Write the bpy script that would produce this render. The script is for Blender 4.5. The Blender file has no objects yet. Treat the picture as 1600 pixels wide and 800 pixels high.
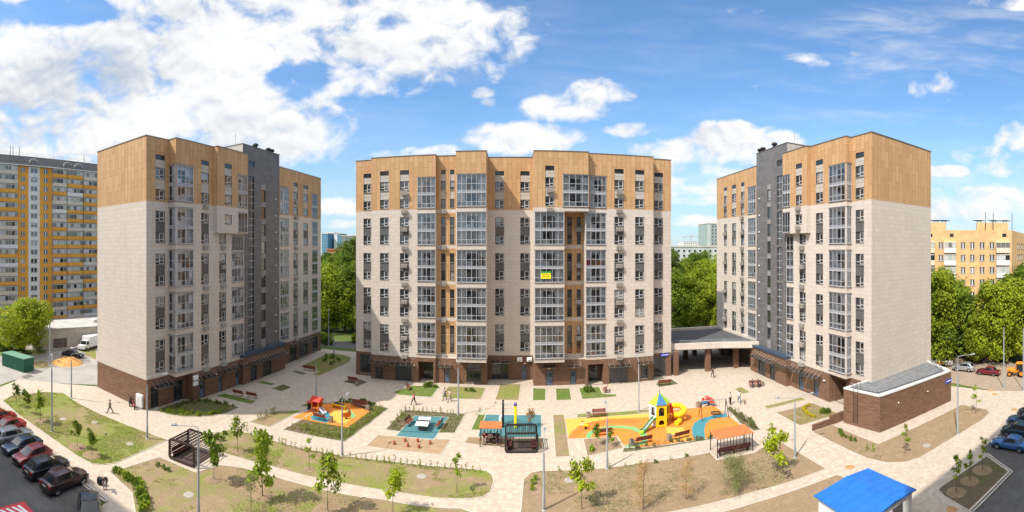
import bpy, bmesh, math, random
from math import sin, cos, tan, pi, atan2, sqrt, radians
from mathutils import Vector, Matrix, noise

S = bpy.context.scene
COL = S.collection
RND = random.Random(7)
F = 680.0        # panorama scale: photo pixels per radian
HC = 21.6        # eye height above the yard, metres
HOR = 391.0      # horizon row in the photo

# ------------------------------------------------------------------ camera, sky, sun, exposure
cam = bpy.data.cameras.new('camera')
cam.type = 'PANO'
cam.panorama_type = 'CENTRAL_CYLINDRICAL'
cam.central_cylindrical_range_u_min = -800 / F
cam.central_cylindrical_range_u_max = 800 / F
cam.central_cylindrical_range_v_min = -(800 - HOR) / F
cam.central_cylindrical_range_v_max = HOR / F
cam.central_cylindrical_radius = 1.0
cam.clip_start = 0.1
cam.clip_end = 6000
camo = bpy.data.objects.new('camera', cam)
COL.objects.link(camo)
camo.location = (0, 0, HC)
camo.rotation_euler = (pi / 2, 0, 0)
S.camera = camo

SUN_EL = radians(51)
SUN_AZ = radians(235)      # clockwise from +Y (north): the sun stands behind the viewer's left shoulder
sd = Vector((sin(SUN_AZ) * cos(SUN_EL), cos(SUN_AZ) * cos(SUN_EL), sin(SUN_EL)))
sun = bpy.data.lights.new('sun', 'SUN')
sun.energy = 4.0
sun.angle = radians(0.5)
sun.color = (1.0, 0.925, 0.82)
suno = bpy.data.objects.new('sun', sun)
COL.objects.link(suno)
suno.rotation_euler = (-sd).to_track_quat('-Z', 'Y').to_euler()
suno.location = (0, 0, 120)

S.view_settings.view_transform = 'Standard'
S.view_settings.look = 'None'
S.view_settings.gamma = 1.0
S.view_settings.use_curve_mapping = False
S.view_settings.exposure = 0.56
S.render.engine = 'CYCLES'
S.cycles.max_bounces = 6
S.cycles.transparent_max_bounces = 12
S.cycles.use_denoising = True

class NT:
    """small helper around a node tree"""
    def __init__(s, tree):
        s.t = tree
        s.n = tree.nodes
        s.l = tree.links
    def new(s, typ, **kw):
        n = s.n.new(typ)
        for k, v in kw.items():
            setattr(n, k, v)
        return n
    def put(s, sock, v):
        if isinstance(v, bpy.types.NodeSocket):
            s.l.new(v, sock)
        elif v is not None:
            sock.default_value = v
    def math(s, op, a, b=None, c=None, clamp=False):
        n = s.new('ShaderNodeMath', operation=op, use_clamp=clamp)
        for i, v in enumerate((a, b, c)):
            if v is not None:
                s.put(n.inputs[i], v)
        return n.outputs[0]
    def mix(s, f, a, b, blend='MIX'):
        n = s.new('ShaderNodeMix', data_type='RGBA', blend_type=blend)
        s.put(n.inputs[0], f)
        s.put(n.inputs[6], a if isinstance(a, bpy.types.NodeSocket) else (*a[:3], 1))
        s.put(n.inputs[7], b if isinstance(b, bpy.types.NodeSocket) else (*b[:3], 1))
        return n.outputs[2]
    def smooth(s, v, lo, hi, a=0.0, b=1.0):
        n = s.new('ShaderNodeMapRange', interpolation_type='SMOOTHSTEP')
        s.put(n.inputs[0], v)
        for i, x in enumerate((lo, hi, a, b)):
            s.put(n.inputs[i + 1], x)
        return n.outputs[0]
    def noise(s, vec, scale, detail=4, rough=0.55, dist=0.0):
        n = s.new('ShaderNodeTexNoise')
        s.put(n.inputs['Vector'], vec)
        n.inputs['Scale'].default_value = scale
        n.inputs['Detail'].default_value = detail
        n.inputs['Roughness'].default_value = rough
        n.inputs['Distortion'].default_value = dist
        return n.outputs['Fac']
    def xyz(s, x, y, z):
        n = s.new('ShaderNodeCombineXYZ')
        for i, v in enumerate((x, y, z)):
            s.put(n.inputs[i], v)
        return n.outputs[0]
    def sep(s, v):
        n = s.new('ShaderNodeSeparateXYZ')
        s.put(n.inputs[0], v)
        return n.outputs

CL_HI = (5.55, 5.55, 5.55); CL_LO = (2.9, 3.3, 3.9); SKY_TINT = (0.80, 1.05, 1.20)
# ---- sky with drifting cumulus, laid out over azimuth and elevation
w = bpy.data.worlds.new('World')
S.world = w
w.use_nodes = True
t = NT(w.node_tree)
for n in list(t.n):
    t.n.remove(n)
wo = t.new('ShaderNodeOutputWorld')
bg = t.new('ShaderNodeBackground')
bg.inputs['Strength'].default_value = 0.125
t.l.new(bg.outputs[0], wo.inputs[0])
sky = t.new('ShaderNodeTexSky', sky_type='NISHITA')
sky.sun_disc = False
sky.sun_elevation = SUN_EL
sky.sun_rotation = SUN_AZ
sky.air_density = 1.0
sky.dust_density = 0.6
sky.ozone_density = 2.0
tc = t.new('ShaderNodeTexCoord')
x, y, z = t.sep(tc.outputs['Generated'])
az = t.math('ARCTAN2', x, y)
hyp = t.math('SQRT', t.math('ADD', t.math('MULTIPLY', x, x), t.math('MULTIPLY', y, y)))
el = t.math('DIVIDE', z, t.math('MAXIMUM', hyp, 0.02))
U = t.math('MULTIPLY', az, 6.8)         # hundreds of photo pixels
V = t.math('MULTIPLY', el, 6.8)
pv = t.xyz(U, t.math('MULTIPLY', V, 1.35), 0.0)
n0 = t.noise(pv, 0.55, 4, 0.55, 0.2)
nf = t.noise(pv, 1.9, 8, 0.58, 0.35)
n1 = t.math('ADD', t.math('MULTIPLY', n0, 0.5), t.math('MULTIPLY', nf, 0.5))
pv2 = t.xyz(t.math('ADD', U, 0.05), t.math('ADD', t.math('MULTIPLY', V, 1.35), 0.16), 0.0)
n2 = t.math('ADD', t.math('MULTIPLY', t.noise(pv2, 0.55, 4, 0.55, 0.2), 0.5), t.math('MULTIPLY', t.noise(pv2, 1.9, 5, 0.58, 0.35), 0.5))
nb = t.noise(t.xyz(U, t.math('MULTIPLY', V, 2.0), 3.7), 0.33, 3, 0.5, 0.0)

def ell(cx, cy, rx, ry, wt, sharp=1.0):
    a = t.math('MULTIPLY', t.math('SUBTRACT', U, (cx - 800) / 100), 100 / rx)
    b = t.math('MULTIPLY', t.math('SUBTRACT', V, (HOR - cy) / 100), 100 / ry)
    d = t.math('ADD', t.math('MULTIPLY', a, a), t.math('MULTIPLY', b, b))
    return t.math('MULTIPLY', t.smooth(d, 1.0 + sharp * 1.1, 1.0 - sharp * 0.9), wt)
CL = [(250, 60, 430, 140, .73), (90, 200, 330, 120, .76), (390, 200, 180, 66, .70), (330, 70, 200, 70, .85), (640, 55, 190, 72, .74),
      (560, 110, 90, 50, .6),
      (890, 168, 82, 24, .72), (920, 146, 66, 24, .75), (965, 150, 44, 16, .6), (815, 216, 95, 26, .78), (780, 205, 40, 14, .5), (860, 222, 60, 14, .5), (990, 202, 46, 14, .72), (1100, 234, 115, 26, .8), (1140, 212, 66, 22, .75), (1195, 222, 60, 18, .65),
      (752, 145, 24, 10, .45), (765, 160, 16, 8, .4), (640, 240, 60, 12, .6), (1085, 268, 150, 34, .6), (1480, 267, 38, 10, .75),
      (1250, 90, 34, 10, .42), (1275, 100, 20, 8, .35), (1340, 84, 20, 6, .38), (1590, 215, 34, 26, .6), (1560, 322, 130, 30, .6),
      (1540, 240, 60, 20, .45), (535, 322, 70, 16, .58), (520, 350, 60, 8, .5), (1085, 345, 70, 9, .55), (1070, 285, 110, 26, .62), (1100, 312, 80, 10, .5), (1140, 248, 90, 20, .6), (700, 235, 70, 10, .5), (1520, 300, 110, 10, .5), (1480, 350, 90, 8, .45), (1570, 262, 60, 14, .5), (40, 225, 120, 30, .5), (1575, 4, 60, 14, .6), (1470, 140, 40, 25, .33)]
mask = None
for c in CL:
    e = ell(*c)
    mask = e if mask is None else t.math('MAXIMUM', mask, e)
for c in [(470, 122, 46, 26, .40), (250, 40, 40, 14, .25), (560, 40, 60, 16, .22), (180, 250, 80, 12, .25), (70, 18, 110, 22, .5), (655, 250, 90, 35, .0)]:
    mask = t.math('SUBTRACT', mask, ell(*c))
# unseen broken cloud added overhead and behind the viewer for whiter fill light
aaz = t.math('ABSOLUTE', az)
over = t.math('MAXIMUM', t.smooth(V, 4.4, 8.0, 0.0, 0.62), t.smooth(aaz, 1.35, 1.9, 0.0, 0.55))
mask = t.math('MAXIMUM', mask, over)
field = t.math('ADD', t.math('MULTIPLY', mask, 0.95), t.math('MULTIPLY', t.math('SUBTRACT', n1, 0.5), 2.6))
dens = t.smooth(field, 0.26, 0.72)
# thin high streaks on the right
st = t.noise(t.xyz(t.math('ADD', U, t.math('MULTIPLY', V, 1.3)), t.math('MULTIPLY', V, 4.5), 9.1), 0.5, 6, 0.62, 0.4)
stm = t.math('MAXIMUM', ell(1450, 70, 230, 70, .62, 1.3), t.math('MAXIMUM', ell(1420, 160, 260, 70, .3, 1.3), ell(620, 320, 420, 70, .5, 1.3)))
stm = t.math('MAXIMUM', stm, ell(1340, 330, 420, 60, .62, 1.3))
stm = t.math('MAXIMUM', stm, 0.16)
wisp = t.math('MULTIPLY', t.smooth(st, 0.42, 0.8), stm)
dens = t.math('MAXIMUM', dens, wisp, clamp=True)
shade = t.math('ADD', t.math('MULTIPLY', t.math('SUBTRACT', n2, n1), 1.9), t.math('MULTIPLY', t.math('SUBTRACT', nb, 0.42), 1.5))
shade = t.math('ADD', shade, t.math('MULTIPLY', ell(90, 140, 130, 60, 1.0, 1.3), 0.42))
shade = t.math('ADD', shade, t.math('MULTIPLY', ell(330, 75, 200, 60, 1.0, 1.3), 0.12))
ccol = t.mix(t.smooth(shade, 0.0, 0.8), CL_HI, CL_LO)
hz = t.smooth(el, 0.36, 0.0)
skyt = t.mix(1.0, sky.outputs[0], SKY_TINT, 'MULTIPLY')
skyc = t.mix(t.math('MULTIPLY', hz, 0.72), skyt, (3.0, 3.9, 4.8))
# clouds towards the sun and overhead brightened to add fill light
dt = t.new('ShaderNodeVectorMath', operation='DOT_PRODUCT')
nv = t.new('ShaderNodeVectorMath', operation='NORMALIZE')
t.l.new(tc.outputs['Generated'], nv.inputs[0]); t.l.new(nv.outputs[0], dt.inputs[0]); dt.inputs[1].default_value = sd
glow = t.math('ADD', t.smooth(dt.outputs['Value'], 0.66, 0.98, 1.0, 3.2), t.smooth(el, 0.62, 1.5, 0.0, 0.6))
gm = t.new('ShaderNodeVectorMath', operation='SCALE'); t.l.new(ccol, gm.inputs[0]); t.l.new(glow, gm.inputs['Scale'])
fin = t.mix(dens, skyc, gm.outputs[0])
t.l.new(fin, bg.inputs['Color'])

# ------------------------------------------------------------------ pixels to places
def TH(px):
    return (px - 800.0) / F
def G(px, py, z=0.0):
    """the point at height z that the photo shows at pixel (px, py)"""
    r = F * (HC - z) / (py - HOR)
    return Vector((r * sin(TH(px)), r * cos(TH(px)), z))
def ZAT(p, py):
    """height shown at row py for a point standing at ground position p"""
    return HC - (py - HOR) * sqrt(p[0] ** 2 + p[1] ** 2) / F

# ------------------------------------------------------------------ materials
MATS = {}
def mat(name, col=(.5, .5, .5), rough=.8, metal=0.0, spec=.3, build=None):
    if name in MATS:
        return MATS[name]
    m = bpy.data.materials.new(name)
    m.use_nodes = True
    T = NT(m.node_tree)
    b = T.n['Principled BSDF']
    b.inputs['Base Color'].default_value = (*col, 1)
    b.inputs['Roughness'].default_value = rough
    b.inputs['Metallic'].default_value = metal
    b.inputs['Specular IOR Level'].default_value = spec
    if build:
        build(T, b)
    MATS[name] = m
    return m
def objco(T):
    return T.new('ShaderNodeTexCoord').outputs['Object']
def geopos(T):
    return T.new('ShaderNodeNewGeometry').outputs['Position']
def speckle(T, b, col, amt=.25, scale=3.0, dirt=None):
    """colour broken up by two scales of noise"""
    p = geopos(T)
    n = T.noise(p, scale, 5, .6)
    c = T.mix(T.smooth(n, .3, .7), tuple(v * (1 - amt) for v in col), tuple(min(1, v * (1 + amt)) for v in col))
    n3 = T.noise(p, scale * .13, 3, .6)
    c = T.mix(T.smooth(n3, .35, .75, 0, .35), c, dirt or tuple(v * .72 for v in col))
    T.l.new(c, b.inputs['Base Color'])
    return c
def speck(name, col, rough=.85, amt=.25, scale=3.0, dirt=None, spec=.25, metal=0.0):
    return mat(name, col, rough, metal, spec, lambda T, b: speckle(T, b, col, amt, scale, dirt))

def brickmap(T, along, up, bw, bh, mortar, c1, c2, cm, offset=.5):
    n = T.new('ShaderNodeTexBrick')
    n.offset = offset
    n.inputs['Scale'].default_value = 1.0
    n.inputs['Brick Width'].default_value = bw
    n.inputs['Row Height'].default_value = bh
    n.inputs['Mortar Size'].default_value = mortar
    n.inputs['Mortar Smooth'].default_value = .1
    n.inputs['Bias'].default_value = 0.0
    for k, c in (('Color1', c1), ('Color2', c2), ('Mortar', cm)):
        n.inputs[k].default_value = (*c, 1)
    T.put(n.inputs['Vector'], T.xyz(along, up, 0.0))
    return n
def wallco(T):
    x, y, z = T.sep(geopos(T))
    nx, ny, nz = T.sep(T.new('ShaderNodeNewGeometry').outputs['True Normal'])
    side = T.math('GREATER_THAN', T.math('ABSOLUTE', nx), 0.7)
    u = T.math('ADD', T.math('MULTIPLY', x, T.math('SUBTRACT', 1.0, side)), T.math('MULTIPLY', y, side))
    return u, z
def m_stone(T, b):
    u, z = wallco(T)
    n = brickmap(T, u, z, 1.2, .6, .03, (.55, .485, .425), (.60, .535, .475), (.47, .41, .355))
    nz = T.noise(T.xyz(T.math('MULTIPLY', u, 1.2), T.math('MULTIPLY', z, 2.0), 0.0), 1.6, 5, .65)
    c = T.mix(T.smooth(nz, .3, .8, 0, .4), n.outputs['Color'], (.43, .375, .325))
    big = T.noise(T.xyz(u, T.math('MULTIPLY', z, .35), 1.0), .25, 3, .6)
    c = T.mix(T.smooth(big, .45, .8, 0, .3), c, (.47, .425, .375))
    stk = T.noise(T.xyz(T.math('MULTIPLY', u, 1.6), T.math('MULTIPLY', z, .07), 2.0), 1.0, 4, .6)
    c = T.mix(T.smooth(stk, .5, .75, 0, .28), c, (.38, .335, .29))
    T.l.new(c, b.inputs['Base Color'])
    bp = T.new('ShaderNodeBump'); bp.inputs['Strength'].default_value = .25; bp.inputs['Distance'].default_value = .02
    T.l.new(n.outputs['Fac'], bp.inputs['Height']); bp.invert = True
    T.l.new(bp.outputs[0], b.inputs['Normal'])
def m_clad(T, b):
    u, z = wallco(T)
    n = brickmap(T, z, u, 2.4, .8, .04, (.445, .262, .122), (.54, .34, .175), (.33, .19, .09), .37)
    g = T.noise(T.xyz(T.math('MULTIPLY', u, 9.0), T.math('MULTIPLY', z, .5), 0.0), 1.0, 6, .65, .3)
    c = T.mix(T.smooth(g, .35, .8, 0, .5), n.outputs['Color'], (.39, .22, .10))
    T.l.new(c, b.inputs['Base Color'])
def m_brick(T, b):
    u, z = wallco(T)
    n = brickmap(T, u, z, .75, .16, .012, (.13, .07, .045), (.21, .115, .072), (.09, .06, .045), .43)
    g = T.noise(T.xyz(T.math('MULTIPLY', u, .8), T.math('MULTIPLY', z, 4.0), 0.0), 1.5, 5, .65)
    c = T.mix(T.smooth(g, .35, .75, 0, .5), n.outputs['Color'], (.24, .135, .085))
    T.l.new(c, b.inputs['Base Color'])
def m_dark(T, b):
    u, z = wallco(T)
    n = brickmap(T, u, z, 1.1, .5, .02, (.125, .12, .12), (.165, .158, .158), (.08, .078, .078), .5)
    T.l.new(n.outputs['Color'], b.inputs['Base Color'])
M_STONE = mat('stone_cladding', rough=.75, build=m_stone)
M_CLAD = mat('timber_look_cladding', rough=.6, build=m_clad)
M_BRICK = mat('brown_brick', rough=.85, build=m_brick)
M_DARK = mat('dark_tower_cladding', rough=.5, build=m_dark)
M_PANEL = speck('pale_infill_panel', (.46, .42, .37), .7, .1)
M_DPANEL = speck('grey_infill_panel', (.12, .112, .108), .6, .15)
M_FRAME = mat('grey_window_frame', (.47, .47, .48), .45)
M_FRAMED = mat('dark_window_frame', (.075, .075, .08), .5)
M_ALU = mat('aluminium_frame', (.47, .49, .53), .45, .1)
M_COPING = mat('metal_coping', (.20, .17, .15), .5, .3)
M_ROOF = speck('bitumen_roof', (.16, .165, .17), .9, .25, 1.5)
M_PLASTER = speck('balcony_plaster', (.88, .87, .85), .9, .06)
M_STEEL = mat('galvanised_steel', (.36, .38, .40), .45, .5)
M_LAMP = mat('lamp_post_grey', (.33, .35, .37), .5, .2)
M_WHITE = mat('white_paint', (.78, .78, .77), .5)
M_BLACK = mat('black_metal', (.025, .024, .024), .5)
M_BLUEDOOR = mat('blue_grey_door', (.10, .13, .19), .5)

def m_pane(T, b):
    r = T.new('ShaderNodeObjectInfo').outputs['Random']
    x, y, z = T.sep(objco(T))
    # curtains or blinds behind some panes, seen through the glass
    cur = T.math('GREATER_THAN', T.math('FRACT', T.math('MULTIPLY', r, 7.31)), .80)
    hi = T.smooth(T.math('ADD', T.math('MULTIPLY', z, .55), T.math('MULTIPLY', T.math('SUBTRACT', r, .5), 1.2)), .3, .36)
    fold = T.math('MULTIPLY', T.math('ADD', T.math('SINE', T.math('MULTIPLY', x, 42.0)), 3.0), .25)
    cc = T.mix(fold, (.12, .115, .105), (.30, .29, .27))
    c = T.mix(T.math('MULTIPLY', cur, hi), (.013, .014, .016), cc)
    c = T.mix(T.math('GREATER_THAN', T.math('FRACT', T.math('MULTIPLY', r, 17.7)), .75), c, (.045, .042, .038))
    T.l.new(c, b.inputs['Base Color'])
    b.inputs['Roughness'].default_value = .06
    b.inputs['Specular IOR Level'].default_value = 1.0
    b.inputs['Coat Weight'].default_value = 1.0
    b.inputs['Coat Roughness'].default_value = .03
M_PANE = mat('window_pane', (.02, .02, .02), .06, build=m_pane)
M_PANED = mat('dark_shop_glass', (.02, .024, .028), .05, 0, .7)
def glassmat(name, tint, transp, rough=.03):
    m = bpy.data.materials.new(name)
    m.use_nodes = True
    T = NT(m.node_tree)
    T.n.remove(T.n['Principled BSDF'])
    o = T.n['Material Output']
    tr = T.new('ShaderNodeBsdfTransparent'); tr.inputs[0].default_value = (*tint, 1)
    gl = T.new('ShaderNodeBsdfGlossy'); gl.inputs['Roughness'].default_value = rough
    gl.inputs['Color'].default_value = (.95, .97, 1, 1)
    lw = T.new('ShaderNodeFresnel'); lw.inputs['IOR'].default_value = 1.5
    mx = T.new('ShaderNodeMixShader')
    T.put(mx.inputs[0], T.math('ADD', T.math('MULTIPLY', lw.outputs[0], 1.3), 1 - transp, clamp=True))
    T.l.new(tr.outputs[0], mx.inputs[1]); T.l.new(gl.outputs[0], mx.inputs[2])
    T.l.new(mx.outputs[0], o.inputs['Surface'])
    MATS[name] = m
    return m
M_GLASS = glassmat('balcony_glass', (.97, .98, .985), .975)
M_CANOPY = glassmat('canopy_glass', (.62, .74, .68), .90, .12)

# ------------------------------------------------------------------ mesh collecting
class MB:
    def __init__(s):
        s.v = []; s.f = []; s.m = []; s.mats = []; s.sm = []
    def mi(s, m):
        if m not in s.mats:
            s.mats.append(m)
        return s.mats.index(m)
    def face(s, pts, m, smooth=False):
        i = len(s.v)
        s.v.extend([tuple(p) for p in pts])
        s.f.append(tuple(range(i, i + len(pts))))
        s.m.append(s.mi(m)); s.sm.append(smooth)
    def mesh(s, verts, faces, m, smooth=False):
        i = len(s.v)
        s.v.extend([tuple(p) for p in verts])
        k = s.mi(m)
        for f in faces:
            s.f.append(tuple(i + a for a in f)); s.m.append(k); s.sm.append(smooth)
    def box(s, a, b, m, M=None):
        x0, y0, z0 = a; x1, y1, z1 = b
        v = [(x0, y0, z0), (x1, y0, z0), (x1, y1, z0), (x0, y1, z0), (x0, y0, z1), (x1, y0, z1), (x1, y1, z1), (x0, y1, z1)]
        if M is not None:
            v = [M @ Vector(p) for p in v]
        s.mesh(v, [(0, 3, 2, 1), (4, 5, 6, 7), (0, 1, 5, 4), (1, 2, 6, 5), (2, 3, 7, 6), (3, 0, 4, 7)], m)
    def bbox(s, a, b, m, bev=.03, M=None):
        """a box with chamfered vertical and top edges"""
        x0, y0, z0 = a; x1, y1, z1 = b
        e = min(bev, (x1 - x0) * .45, (y1 - y0) * .45, (z1 - z0) * .45)
        def ring(z, i):
            return [(x0 + e + i, y0 + i, z), (x1 - e - i, y0 + i, z), (x1 - i, y0 + e + i, z), (x1 - i, y1 - e - i, z), (x1 - e - i, y1 - i, z), (x0 + e + i, y1 - i, z), (x0 + i, y1 - e - i, z), (x0 + i, y0 + e + i, z)]
        v = ring(z0 + e, 0) + ring(z1 - e, 0) + ring(z1, e * .7) + ring(z0, e * .7)
        if M is not None:
            v = [M @ Vector(p) for p in v]
        f = []
        for k in range(8):
            j = (k + 1) % 8
            f += [(k, j, 8 + j, 8 + k), (8 + k, 8 + j, 16 + j, 16 + k), (24 + k, 24 + j, j, k)]
        f += [tuple(range(16, 24)), tuple(range(31, 23, -1))]
        s.mesh(v, f, m)
    def tube(s, pts, r, m, n=8, smooth=True, cap=True):
        pts = [Vector(p) for p in pts]
        rs = r if isinstance(r, (list, tuple)) else [r] * len(pts)
        rings = []
        up = Vector((0, 0, 1))
        for i, p in enumerate(pts):
            d = (pts[min(i + 1, len(pts) - 1)] - pts[max(i - 1, 0)]).normalized()
            a = d.cross(up)
            if a.length < 1e-3:
                a = d.cross(Vector((0, 1, 0)))
            a.normalize()
            b = a.cross(d).normalized()
            rings.append([p + (a * cos(2 * pi * k / n) + b * sin(2 * pi * k / n)) * rs[i] for k in range(n)])
        v = [q for ring in rings for q in ring]
        f = []
        for i in range(len(pts) - 1):
            for k in range(n):
                j = (k + 1) % n
                f.append((i * n + k, i * n + j, (i + 1) * n + j, (i + 1) * n + k))
        s.mesh(v, f, m, smooth)
        if cap:
            s.face(rings[0][::-1], m); s.face(rings[-1], m)
    def lathe(s, prof, m, n=16, c=(0, 0, 0), smooth=True):
        v = []
        for r, z in prof:
            v += [(c[0] + r * cos(2 * pi * k / n), c[1] + r * sin(2 * pi * k / n), c[2] + z) for k in range(n)]
        f = []
        for i in range(len(prof) - 1):
            for k in range(n):
                j = (k + 1) % n
                f.append((i * n + k, i * n + j, (i + 1) * n + j, (i + 1) * n + k))
        s.mesh(v, f, m, smooth)
    def prism(s, poly, z0, z1, m):
        n = len(poly)
        v = [(p[0], p[1], z0) for p in poly] + [(p[0], p[1], z1) for p in poly]
        f = [tuple(range(n - 1, -1, -1)), tuple(range(n, 2 * n))]
        for k in range(n):
            j = (k + 1) % n
            f.append((k, j, n + j, n + k))
        s.mesh(v, f, m)
    def ball(s, c, r, m, n=10, k=6, sq=(1, 1, 1)):
        prof = [(r * sin(pi * i / k), -r * cos(pi * i / k)) for i in range(k + 1)]
        v = []
        for rr, zz in prof:
            v += [(c[0] + sq[0] * max(rr, 1e-4) * cos(2 * pi * q / n), c[1] + sq[1] * max(rr, 1e-4) * sin(2 * pi * q / n), c[2] + sq[2] * zz) for q in range(n)]
        f = []
        for i in range(k):
            for q in range(n):
                j = (q + 1) % n
                f.append((i * n + q, i * n + j, (i + 1) * n + j, (i + 1) * n + q))
        s.mesh(v, f, m, True)
    def build(s, name, parent=None, off=None, tri=False):
        me = bpy.data.meshes.new(name)
        vs = s.v if off is None else [(p[0] - off[0], p[1] - off[1], p[2] - off[2]) for p in s.v]
        me.from_pydata(vs, [], s.f)
        for m in s.mats:
            me.materials.append(m)
        me.polygons.foreach_set('material_index', s.m)
        me.polygons.foreach_set('use_smooth', s.sm)
        me.update()
        o = bpy.data.objects.new(name, me)
        COL.objects.link(o)
        if parent is not None:
            o.parent = parent
        return o

def tag(o, label=None, cat=None, group=None, kind=None):
    if label: o['label'] = label
    if cat: o['category'] = cat
    if group: o['group'] = group
    if kind: o['kind'] = kind
    return o
def thing(name, label, cat, loc=(0, 0, 0), rz=0.0, group=None):
    o = bpy.data.objects.new(name, None)
    COL.objects.link(o)
    o.empty_display_size = .3
    o.location = loc
    o.rotation_euler = (0, 0, rz)
    return tag(o, label, cat, group)
def kids(o):
    return [c for c in ALLKIDS.get(o.name, [])] if False else list(o.children)
def dup(o, loc=None, rz=None, label=None, group=None, scale=None, parent=None):
    """a copy of a thing together with copies of its parts and sub-parts"""
    c = o.copy()
    COL.objects.link(c)
    if parent is not None: c.parent = parent
    if loc is not None: c.location = loc
    if rz is not None: c.rotation_euler = (0, 0, rz)
    if label: c['label'] = label
    if group: c['group'] = group
    if scale is not None: c.scale = (scale,) * 3 if not isinstance(scale, (tuple, list)) else scale
    for ch in list(o.children):
        dup(ch, parent=c)
    return c
def struct(mb, name):
    return tag(mb.build(name), kind='structure')
# ------------------------------------------------------------------ ground
def m_paving(T, b):
    p = geopos(T)
    x, y, z = T.sep(p)
    n = brickmap(T, x, y, .42, .21, .012, (.43, .365, .295), (.52, .45, .375), (.31, .255, .205))
    cell = T.noise(T.xyz(T.math('FLOOR', T.math('MULTIPLY', x, 2.4)), T.math('FLOOR', T.math('MULTIPLY', y, 2.4)), 0.0), .9, 2, .5)
    c = T.mix(T.smooth(cell, .40, .62, 0, .7), n.outputs['Color'], (.385, .305, .235))
    big = T.noise(p, .09, 4, .6)
    c = T.mix(T.smooth(big, .42, .7, 0, .35), c, (.36, .315, .265))
    mid = T.noise(p, .7, 5, .7)
    c = T.mix(T.smooth(mid, .55, .75, 0, .35), c, (.33, .275, .225))
    jx = T.math('ABSOLUTE', T.math('SUBTRACT', T.math('FRACT', T.math('MULTIPLY', x, .3)), .5)); jy = T.math('ABSOLUTE', T.math('SUBTRACT', T.math('FRACT', T.math('MULTIPLY', y, .3)), .5))
    j = T.math('MAXIMUM', jx, jy)
    c = T.mix(T.smooth(j, .485, .495, 0, .35), c, (.30, .25, .20))
    T.l.new(c, b.inputs['Base Color'])
def m_asph(T, b):
    p = geopos(T)
    n = T.noise(p, 9, 5, .7)
    c = T.mix(n, (.065, .062, .06), (.13, .125, .12))
    big = T.noise(p, .25, 4, .6)
    c = T.mix(T.smooth(big, .45, .65, 0, .5), c, (.15, .143, .135))
    x, y, z = T.sep(p)
    crack = T.noise(T.xyz(T.math('MULTIPLY', x, .3), y, 0.), .8, 6, .7, .6)
    c = T.mix(T.smooth(T.math('ABSOLUTE', T.math('SUBTRACT', crack, .5)), .012, .0, 0, .6), c, (.02, .02, .02))
    T.l.new(c, b.inputs['Base Color'])
def m_oldasph(T, b):
    p = geopos(T)
    n = T.noise(p, 5, 5, .7)
    c = T.mix(n, (.28, .255, .23), (.38, .355, .325))
    big = T.noise(p, .22, 5, .65)
    c = T.mix(T.smooth(big, .4, .7, 0, .6), c, (.22, .20, .185))
    T.l.new(c, b.inputs['Base Color'])
def soilgrass(lo, hi, grass=(.155, .185, .04), soil=(.255, .185, .115)):
    def f(T, b):
        p = geopos(T)
        fine = T.noise(p, 7, 6, .75)
        mid = T.noise(p, 1.1, 5, .7, .3)
        big = T.noise(p, .16, 4, .65, .4)
        s = T.mix(T.smooth(fine, .3, .72), tuple(v * .66 for v in soil), tuple(v * 1.28 for v in soil))
        s = T.mix(T.smooth(mid, .45, .7, 0, .5), s, tuple(v * 1.35 for v in soil))
        g = T.mix(T.smooth(fine, .3, .7), tuple(v * .55 for v in grass), tuple(v * 1.5 for v in grass))
        g = T.mix(T.smooth(mid, .5, .72, 0, .55), g, (.29, .25, .09))
        k = T.math('ADD', T.math('ADD', T.math('MULTIPLY', big, .75), T.math('MULTIPLY', mid, .25)), T.math('MULTIPLY', T.math('SUBTRACT', fine, .5), .35))
        T.l.new(T.mix(T.smooth(k, lo, hi), s, g), b.inputs['Base Color'])
        bp = T.new('ShaderNodeBump'); bp.inputs['Strength'].default_value = .5; bp.inputs['Distance'].default_value = .06
        T.l.new(fine, bp.inputs['Height']); T.l.new(bp.outputs[0], b.inputs['Normal'])
    return f
M_PAVE = mat('paving_tiles', rough=.85, build=m_paving)
M_ASPH = mat('asphalt', rough=.9, build=m_asph)
M_OLDASPH = mat('worn_pale_asphalt', rough=.9, build=m_oldasph)
M_LAWN = mat('patchy_lawn', rough=.95, spec=.1, build=soilgrass(.38, .60))
M_THIN = mat('thin_grass_on_soil', rough=.95, spec=.1, build=soilgrass(.46, .62))
M_SOIL = mat('bare_soil', rough=.95, spec=.1, build=soilgrass(.60, .80))
M_LUSH = mat('fresh_lawn', rough=.95, spec=.1, build=soilgrass(.28, .46, (.095, .14, .03)))
M_DIRT = mat('dark_bed_soil', rough=.95, spec=.1, build=soilgrass(.45, .66, (.07, .105, .025), (.14, .105, .07)))
M_KERB = speck('pale_kerb_stone', (.50, .46, .40), .85, .12, 4)
def rubber(name, col):
    return speck(name, col, .9, .16, 6, tuple(v * .7 + .07 for v in col), .15)
M_ORANGE = rubber('orange_rubber', (.64, .205, .035))
M_YEL = rubber('yellow_rubber', (.72, .37, .07))
M_GREENR = rubber('green_rubber', (.17, .37, .15))
M_TEAL = rubber('teal_rubber', (.06, .175, .19))
M_TEALB = rubber('bright_teal_rubber', (.045, .215, .26))

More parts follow.
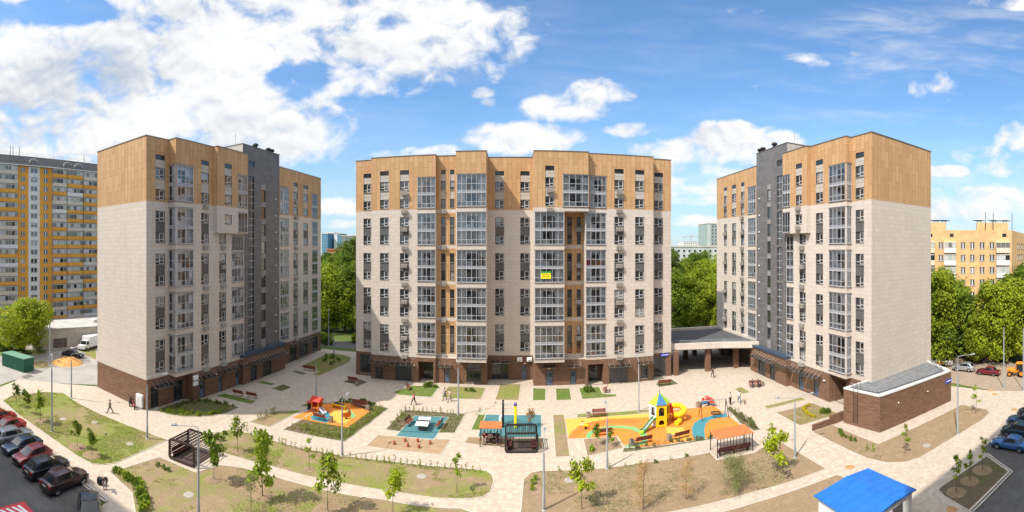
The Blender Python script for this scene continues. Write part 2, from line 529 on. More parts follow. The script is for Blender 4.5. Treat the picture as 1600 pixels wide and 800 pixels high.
mb = MB(); R_ = 3000
mb.face([(-R_, -R_, -.05), (R_, -R_, -.05), (R_, R_, -.05), (-R_, R_, -.05)], mat('ground_far', rough=.95, spec=.1, build=soilgrass(.25, .5, (.075, .115, .025))))
struct(mb, 'ground')
mb = MB()
mb.face([(-140, -40, -.03), (140, -40, -.03), (140, 20, -.03), (-140, 20.5, -.03)], M_ASPH)
mb.face([(-140, 20.7, -.026), (-30.2, 22.3, -.026), (-30.2, 15, -.026), (-140, 15, -.026)], M_ASPH)
mb.face([(38.2, 15, -.026), (140, 15, -.026), (140, 22.2, -.026), (41.5, 22.2, -.026)], M_ASPH)
struct(mb, 'road')
mb = MB()   # far lanes behind and beside the buildings
def pxface(mb, pts, z, m):
    mb.face([G(a, b, 0)[:2] + (z,) if False else (G(a, b)[0], G(a, b)[1], z) for a, b in pts], m)
mb.face([(-75, 88.5, -.02), (110, 92, -.02), (110, 97.5, -.02), (-75, 95, -.02)], M_ASPH)
mb.face([(59.5, 20, -.018), (75.5, 20, -.018), (78, 93, -.018), (62, 92, -.018)], speck('sandy_street_asphalt', (.30, .235, .175), .9, .18, 2.2))
mb.face([(-57, 40.5, -.018), (-57.6, 88, -.018), (-120, 92, -.018), (-120, 20.7, -.018), (-62, 21.6, -.018), (-66, 30, -.018)], M_OLDASPH)
struct(mb, 'lane')
mb = MB()
pave = [(-61, 21.9), (-30, 22.45), (-29, 18.4), (-22, 17.9), (31.2, 17.9), (38.6, 17.6), (41.2, 22.3), (63, 22.3), (59.8, 30), (58, 41), (56, 60), (57, 89), (-56.5, 86), (-56.2, 40), (-58.5, 38), (-66, 31)]
mb.face([(x, y, -.012) for x, y in pave], M_PAVE)
struct(mb, 'pavement')
mb = MB()     # worn marks on the far-left square and a patch
pxface(mb, [(33, 588), (46, 584.5), (53, 588), (40, 592)], -.010, speck('asphalt_patch', (.14, .13, .12), .9, .2))
pxface(mb, [(128, 536), (150, 536), (150, 562), (128, 553)], -.0105, M_THIN)
struct(mb, 'road_patch')

BEDS = []
KERB = MB()
def kerb_loop(pts, zt=.03, wd=.08, m=None):
    n = len(pts)
    for i in range(n):
        a = Vector((pts[i][0], pts[i][1], 0)); b = Vector((pts[(i + 1) % n][0], pts[(i + 1) % n][1], 0))
        d = b - a
        if d.length < .05: continue
        d.normalize(); nn = Vector((d.y, -d.x, 0))
        q = [a - d * wd * .4, b + d * wd * .4, b + d * wd * .4 + nn * wd, a - d * wd * .4 + nn * wd]
        zz = zt + (i % 3) * .003
        v = [(p.x, p.y, -.03) for p in q] + [(p.x, p.y, zz) for p in q]
        KERB.mesh(v, [(4, 5, 6, 7), (0, 1, 5, 4), (1, 2, 6, 5), (2, 3, 7, 6), (3, 0, 4, 7)], m or M_KERB)
def ccw(p):
    a = sum(p[i][0] * p[(i + 1) % len(p)][1] - p[(i + 1) % len(p)][0] * p[i][1] for i in range(len(p)))
    return p if a > 0 else p[::-1]
def bed(name, pts, m, z=.012, kerb=True, world=False):
    p = ccw([tuple(q) if world else tuple(G(*q)[:2]) for q in pts])
    mb = MB()
    mb.face([(a, b, z) for a, b in p], m)
    o = struct(mb, name)
    BEDS.append((name, p, m))
    if kerb: kerb_loop(p)
    return p
LAWN1 = bed('lawn', [(5, 626), (18, 618.5), (69, 612.5), (99, 614), (120, 629), (156, 647), (261, 687.5), (180, 723.5), (162, 725.6), (144, 724.4), (120, 711.5), (75, 680), (30, 648.5)], M_LAWN)
LAWN2 = bed('lawn', [(175, 740), (182, 735), (249, 714.5), (306, 738.5), (345, 727), (380, 731.4), (431.7, 746), (506, 766), (551, 775), (600, 781), (640, 789), (690, 794), (720, 795), (737, 801), (745, 860), (215, 850), (212, 800), (207, 770)], M_THIN)
LAWN3 = bed('lawn', [(329, 685), (340, 677), (356, 672), (380, 675), (432, 690), (474, 701), (533, 712), (600, 720), (640, 725), (704, 731), (732, 733), (760, 736), (768, 742), (771, 752), (766, 768), (754, 776), (730, 779.5), (684, 778), (640, 772), (600, 766), (524, 752.7), (476, 742.6), (431, 730), (380, 716.7), (345, 706)], M_THIN)
BED4 = bed('soil', [(244.5, 641), (262, 634), (279, 628.5), (321, 623), (373.5, 636.5), (354, 645.5), (330, 650), (288, 651), (261, 647)], M_DIRT)
bed('lawn', [(338, 618.5), (351, 615), (400, 626.6), (393, 631.5)], M_LUSH)
bed('lawn', [(390, 659.4), (429.5, 642.5), (470, 641.4), (420.5, 667)], M_THIN)
BEDP1 = bed('soil', [(443, 671.5), (470, 656.5), (508, 631), (530, 627.5), (565, 629), (606, 638), (538, 690)], M_DIRT)
PLAY1 = bed('play_surface', [(457, 652), (506, 632), (540, 628), (578, 643), (543, 668.6)], M_ORANGE, .03, False)
bed('lawn', [(470, 634), (492, 626), (520, 632), (498, 637)], M_LUSH, .02, False)
BEDT = bed('soil', [(602.6, 671), (633, 640.5), (680, 644), (726, 647.5), (710, 676.4), (619, 673.4)], M_DIRT)
COURT1 = bed('table_tennis_court', [(619, 681), (648, 650), (700.6, 652), (677, 687.4)], M_TEAL, .03)
bed('soil', [(573, 697), (591, 680), (704, 687), (688, 710)], mat('dry_sandy_soil', rough=.95, spec=.1, build=soilgrass(.62, .85, (.16, .15, .05), (.33, .23, .14))))
bed('sports_court', [(747, 681.7), (759.7, 648), (845.6, 648.7), (845.6, 683)], M_TEAL, .03)
bed('lawn', [(736.5, 671.7), (747.7, 648), (758.5, 648), (749, 672)], M_LUSH)
bed('soil', [(727, 691.5), (732, 683), (850, 684.5), (850, 699), (787, 698)], M_SOIL, .012, False)
bed('lawn', [(864, 648.7), (881, 648), (890, 713), (868.5, 714)], M_THIN)
bed('lawn', [(616, 612.5), (642, 603), (686.6, 603), (673.5, 620.4), (623, 617)], M_LUSH)
bed('lawn', [(700, 604.6), (720, 604), (759, 606), (751, 624), (720, 623.2), (690, 620.4)], M_LAWN)
bed('lawn', [(781.5, 600.7), (813.7, 600), (810, 625.5), (774, 624.7)], M_LAWN)
bed('lawn', [(833, 606.7), (852, 607.5), (852, 625.5), (833, 625.5)], M_LUSH)
bed('lawn', [(868.5, 607.5), (889.5, 606.7), (892.5, 624.7), (869.6, 625.5)], M_LUSH)
bed('lawn', [(905, 606.7), (936, 605), (941, 615.7), (963, 616.5), (963, 619.5), (910, 623.7)], M_LUSH)
# right playground
PG = [(883.5, 654.7), (1000, 645.5), (1059.5, 640), (1115.5, 634), (1152, 660), (1160, 668), (1112, 684), (1000, 699.5), (973.5, 698), (964.5, 681.7), (888, 686)]
PGW = bed('play_surface', PG, M_ORANGE, .02)
bed('lawn', [(902, 647), (1018, 639.7), (1018, 645), (902, 652.7)], M_LAWN, .034)
BEDPL = bed('soil', [(912, 686), (964.5, 682.2), (975, 699), (918, 712.5)], M_SOIL)
BEDPS = bed('soil', [(975, 700), (1000, 699.9), (1112, 684.3), (1122, 680), (1124, 684), (1060, 695), (973, 707)], M_DIRT, .013)
BEDR = bed('soil', [(814, 801), (819, 749), (829.5, 739), (846, 736), (946.5, 731.7), (1000, 724), (1109, 707.7), (1120, 719), (1180, 707.5), (1190, 700), (1222, 692), (1250, 708.7), (1290, 732.4), (1240, 751), (1180, 768), (1042, 801), (960, 830), (820, 840)], M_SOIL)
bed('soil', [(1128, 801), (1180, 786), (1308, 742), (1335, 752), (1300, 800), (1250, 850), (1020, 850)], M_SOIL)
BEDA = bed('soil', [(1270, 675), (1300, 664), (1372.5, 694), (1502.5, 632.5), (1542, 640), (1546, 645), (1535, 656), (1495, 680), (1437, 715), (1412, 722.5), (1387, 723), (1355, 716), (1325, 702.5)], M_SOIL)
bed('soil', [(1466.6, 765.4), (1470.5, 761), (1545.4, 710), (1576, 736), (1514, 797), (1475, 774.4)], M_DIRT)
bed('lawn', [(1193.4, 635), (1251.5, 621), (1259, 624), (1200, 638.7)], M_LAWN)
BEDF = bed('soil', [(1213, 645), (1270.7, 630), (1310, 646.6), (1249.7, 665)], M_SOIL)
bed('lawn', [(1147.9, 607.9), (1158.4, 604.9), (1172.4, 613), (1160, 615.4)], M_LAWN)
bed('soil', [(1024, 600), (1049, 592.5), (1060, 600), (1030, 605)], M_DIRT)
BEDQ = bed('soil', [(1139, 639), (1150, 643), (1189, 671.5), (1178.5, 673.5), (1156, 661)], M_DIRT)
bed('lawn', [(468, 573), (513.5, 552), (538, 555), (549, 559), (545, 566), (499.5, 587), (486, 586), (499, 581)], M_LAWN)
bed('lawn', [(456.6, 581), (462.7, 579), (479, 583.7), (474, 585.5)], M_DIRT)
bed('soil', [(536, 597), (552, 589), (574.7, 597), (562.4, 602)], M_DIRT)
bed('soil', [(425, 607), (443, 600.4), (455, 605.5), (440, 611.5)], M_DIRT)
bed('lawn', [(402, 598), (410, 595.5), (431, 600), (424, 602)], M_LUSH)
bed('lawn', [(37, 570), (64, 563), (75, 566), (77, 574), (48, 576.5)], M_LAWN, .0)
bed('lawn', [(0, 548), (70, 545), (72, 552), (0, 556)], M_LUSH, -.006, False)
struct(KERB, 'kerb')
KERB = MB()
kerb_loop([(-62, 21.55), (-30.1, 22.2), (-30.1, 22.35), (-62, 21.7)], .12, .14)
kerb_loop([(31.2, 17.6), (38.6, 17.35), (41.3, 22.15), (41.15, 22.2), (38.5, 17.5), (31.2, 17.75)], .12, .12)
struct(KERB, 'kerb')

# coloured shapes laid into the rubber of the playgrounds
def clip_poly(poly, pts):
    """keep what of POLY lies inside the convex-ish outline PTS (Sutherland-Hodgman)"""
    out = list(poly)
    for i in range(len(pts)):
        a = pts[i]; b = pts[(i + 1) % len(pts)]
        inp, out = out, []
        for k in range(len(inp)):
            p, q = inp[k], inp[(k + 1) % len(inp)]
            sp = (b[0] - a[0]) * (p[1] - a[1]) - (b[1] - a[1]) * (p[0] - a[0])
            sq = (b[0] - a[0]) * (q[1] - a[1]) - (b[1] - a[1]) * (q[0] - a[0])
            if sp >= 0: out.append(p)
            if (sp >= 0) != (sq >= 0):
                f = sp / (sp - sq)
                out.append((p[0] + (q[0] - p[0]) * f, p[1] + (q[1] - p[1]) * f))
        if not out: return []
    return out
def ringpoly(c, r0, r1, a0, a1, n=28):
    o = [(c[0] + r1 * cos(a0 + (a1 - a0) * i / n), c[1] + r1 * sin(a0 + (a1 - a0) * i / n)) for i in range(n + 1)]
    q = [(c[0] + r0 * cos(a1 - (a1 - a0) * i / n), c[1] + r0 * sin(a1 - (a1 - a0) * i / n)) for i in range(n + 1)]
    return o + q
mb = MB()
def lay(pts, m, z, px=True):
    p = [tuple(G(*q)[:2]) for q in pts] if px else pts
    mb.face([(a, b, z) for a, b in ccw(p)], m)
lay([(884.2, 655.2), (1000, 646), (1023, 644.3), (1023, 651), (1005, 652.5), (980, 653.5), (950, 654.5), (925, 659), (905, 665.5), (892, 675), (887.2, 685)], M_YEL, .026)
lay([(905, 667), (925, 660), (950, 656), (985, 655), (1003, 658), (990, 662), (950, 661), (920, 668), (897, 684.5), (889, 685)], rubber('deep_orange_rubber', (.60, .165, .03)), .024)
arc = [(915, 684.5), (918, 676), (930, 670), (950, 666), (972, 665), (993, 668), (1008, 675), (1014, 684), (1010, 691), (1003, 691), (1003, 683), (997, 676), (985, 671), (968, 669), (950, 670), (934, 674), (925, 679), (923, 685)]
lay(arc, M_GREENR, .030)
lay([(974, 697), (985, 693), (1005, 690), (1010, 694), (985, 700), (975, 700)], M_GREENR, .030)
lay([(1040, 668), (1066, 668), (1082, 684), (1076, 688.5), (1048, 692), (1044, 680)], M_YEL, .026)
lay([(1126, 646), (1136, 647), (1136, 652), (1120, 653.5), (1110, 656), (1103, 662), (1100.5, 672), (1102, 685.5), (1086, 687.5), (1082, 680), (1081, 670), (1084, 662), (1092, 656), (1104, 652)], M_TEALB, .030)
# left playground
lay([(485, 652), (497, 643), (513, 643), (516, 650), (515, 655), (510, 661.5), (487, 656)], M_TEALB, .036)
lay([(541, 639.5), (548, 641), (556, 650), (552, 654), (546, 652)], M_GREENR, .036)
lay([(520, 640), (538, 640), (547, 653), (548, 656), (540, 662), (520, 660), (514, 652)], M_YEL, .034)
struct(mb, 'play_surface')
mb = MB()
for px, py in [(148, 659.5), (203, 693.5), (295, 773), (519, 723.5), (659, 744), (98, 655), (1448, 696), (890, 750)]:
    p = G(px, py)
    mb.lathe([(0.001, .02), (.40, .02), (.46, .01), (.48, .0)], speck('concrete_cover', (.33, .30, .26), .9, .2, 5), 18, (p.x, p.y, .012))
for px, py in [(1328, 730), (1548, 610), (1554, 616), (1585, 640), (1487, 796)]:
    p = G(px, py)
    mb.lathe([(0.001, .015), (.45, .015), (.48, -.01)], speck('rusty_cover', (.42, .24, .10), .8), 18, (p.x, p.y, 0))
struct(mb, 'manhole_cover')
# ------------------------------------------------------------------ buildings
def wtop(k): return 33.0 - 2.97 * k
WH = 1.5
TOPZ = 37.1
CACHE = {}
def cached(key, fn):
    if key not in CACHE:
        CACHE[key] = fn()
    return CACHE[key]
def window_mesh(w, h, kind):
    m = MB(); fr = M_FRAMED; sash = M_FRAME
    y0, y1 = .11, .18
    b = .07
    W = w / 2
    m.box((-W, y0, 0), (-W + b, y1, h), fr); m.box((W - b, y0, 0), (W, y1, h), fr)
    m.box((-W + b, y0, h - b), (W - b, y1, h), fr); m.box((-W + b, y0, 0), (W - b, y1, b), fr)
    m.box((-W - .03, -.06, -.045), (W + .03, y0, .0), M_PANEL)      # sill
    if kind == 'win':
        x = -.02 * w
        m.box((x - .06, y0 + .004, b), (x + .05, y1 - .01, h - b), sash)
        m.box((-W + b, y0 + .004, .26 * h), (x - .06, y1 - .01, .26 * h + .09), sash)
        # opening sash on the right, paler
        for z in (b, .34 * h, h - b - .09):
            m.box((x + .05, y0 - .01, z), (W - b, y1 - .02, z + .10), sash)
        m.box((W - b - .10, y0 - .012, b), (W - b - .003, y1 - .02, h - b), sash)
    elif kind == 'narrow':
        m.box((-W + b, y0 + .004, .3 * h), (W - b, y1 - .01, .3 * h + .06), fr)
    elif kind == 'stair':
        for i in range(1, 3):
            m.box((-W + w * i / 3 - .03, y0 - .01, 0), (-W + w * i / 3 + .03, y1 - .01, h), M_ALU)
        for i in range(1, int(h / .95)):
            z = h * i / int(h / .95)
            m.box((-W, y0 - .012, z - .035), (W, y1 - .012, z + .035), M_ALU)
    elif kind == 'shop':
        n = max(2, int(round(w / 1.1)))
        for i in range(1, n):
            m.box((-W + w * i / n - .035, y0 + .004, b), (-W + w * i / n + .035, y1 - .01, h - b), fr)
        m.box((-W + b, y0 + .006, h * .72), (W - b, y1 - .012, h * .72 + .07), fr)
    elif kind == 'old':
        m.box((-.04, y0 + .004, b), (.04, y1 - .01, h - b), M_WHITE)
        for a, c in ((-W + b, -.04), (.04, W - b)):
            m.box((a, y0 + .006, h - b - .06), (c, y1 - .012, h - b), M_WHITE); m.box((a, y0 + .006, b), (c, y1 - .012, b + .06), M_WHITE)
            m.box((a, y0 + .007, b), (a + .06, y1 - .013, h - b), M_WHITE); m.box((c - .06, y0 + .007, b), (c, y1 - .013, h - b), M_WHITE)
    return m
def pane_mesh(w, h, m_):
    m = MB()
    m.face([(-w / 2 + .05, .15, .05), (w / 2 - .05, .15, .05), (w / 2 - .05, .15, h - .05), (-w / 2 + .05, .15, h - .05)], m_)
    return m
def door_mesh(w, h):
    m = MB(); W = w / 2
    m.box((-W, .10, 0), (-W + .09, .2, h), M_FRAMED); m.box((W - .09, .10, 0), (W, .2, h), M_FRAMED); m.box((-W + .09, .10, h - .09), (W - .09, .2, h), M_FRAMED)
    m.box((-W + .09, .13, .02), (W - .09, .18, h - .09), M_BLUEDOOR)
    m.box((-W + .25, .12, 1.25), (W - .25, .135, h - .35), M_PANED)
    m.tube([(W - .25, .08, .95), (W - .25, .08, 1.25)], .02, M_STEEL, 6)
    return m
def glz_mesh(w, h, n):
    """aluminium balcony glazing two storeys tall"""
    m = MB(); W = w / 2; t = .06
    for i in range(n + 1):
        x = -W + w * i / n
        x = min(max(x, -W + t / 2), W - t / 2)
        m.box((x - t / 2, -.05, 0), (x + t / 2, .05, h), M_ALU)
    bars = ((.0, .10), (.72, .06), (2.12, .07), (2.50, .07), (3.55, .06), (h - .1, .1)) if h > 4 else ((.0, .10), (1.0, .06), (h - .1, .1))
    for z, d in bars:
        m.box((-W, -.058, z), (W, .058, z + d), M_ALU)
    if h > 4:
        m.box((-W + t, -.02, 2.19), (W - t, .02, 2.50), mat('grey_spandrel', (.32, .33, .35), .35))
    m.box((-W - .05, -.12, -.06), (W + .05, .06, -.002), M_COPING)
    m.box((-W - .05, -.12, h + .002), (W + .05, .06, h + .07), M_COPING)
    return m
def glz_pane(w, h, n):
    m = MB(); W = w / 2
    for a, b in (((.05, 2.15), (2.53, h - .05)) if h > 4 else ((.05, h - .05),)):
        m.face([(-W + .03, .0, a), (W - .03, .0, a), (W - .03, .0, b), (-W + .03, .0, b)], M_GLASS)
    return m
def glz_inside(w, h, openl, seed):
    """the balcony room behind the glazing: plastered back wall with a window and a door, slab, side walls"""
    m = MB(); W = w / 2; d = .8; R = random.Random(seed)
    m.face([(-W, d, 0), (W, d, 0), (W, d, h), (-W, d, h)], M_PLASTER)
    m.face([(W, .06, 0), (W, .06, h), (W, d, h), (W, d, 0)], M_PLASTER)
    if not openl:
        m.face([(-W, .06, 0), (-W, d, 0), (-W, d, h), (-W, .06, h)], M_PLASTER)
    m.box((-W, .06, 2.2), (W, d - .003, 2.48), M_PLASTER)
    m.face([(-W, .06, .01), (W, .06, .01), (W, d, .01), (-W, d, .01)], M_PLASTER)
    m.face([(-W, .06, h - .01), (-W, d, h - .01), (W, d, h - .01), (W, .06, h - .01)], M_PLASTER)
    for z in (.02, 2.5):
        for x0, x1, zz in ((-.20 * w, .03 * w, .8), (.04 * w, .20 * w, .06)):
            m.box((x0, d - .05, z + zz), (x1, d - .004, z + 2.0), M_FRAMED)
            m.box((x0 + .06, d - .06, z + zz + .06), (x1 - .06, d - .052, z + 1.94), M_PANED)
        q = R.random()
        if q < .7:      # things kept on the balcony: a cabinet, a box
            x = R.uniform(-W + .3, W - .9)
            m.bbox((x, d - .45, z + .0), (x + R.uniform(.4, .7), d - .1, z + R.uniform(.5, 1.5)), R.choice([M_WHITE, M_PANEL, mat('wood_cabinet', (.30, .17, .08)), M_DPANEL]), .03)
        if q > .7:       # a drawn blind just inside the glass
            x = R.choice([-W + .1, W - .1 - w / 4])
            m.box((x, .09, z + .9), (x + w / 4, .11, z + 2.1), M_WHITE)
    return m
def basket_mesh():
    """air-conditioner basket of pale slats with a unit in it"""
    m = MB()
    w, h, d = 1.0, .62, .5
    for i in range(7):
        z = i * h / 6
        m.box((-w / 2, -d, z - .018), (w / 2, -d + .03, z + .018), M_PANEL)
        m.box((-w / 2 - .003, -d + .03, z - .018), (-w / 2 + .027, -.01, z + .018), M_PANEL)
        m.box((w / 2 - .027, -d + .03, z - .018), (w / 2 + .003, -.01, z + .018), M_PANEL)
    for x in (-w / 2, 0, w / 2):
        m.box((x - .02, -d - .012, -.03), (x + .02, -d, h + .03), M_PANEL)
    m.box((-w / 2, -d + .03, -.04), (w / 2, -.012, -.019), M_STEEL)
    return m
def canopy_parts(w, d=1.5):
    m = MB(); n = max(3, int(round(w / .9)) + 1)
    for i in range(n):
        x = -w / 2 + w * i / (n - 1)
        m.tube([(x, -.02, .75), (x, -d * .75, .06)], .018, M_STEEL, 6)
        m.box((x - .025, -d, -.0), (x + .025, -.02, .05), M_STEEL)
    m.box((-w / 2, -d - .02, -.005), (w / 2, -d + .03, .055), M_STEEL)
    g = MB()
    g.box((-w / 2 - .15, -d - .1, .06), (w / 2 + .15, -.05, .078), M_CANOPY)
    return m, g

class Bld:
    def __init__(s, name, label, cat, loc, group=None):
        s.root = thing(name, label, cat, loc, 0, group)
        s.loc = Vector(loc)
        s.mb = {}
        s.i = 0
        s.seed = 0
    def get(s, k):
        return s.mb.setdefault(k, MB())
    def put(s, name, mb_or_me, p, ang, key=None):
        """place a part given in wall coordinates (x along the wall, -y outward)"""
        if isinstance(mb_or_me, bpy.types.Mesh):
            o = bpy.data.objects.new(name, mb_or_me); COL.objects.link(o)
        else:
            o = mb_or_me.build(name)
        o.parent = s.root
        o.location = Vector(p) - s.loc
        o.rotation_euler = (0, 0, ang)
        return o
    def sub(s, par, name, me):
        if isinstance(me, MB):
            o = me.build(name)
        else:
            o = bpy.data.objects.new(name, me); COL.objects.link(o)
        o.parent = par
        return o
    def me(s, key, fn):
        def mk():
            r = fn()
            o = r.build(str(key[0])); m = o.data
            bpy.data.objects.remove(o)
            m.name = str(key[0])
            return m
        return cached(key, mk)
    def piece(s, P0, P1, z0, z1, zone, ops=(), rects=(), coping=False):
        """one flat stretch of wall from P0 to P1 (left to right seen from outside) with openings"""
        P0 = Vector((P0[0], P0[1], 0)); P1 = Vector((P1[0], P1[1], 0))
        L = (P1 - P0).length; d = (P1 - P0) / L; n = Vector((d.y, -d.x, 0)); ang = atan2(d.y, d.x)
        def U(px):
            th = TH(px); r = Vector((sin(th), cos(th), 0))
            det = d.x * r.y - d.y * r.x
            return (-P0.x * r.y + P0.y * r.x) / det
        def span(o):
            a, b = o['u'] if 'u' in o else sorted((U(o['px'][0]), U(o['px'][1])))
            return max(a, .02), min(b, L - .02)
        OP = []
        for o in ops:
            a, b = span(o)
            if b - a < .12 or o['z'][1] > z1 or o['z'][0] < z0: continue
            OP.append((a, b, o['z'][0], o['z'][1], o))
        RC = []
        for o in rects:
            a, b = span(o)
            c, e = max(o['z'][0], z0), min(o['z'][1], z1)
            if b - a < .1 or e - c < .05: continue
            if 'infill' in o['key'][0]:
                OP.append((a, b, c, e, dict(kind='panel', name=o['key'][0], mat=o['key'][1], dep=.1, rev=o['key'][1])))
            else:
                RC.append((a, b, c, e, o['key']))
        cu = {0.0, L}; cz = {z0, z1}
        for a, b, c, e, _ in OP + RC:
            cu |= {a, b}; cz |= {c, e}
        for zz in zone[1]:
            if z0 < zz < z1: cz.add(zz)
        cu = sorted(cu); cz = sorted(cz)
        def P(u, z, dep=0): q = P0 + d * u - n * dep; return (q.x, q.y, z)
        def keyat(u, z):
            for a, b, c, e, k in RC:
                if a <= u <= b and c <= z <= e: return k
            return zone[0](z)
        for i in range(len(cu) - 1):
            if cu[i + 1] - cu[i] < 1e-5: continue
            for j in range(len(cz) - 1):
                if cz[j + 1] - cz[j] < 1e-5: continue
                u, z = (cu[i] + cu[i + 1]) / 2, (cz[j] + cz[j + 1]) / 2
                if any(a < u < b and c < z < e for a, b, c, e, _ in OP): continue
                k = keyat(u, z)
                s.get(k[0]).face([P(cu[i], cz[j]), P(cu[i + 1], cz[j]), P(cu[i + 1], cz[j + 1]), P(cu[i], cz[j + 1])], k[1])
        for a, b, c, e, o in OP:
            k = zone[0]((c + e) / 2); dep = o.get('dep', .2); g = s.get(k[0]); rm = o.get('rev', M_FRAMED)
            g.face([P(a, c), P(a, e), P(a, e, dep), P(a, c, dep)], rm)
            g.face([P(b, c), P(b, c, dep), P(b, e, dep), P(b, e)], rm)
            g.face([P(a, e), P(b, e), P(b, e, dep), P(a, e, dep)], rm)
            g.face([P(a, c), P(a, c, dep), P(b, c, dep), P(b, c)], M_PANEL if k[0] != 'brick_base' else rm)
            s.fit(o, P((a + b) / 2, c), ang, b - a, e - c)
        if coping:
            s.i += 1
            q = [P(-.06, 0, .3), P(L + .06, 0, .3), P(L + .06, 0, -.07), P(-.06, 0, -.07)]
            s.get('coping').prism([(p[0], p[1]) for p in q][::-1], z1 + .002 + (s.i % 5) * .004, z1 + .09 + (s.i % 7) * .004, M_COPING)
        return P, ang, L, U
    def fit(s, o, p, ang, w, h):
        kd = o['kind']; w = round(w, 2); h = round(h, 2); s.seed += 1
        if kd in ('win', 'narrow', 'stair', 'shop', 'old'):
            nm = o.get('name') or {'win': 'window', 'narrow': 'narrow_window', 'stair': 'stair_window', 'shop': 'shop_window', 'old': 'window'}[kd]
            ob = s.put(nm, s.me((nm, kd, w, h), lambda: window_mesh(w, h, kd)), p, ang)
            s.sub(ob, 'pane', s.me(('pane', kd, w, h), lambda: pane_mesh(w, h, M_PANED if kd in ('shop', 'stair') else M_PANE)))
            if o.get('basket'):
                bo = s.put('air_conditioner_basket', s.me(('air_conditioner_basket',), basket_mesh), (p[0], p[1], p[2] - .86), ang)
                s.sub(bo, 'air_conditioner', s.me(('air_conditioner',), lambda: (lambda q: (q.bbox((-.40, -.44, -.015), (.40, -.08, .56), mat('conditioner_grey', (.34, .33, .32), .6), .03), q)[1])(MB())))
        elif kd == 'slot':
            m = lambda: (lambda q: (q.box((-w / 2, .1, 0), (w / 2, .14, h), M_FRAMED), q.box((-w / 2 + .05, .085, .06), (w / 2 - .05, .1, h - .06), M_PANED), q)[2])(MB())
            s.put('attic_window', s.me(('attic_window', w, h), m), p, ang)
        elif kd == 'panel':
            def mk():
                q = MB(); q.box((-w / 2, .06, 0), (w / 2, .12, h), o['mat'])
                n = max(1, int(round(h / .62)))
                for i in range(1, n): q.box((-w / 2, .052, h * i / n - .012), (w / 2, .06, h * i / n + .012), M_DPANEL)
                return q
            s.put(o['name'], s.me((o['name'], w, h), mk), p, ang)
        elif kd == 'door':
            s.put('door', s.me(('door', w, h), lambda: door_mesh(w, h)), p, ang)
        elif kd == 'glz':
            n = o.get('n') or max(2, int(round(w / .78)))
            nm = 'balcony_glazing'
            ob = s.put(nm, s.me((nm, w, h, n), lambda: glz_mesh(w, h, n)), p, ang)
            s.sub(ob, 'pane', s.me(('pane', 'glz', w, h), lambda: glz_pane(w, h, n)))
            if not o.get('noinside'):
                sd = s.seed % 5
                s.sub(ob, 'balcony_room', s.me(('balcony_room', w, h, sd, bool(o.get('openl'))), lambda: glz_inside(w, h, o.get('openl'), sd)))
        elif kd == 'void':
            m = MB(); D = o.get('depth', 2.5)
            m.face([(-w / 2, D, 0), (w / 2, D, 0), (w / 2, D, h), (-w / 2, D, h)], M_BRICK)
            m.face([(-w / 2, .0, 0), (-w / 2, D, 0), (-w / 2, D, h), (-w / 2, .0, h)], M_BRICK)
            m.face([(w / 2, .0, 0), (w / 2, .0, h), (w / 2, D, h), (w / 2, D, 0)], M_BRICK)
            m.face([(-w / 2, 0, h - .004), (-w / 2, D, h - .004), (w / 2, D, h - .004), (w / 2, 0, h - .004)], M_BRICK)
            m.box((-w * .34, D - .08, 0), (w * .34, D - .01, h * .75), M_FRAMED)
            for x in (-.16, .16):
                m.box((w * x - w * .14, D - .1, .1), (w * x + w * .14, D - .081, h * .72), M_PANED)
            s.put('entrance', m, p, ang)
    def canopy(s, p, ang, w, d=1.5):
        a, g = canopy_parts(w, d)
        ob = s.put('glass_canopy', g, p, ang)
        s.sub(ob, 'canopy_strut', a)
    def walls(s, poly, z0, z1, zone, ops, rects, coping=False, back=True):
        """ops: {edge index: [...]}; poly runs left to right seen from outside; closed at the back"""
        R = {}
        for i in range(len(poly) - (0 if back else 1)):
            a, b = poly[i], poly[(i + 1) % len(poly)]
            if (Vector(a[:2]) - Vector(b[:2])).length < .02: continue
            R[i] = s.piece(a, b, z0, z1, zone, ops.get(i, ()), rects.get(i, ()), coping)
        return R
    def cap(s, poly, z, m, key, up=True):
        p = ccw([(q[0], q[1]) for q in poly])
        if not up: p = p[::-1]
        s.get(key).face([(a, b, z) for a, b in p], m)
    def done(s):
        for k, m in s.mb.items():
            m.build(k, s.root, s.loc)
        return s.root
    def vent(s, p, kind=0):
        m = MB(); x, y, z = p
        if kind == 0:
            m.bbox((x - .9, y - .5, z), (x + .9, y + .5, z + 1.7), M_BLACK, .06)
            m.box((x - 1.1, y - .7, z + 1.95), (x + 1.1, y + .7, z + 2.08), M_BLACK)
            for dx in (-.8, .8):
                for dy in (-.4, .4): m.box((x + dx - .04, y + dy - .04, z + 1.7), (x + dx + .04, y + dy + .04, z + 1.95), M_BLACK)
        elif kind == 1:
            m.lathe([(.3, 0), (.3, .9), (.5, 1.0), (.52, 1.2), (.3, 1.4), (.001, 1.45)], M_BLACK, 14, p)
        else:
            m.tube([(x, y, z), (x, y, z + 3.0)], .04, M_STEEL, 6)
            for k in range(3): m.tube([(x - .4, y, z + 2.2 + .3 * k), (x + .4, y, z + 2.2 + .3 * k)], .015, M_STEEL, 5)
        o = m.build('antenna' if kind == 2 else 'roof_vent', s.root, s.loc)
        return o

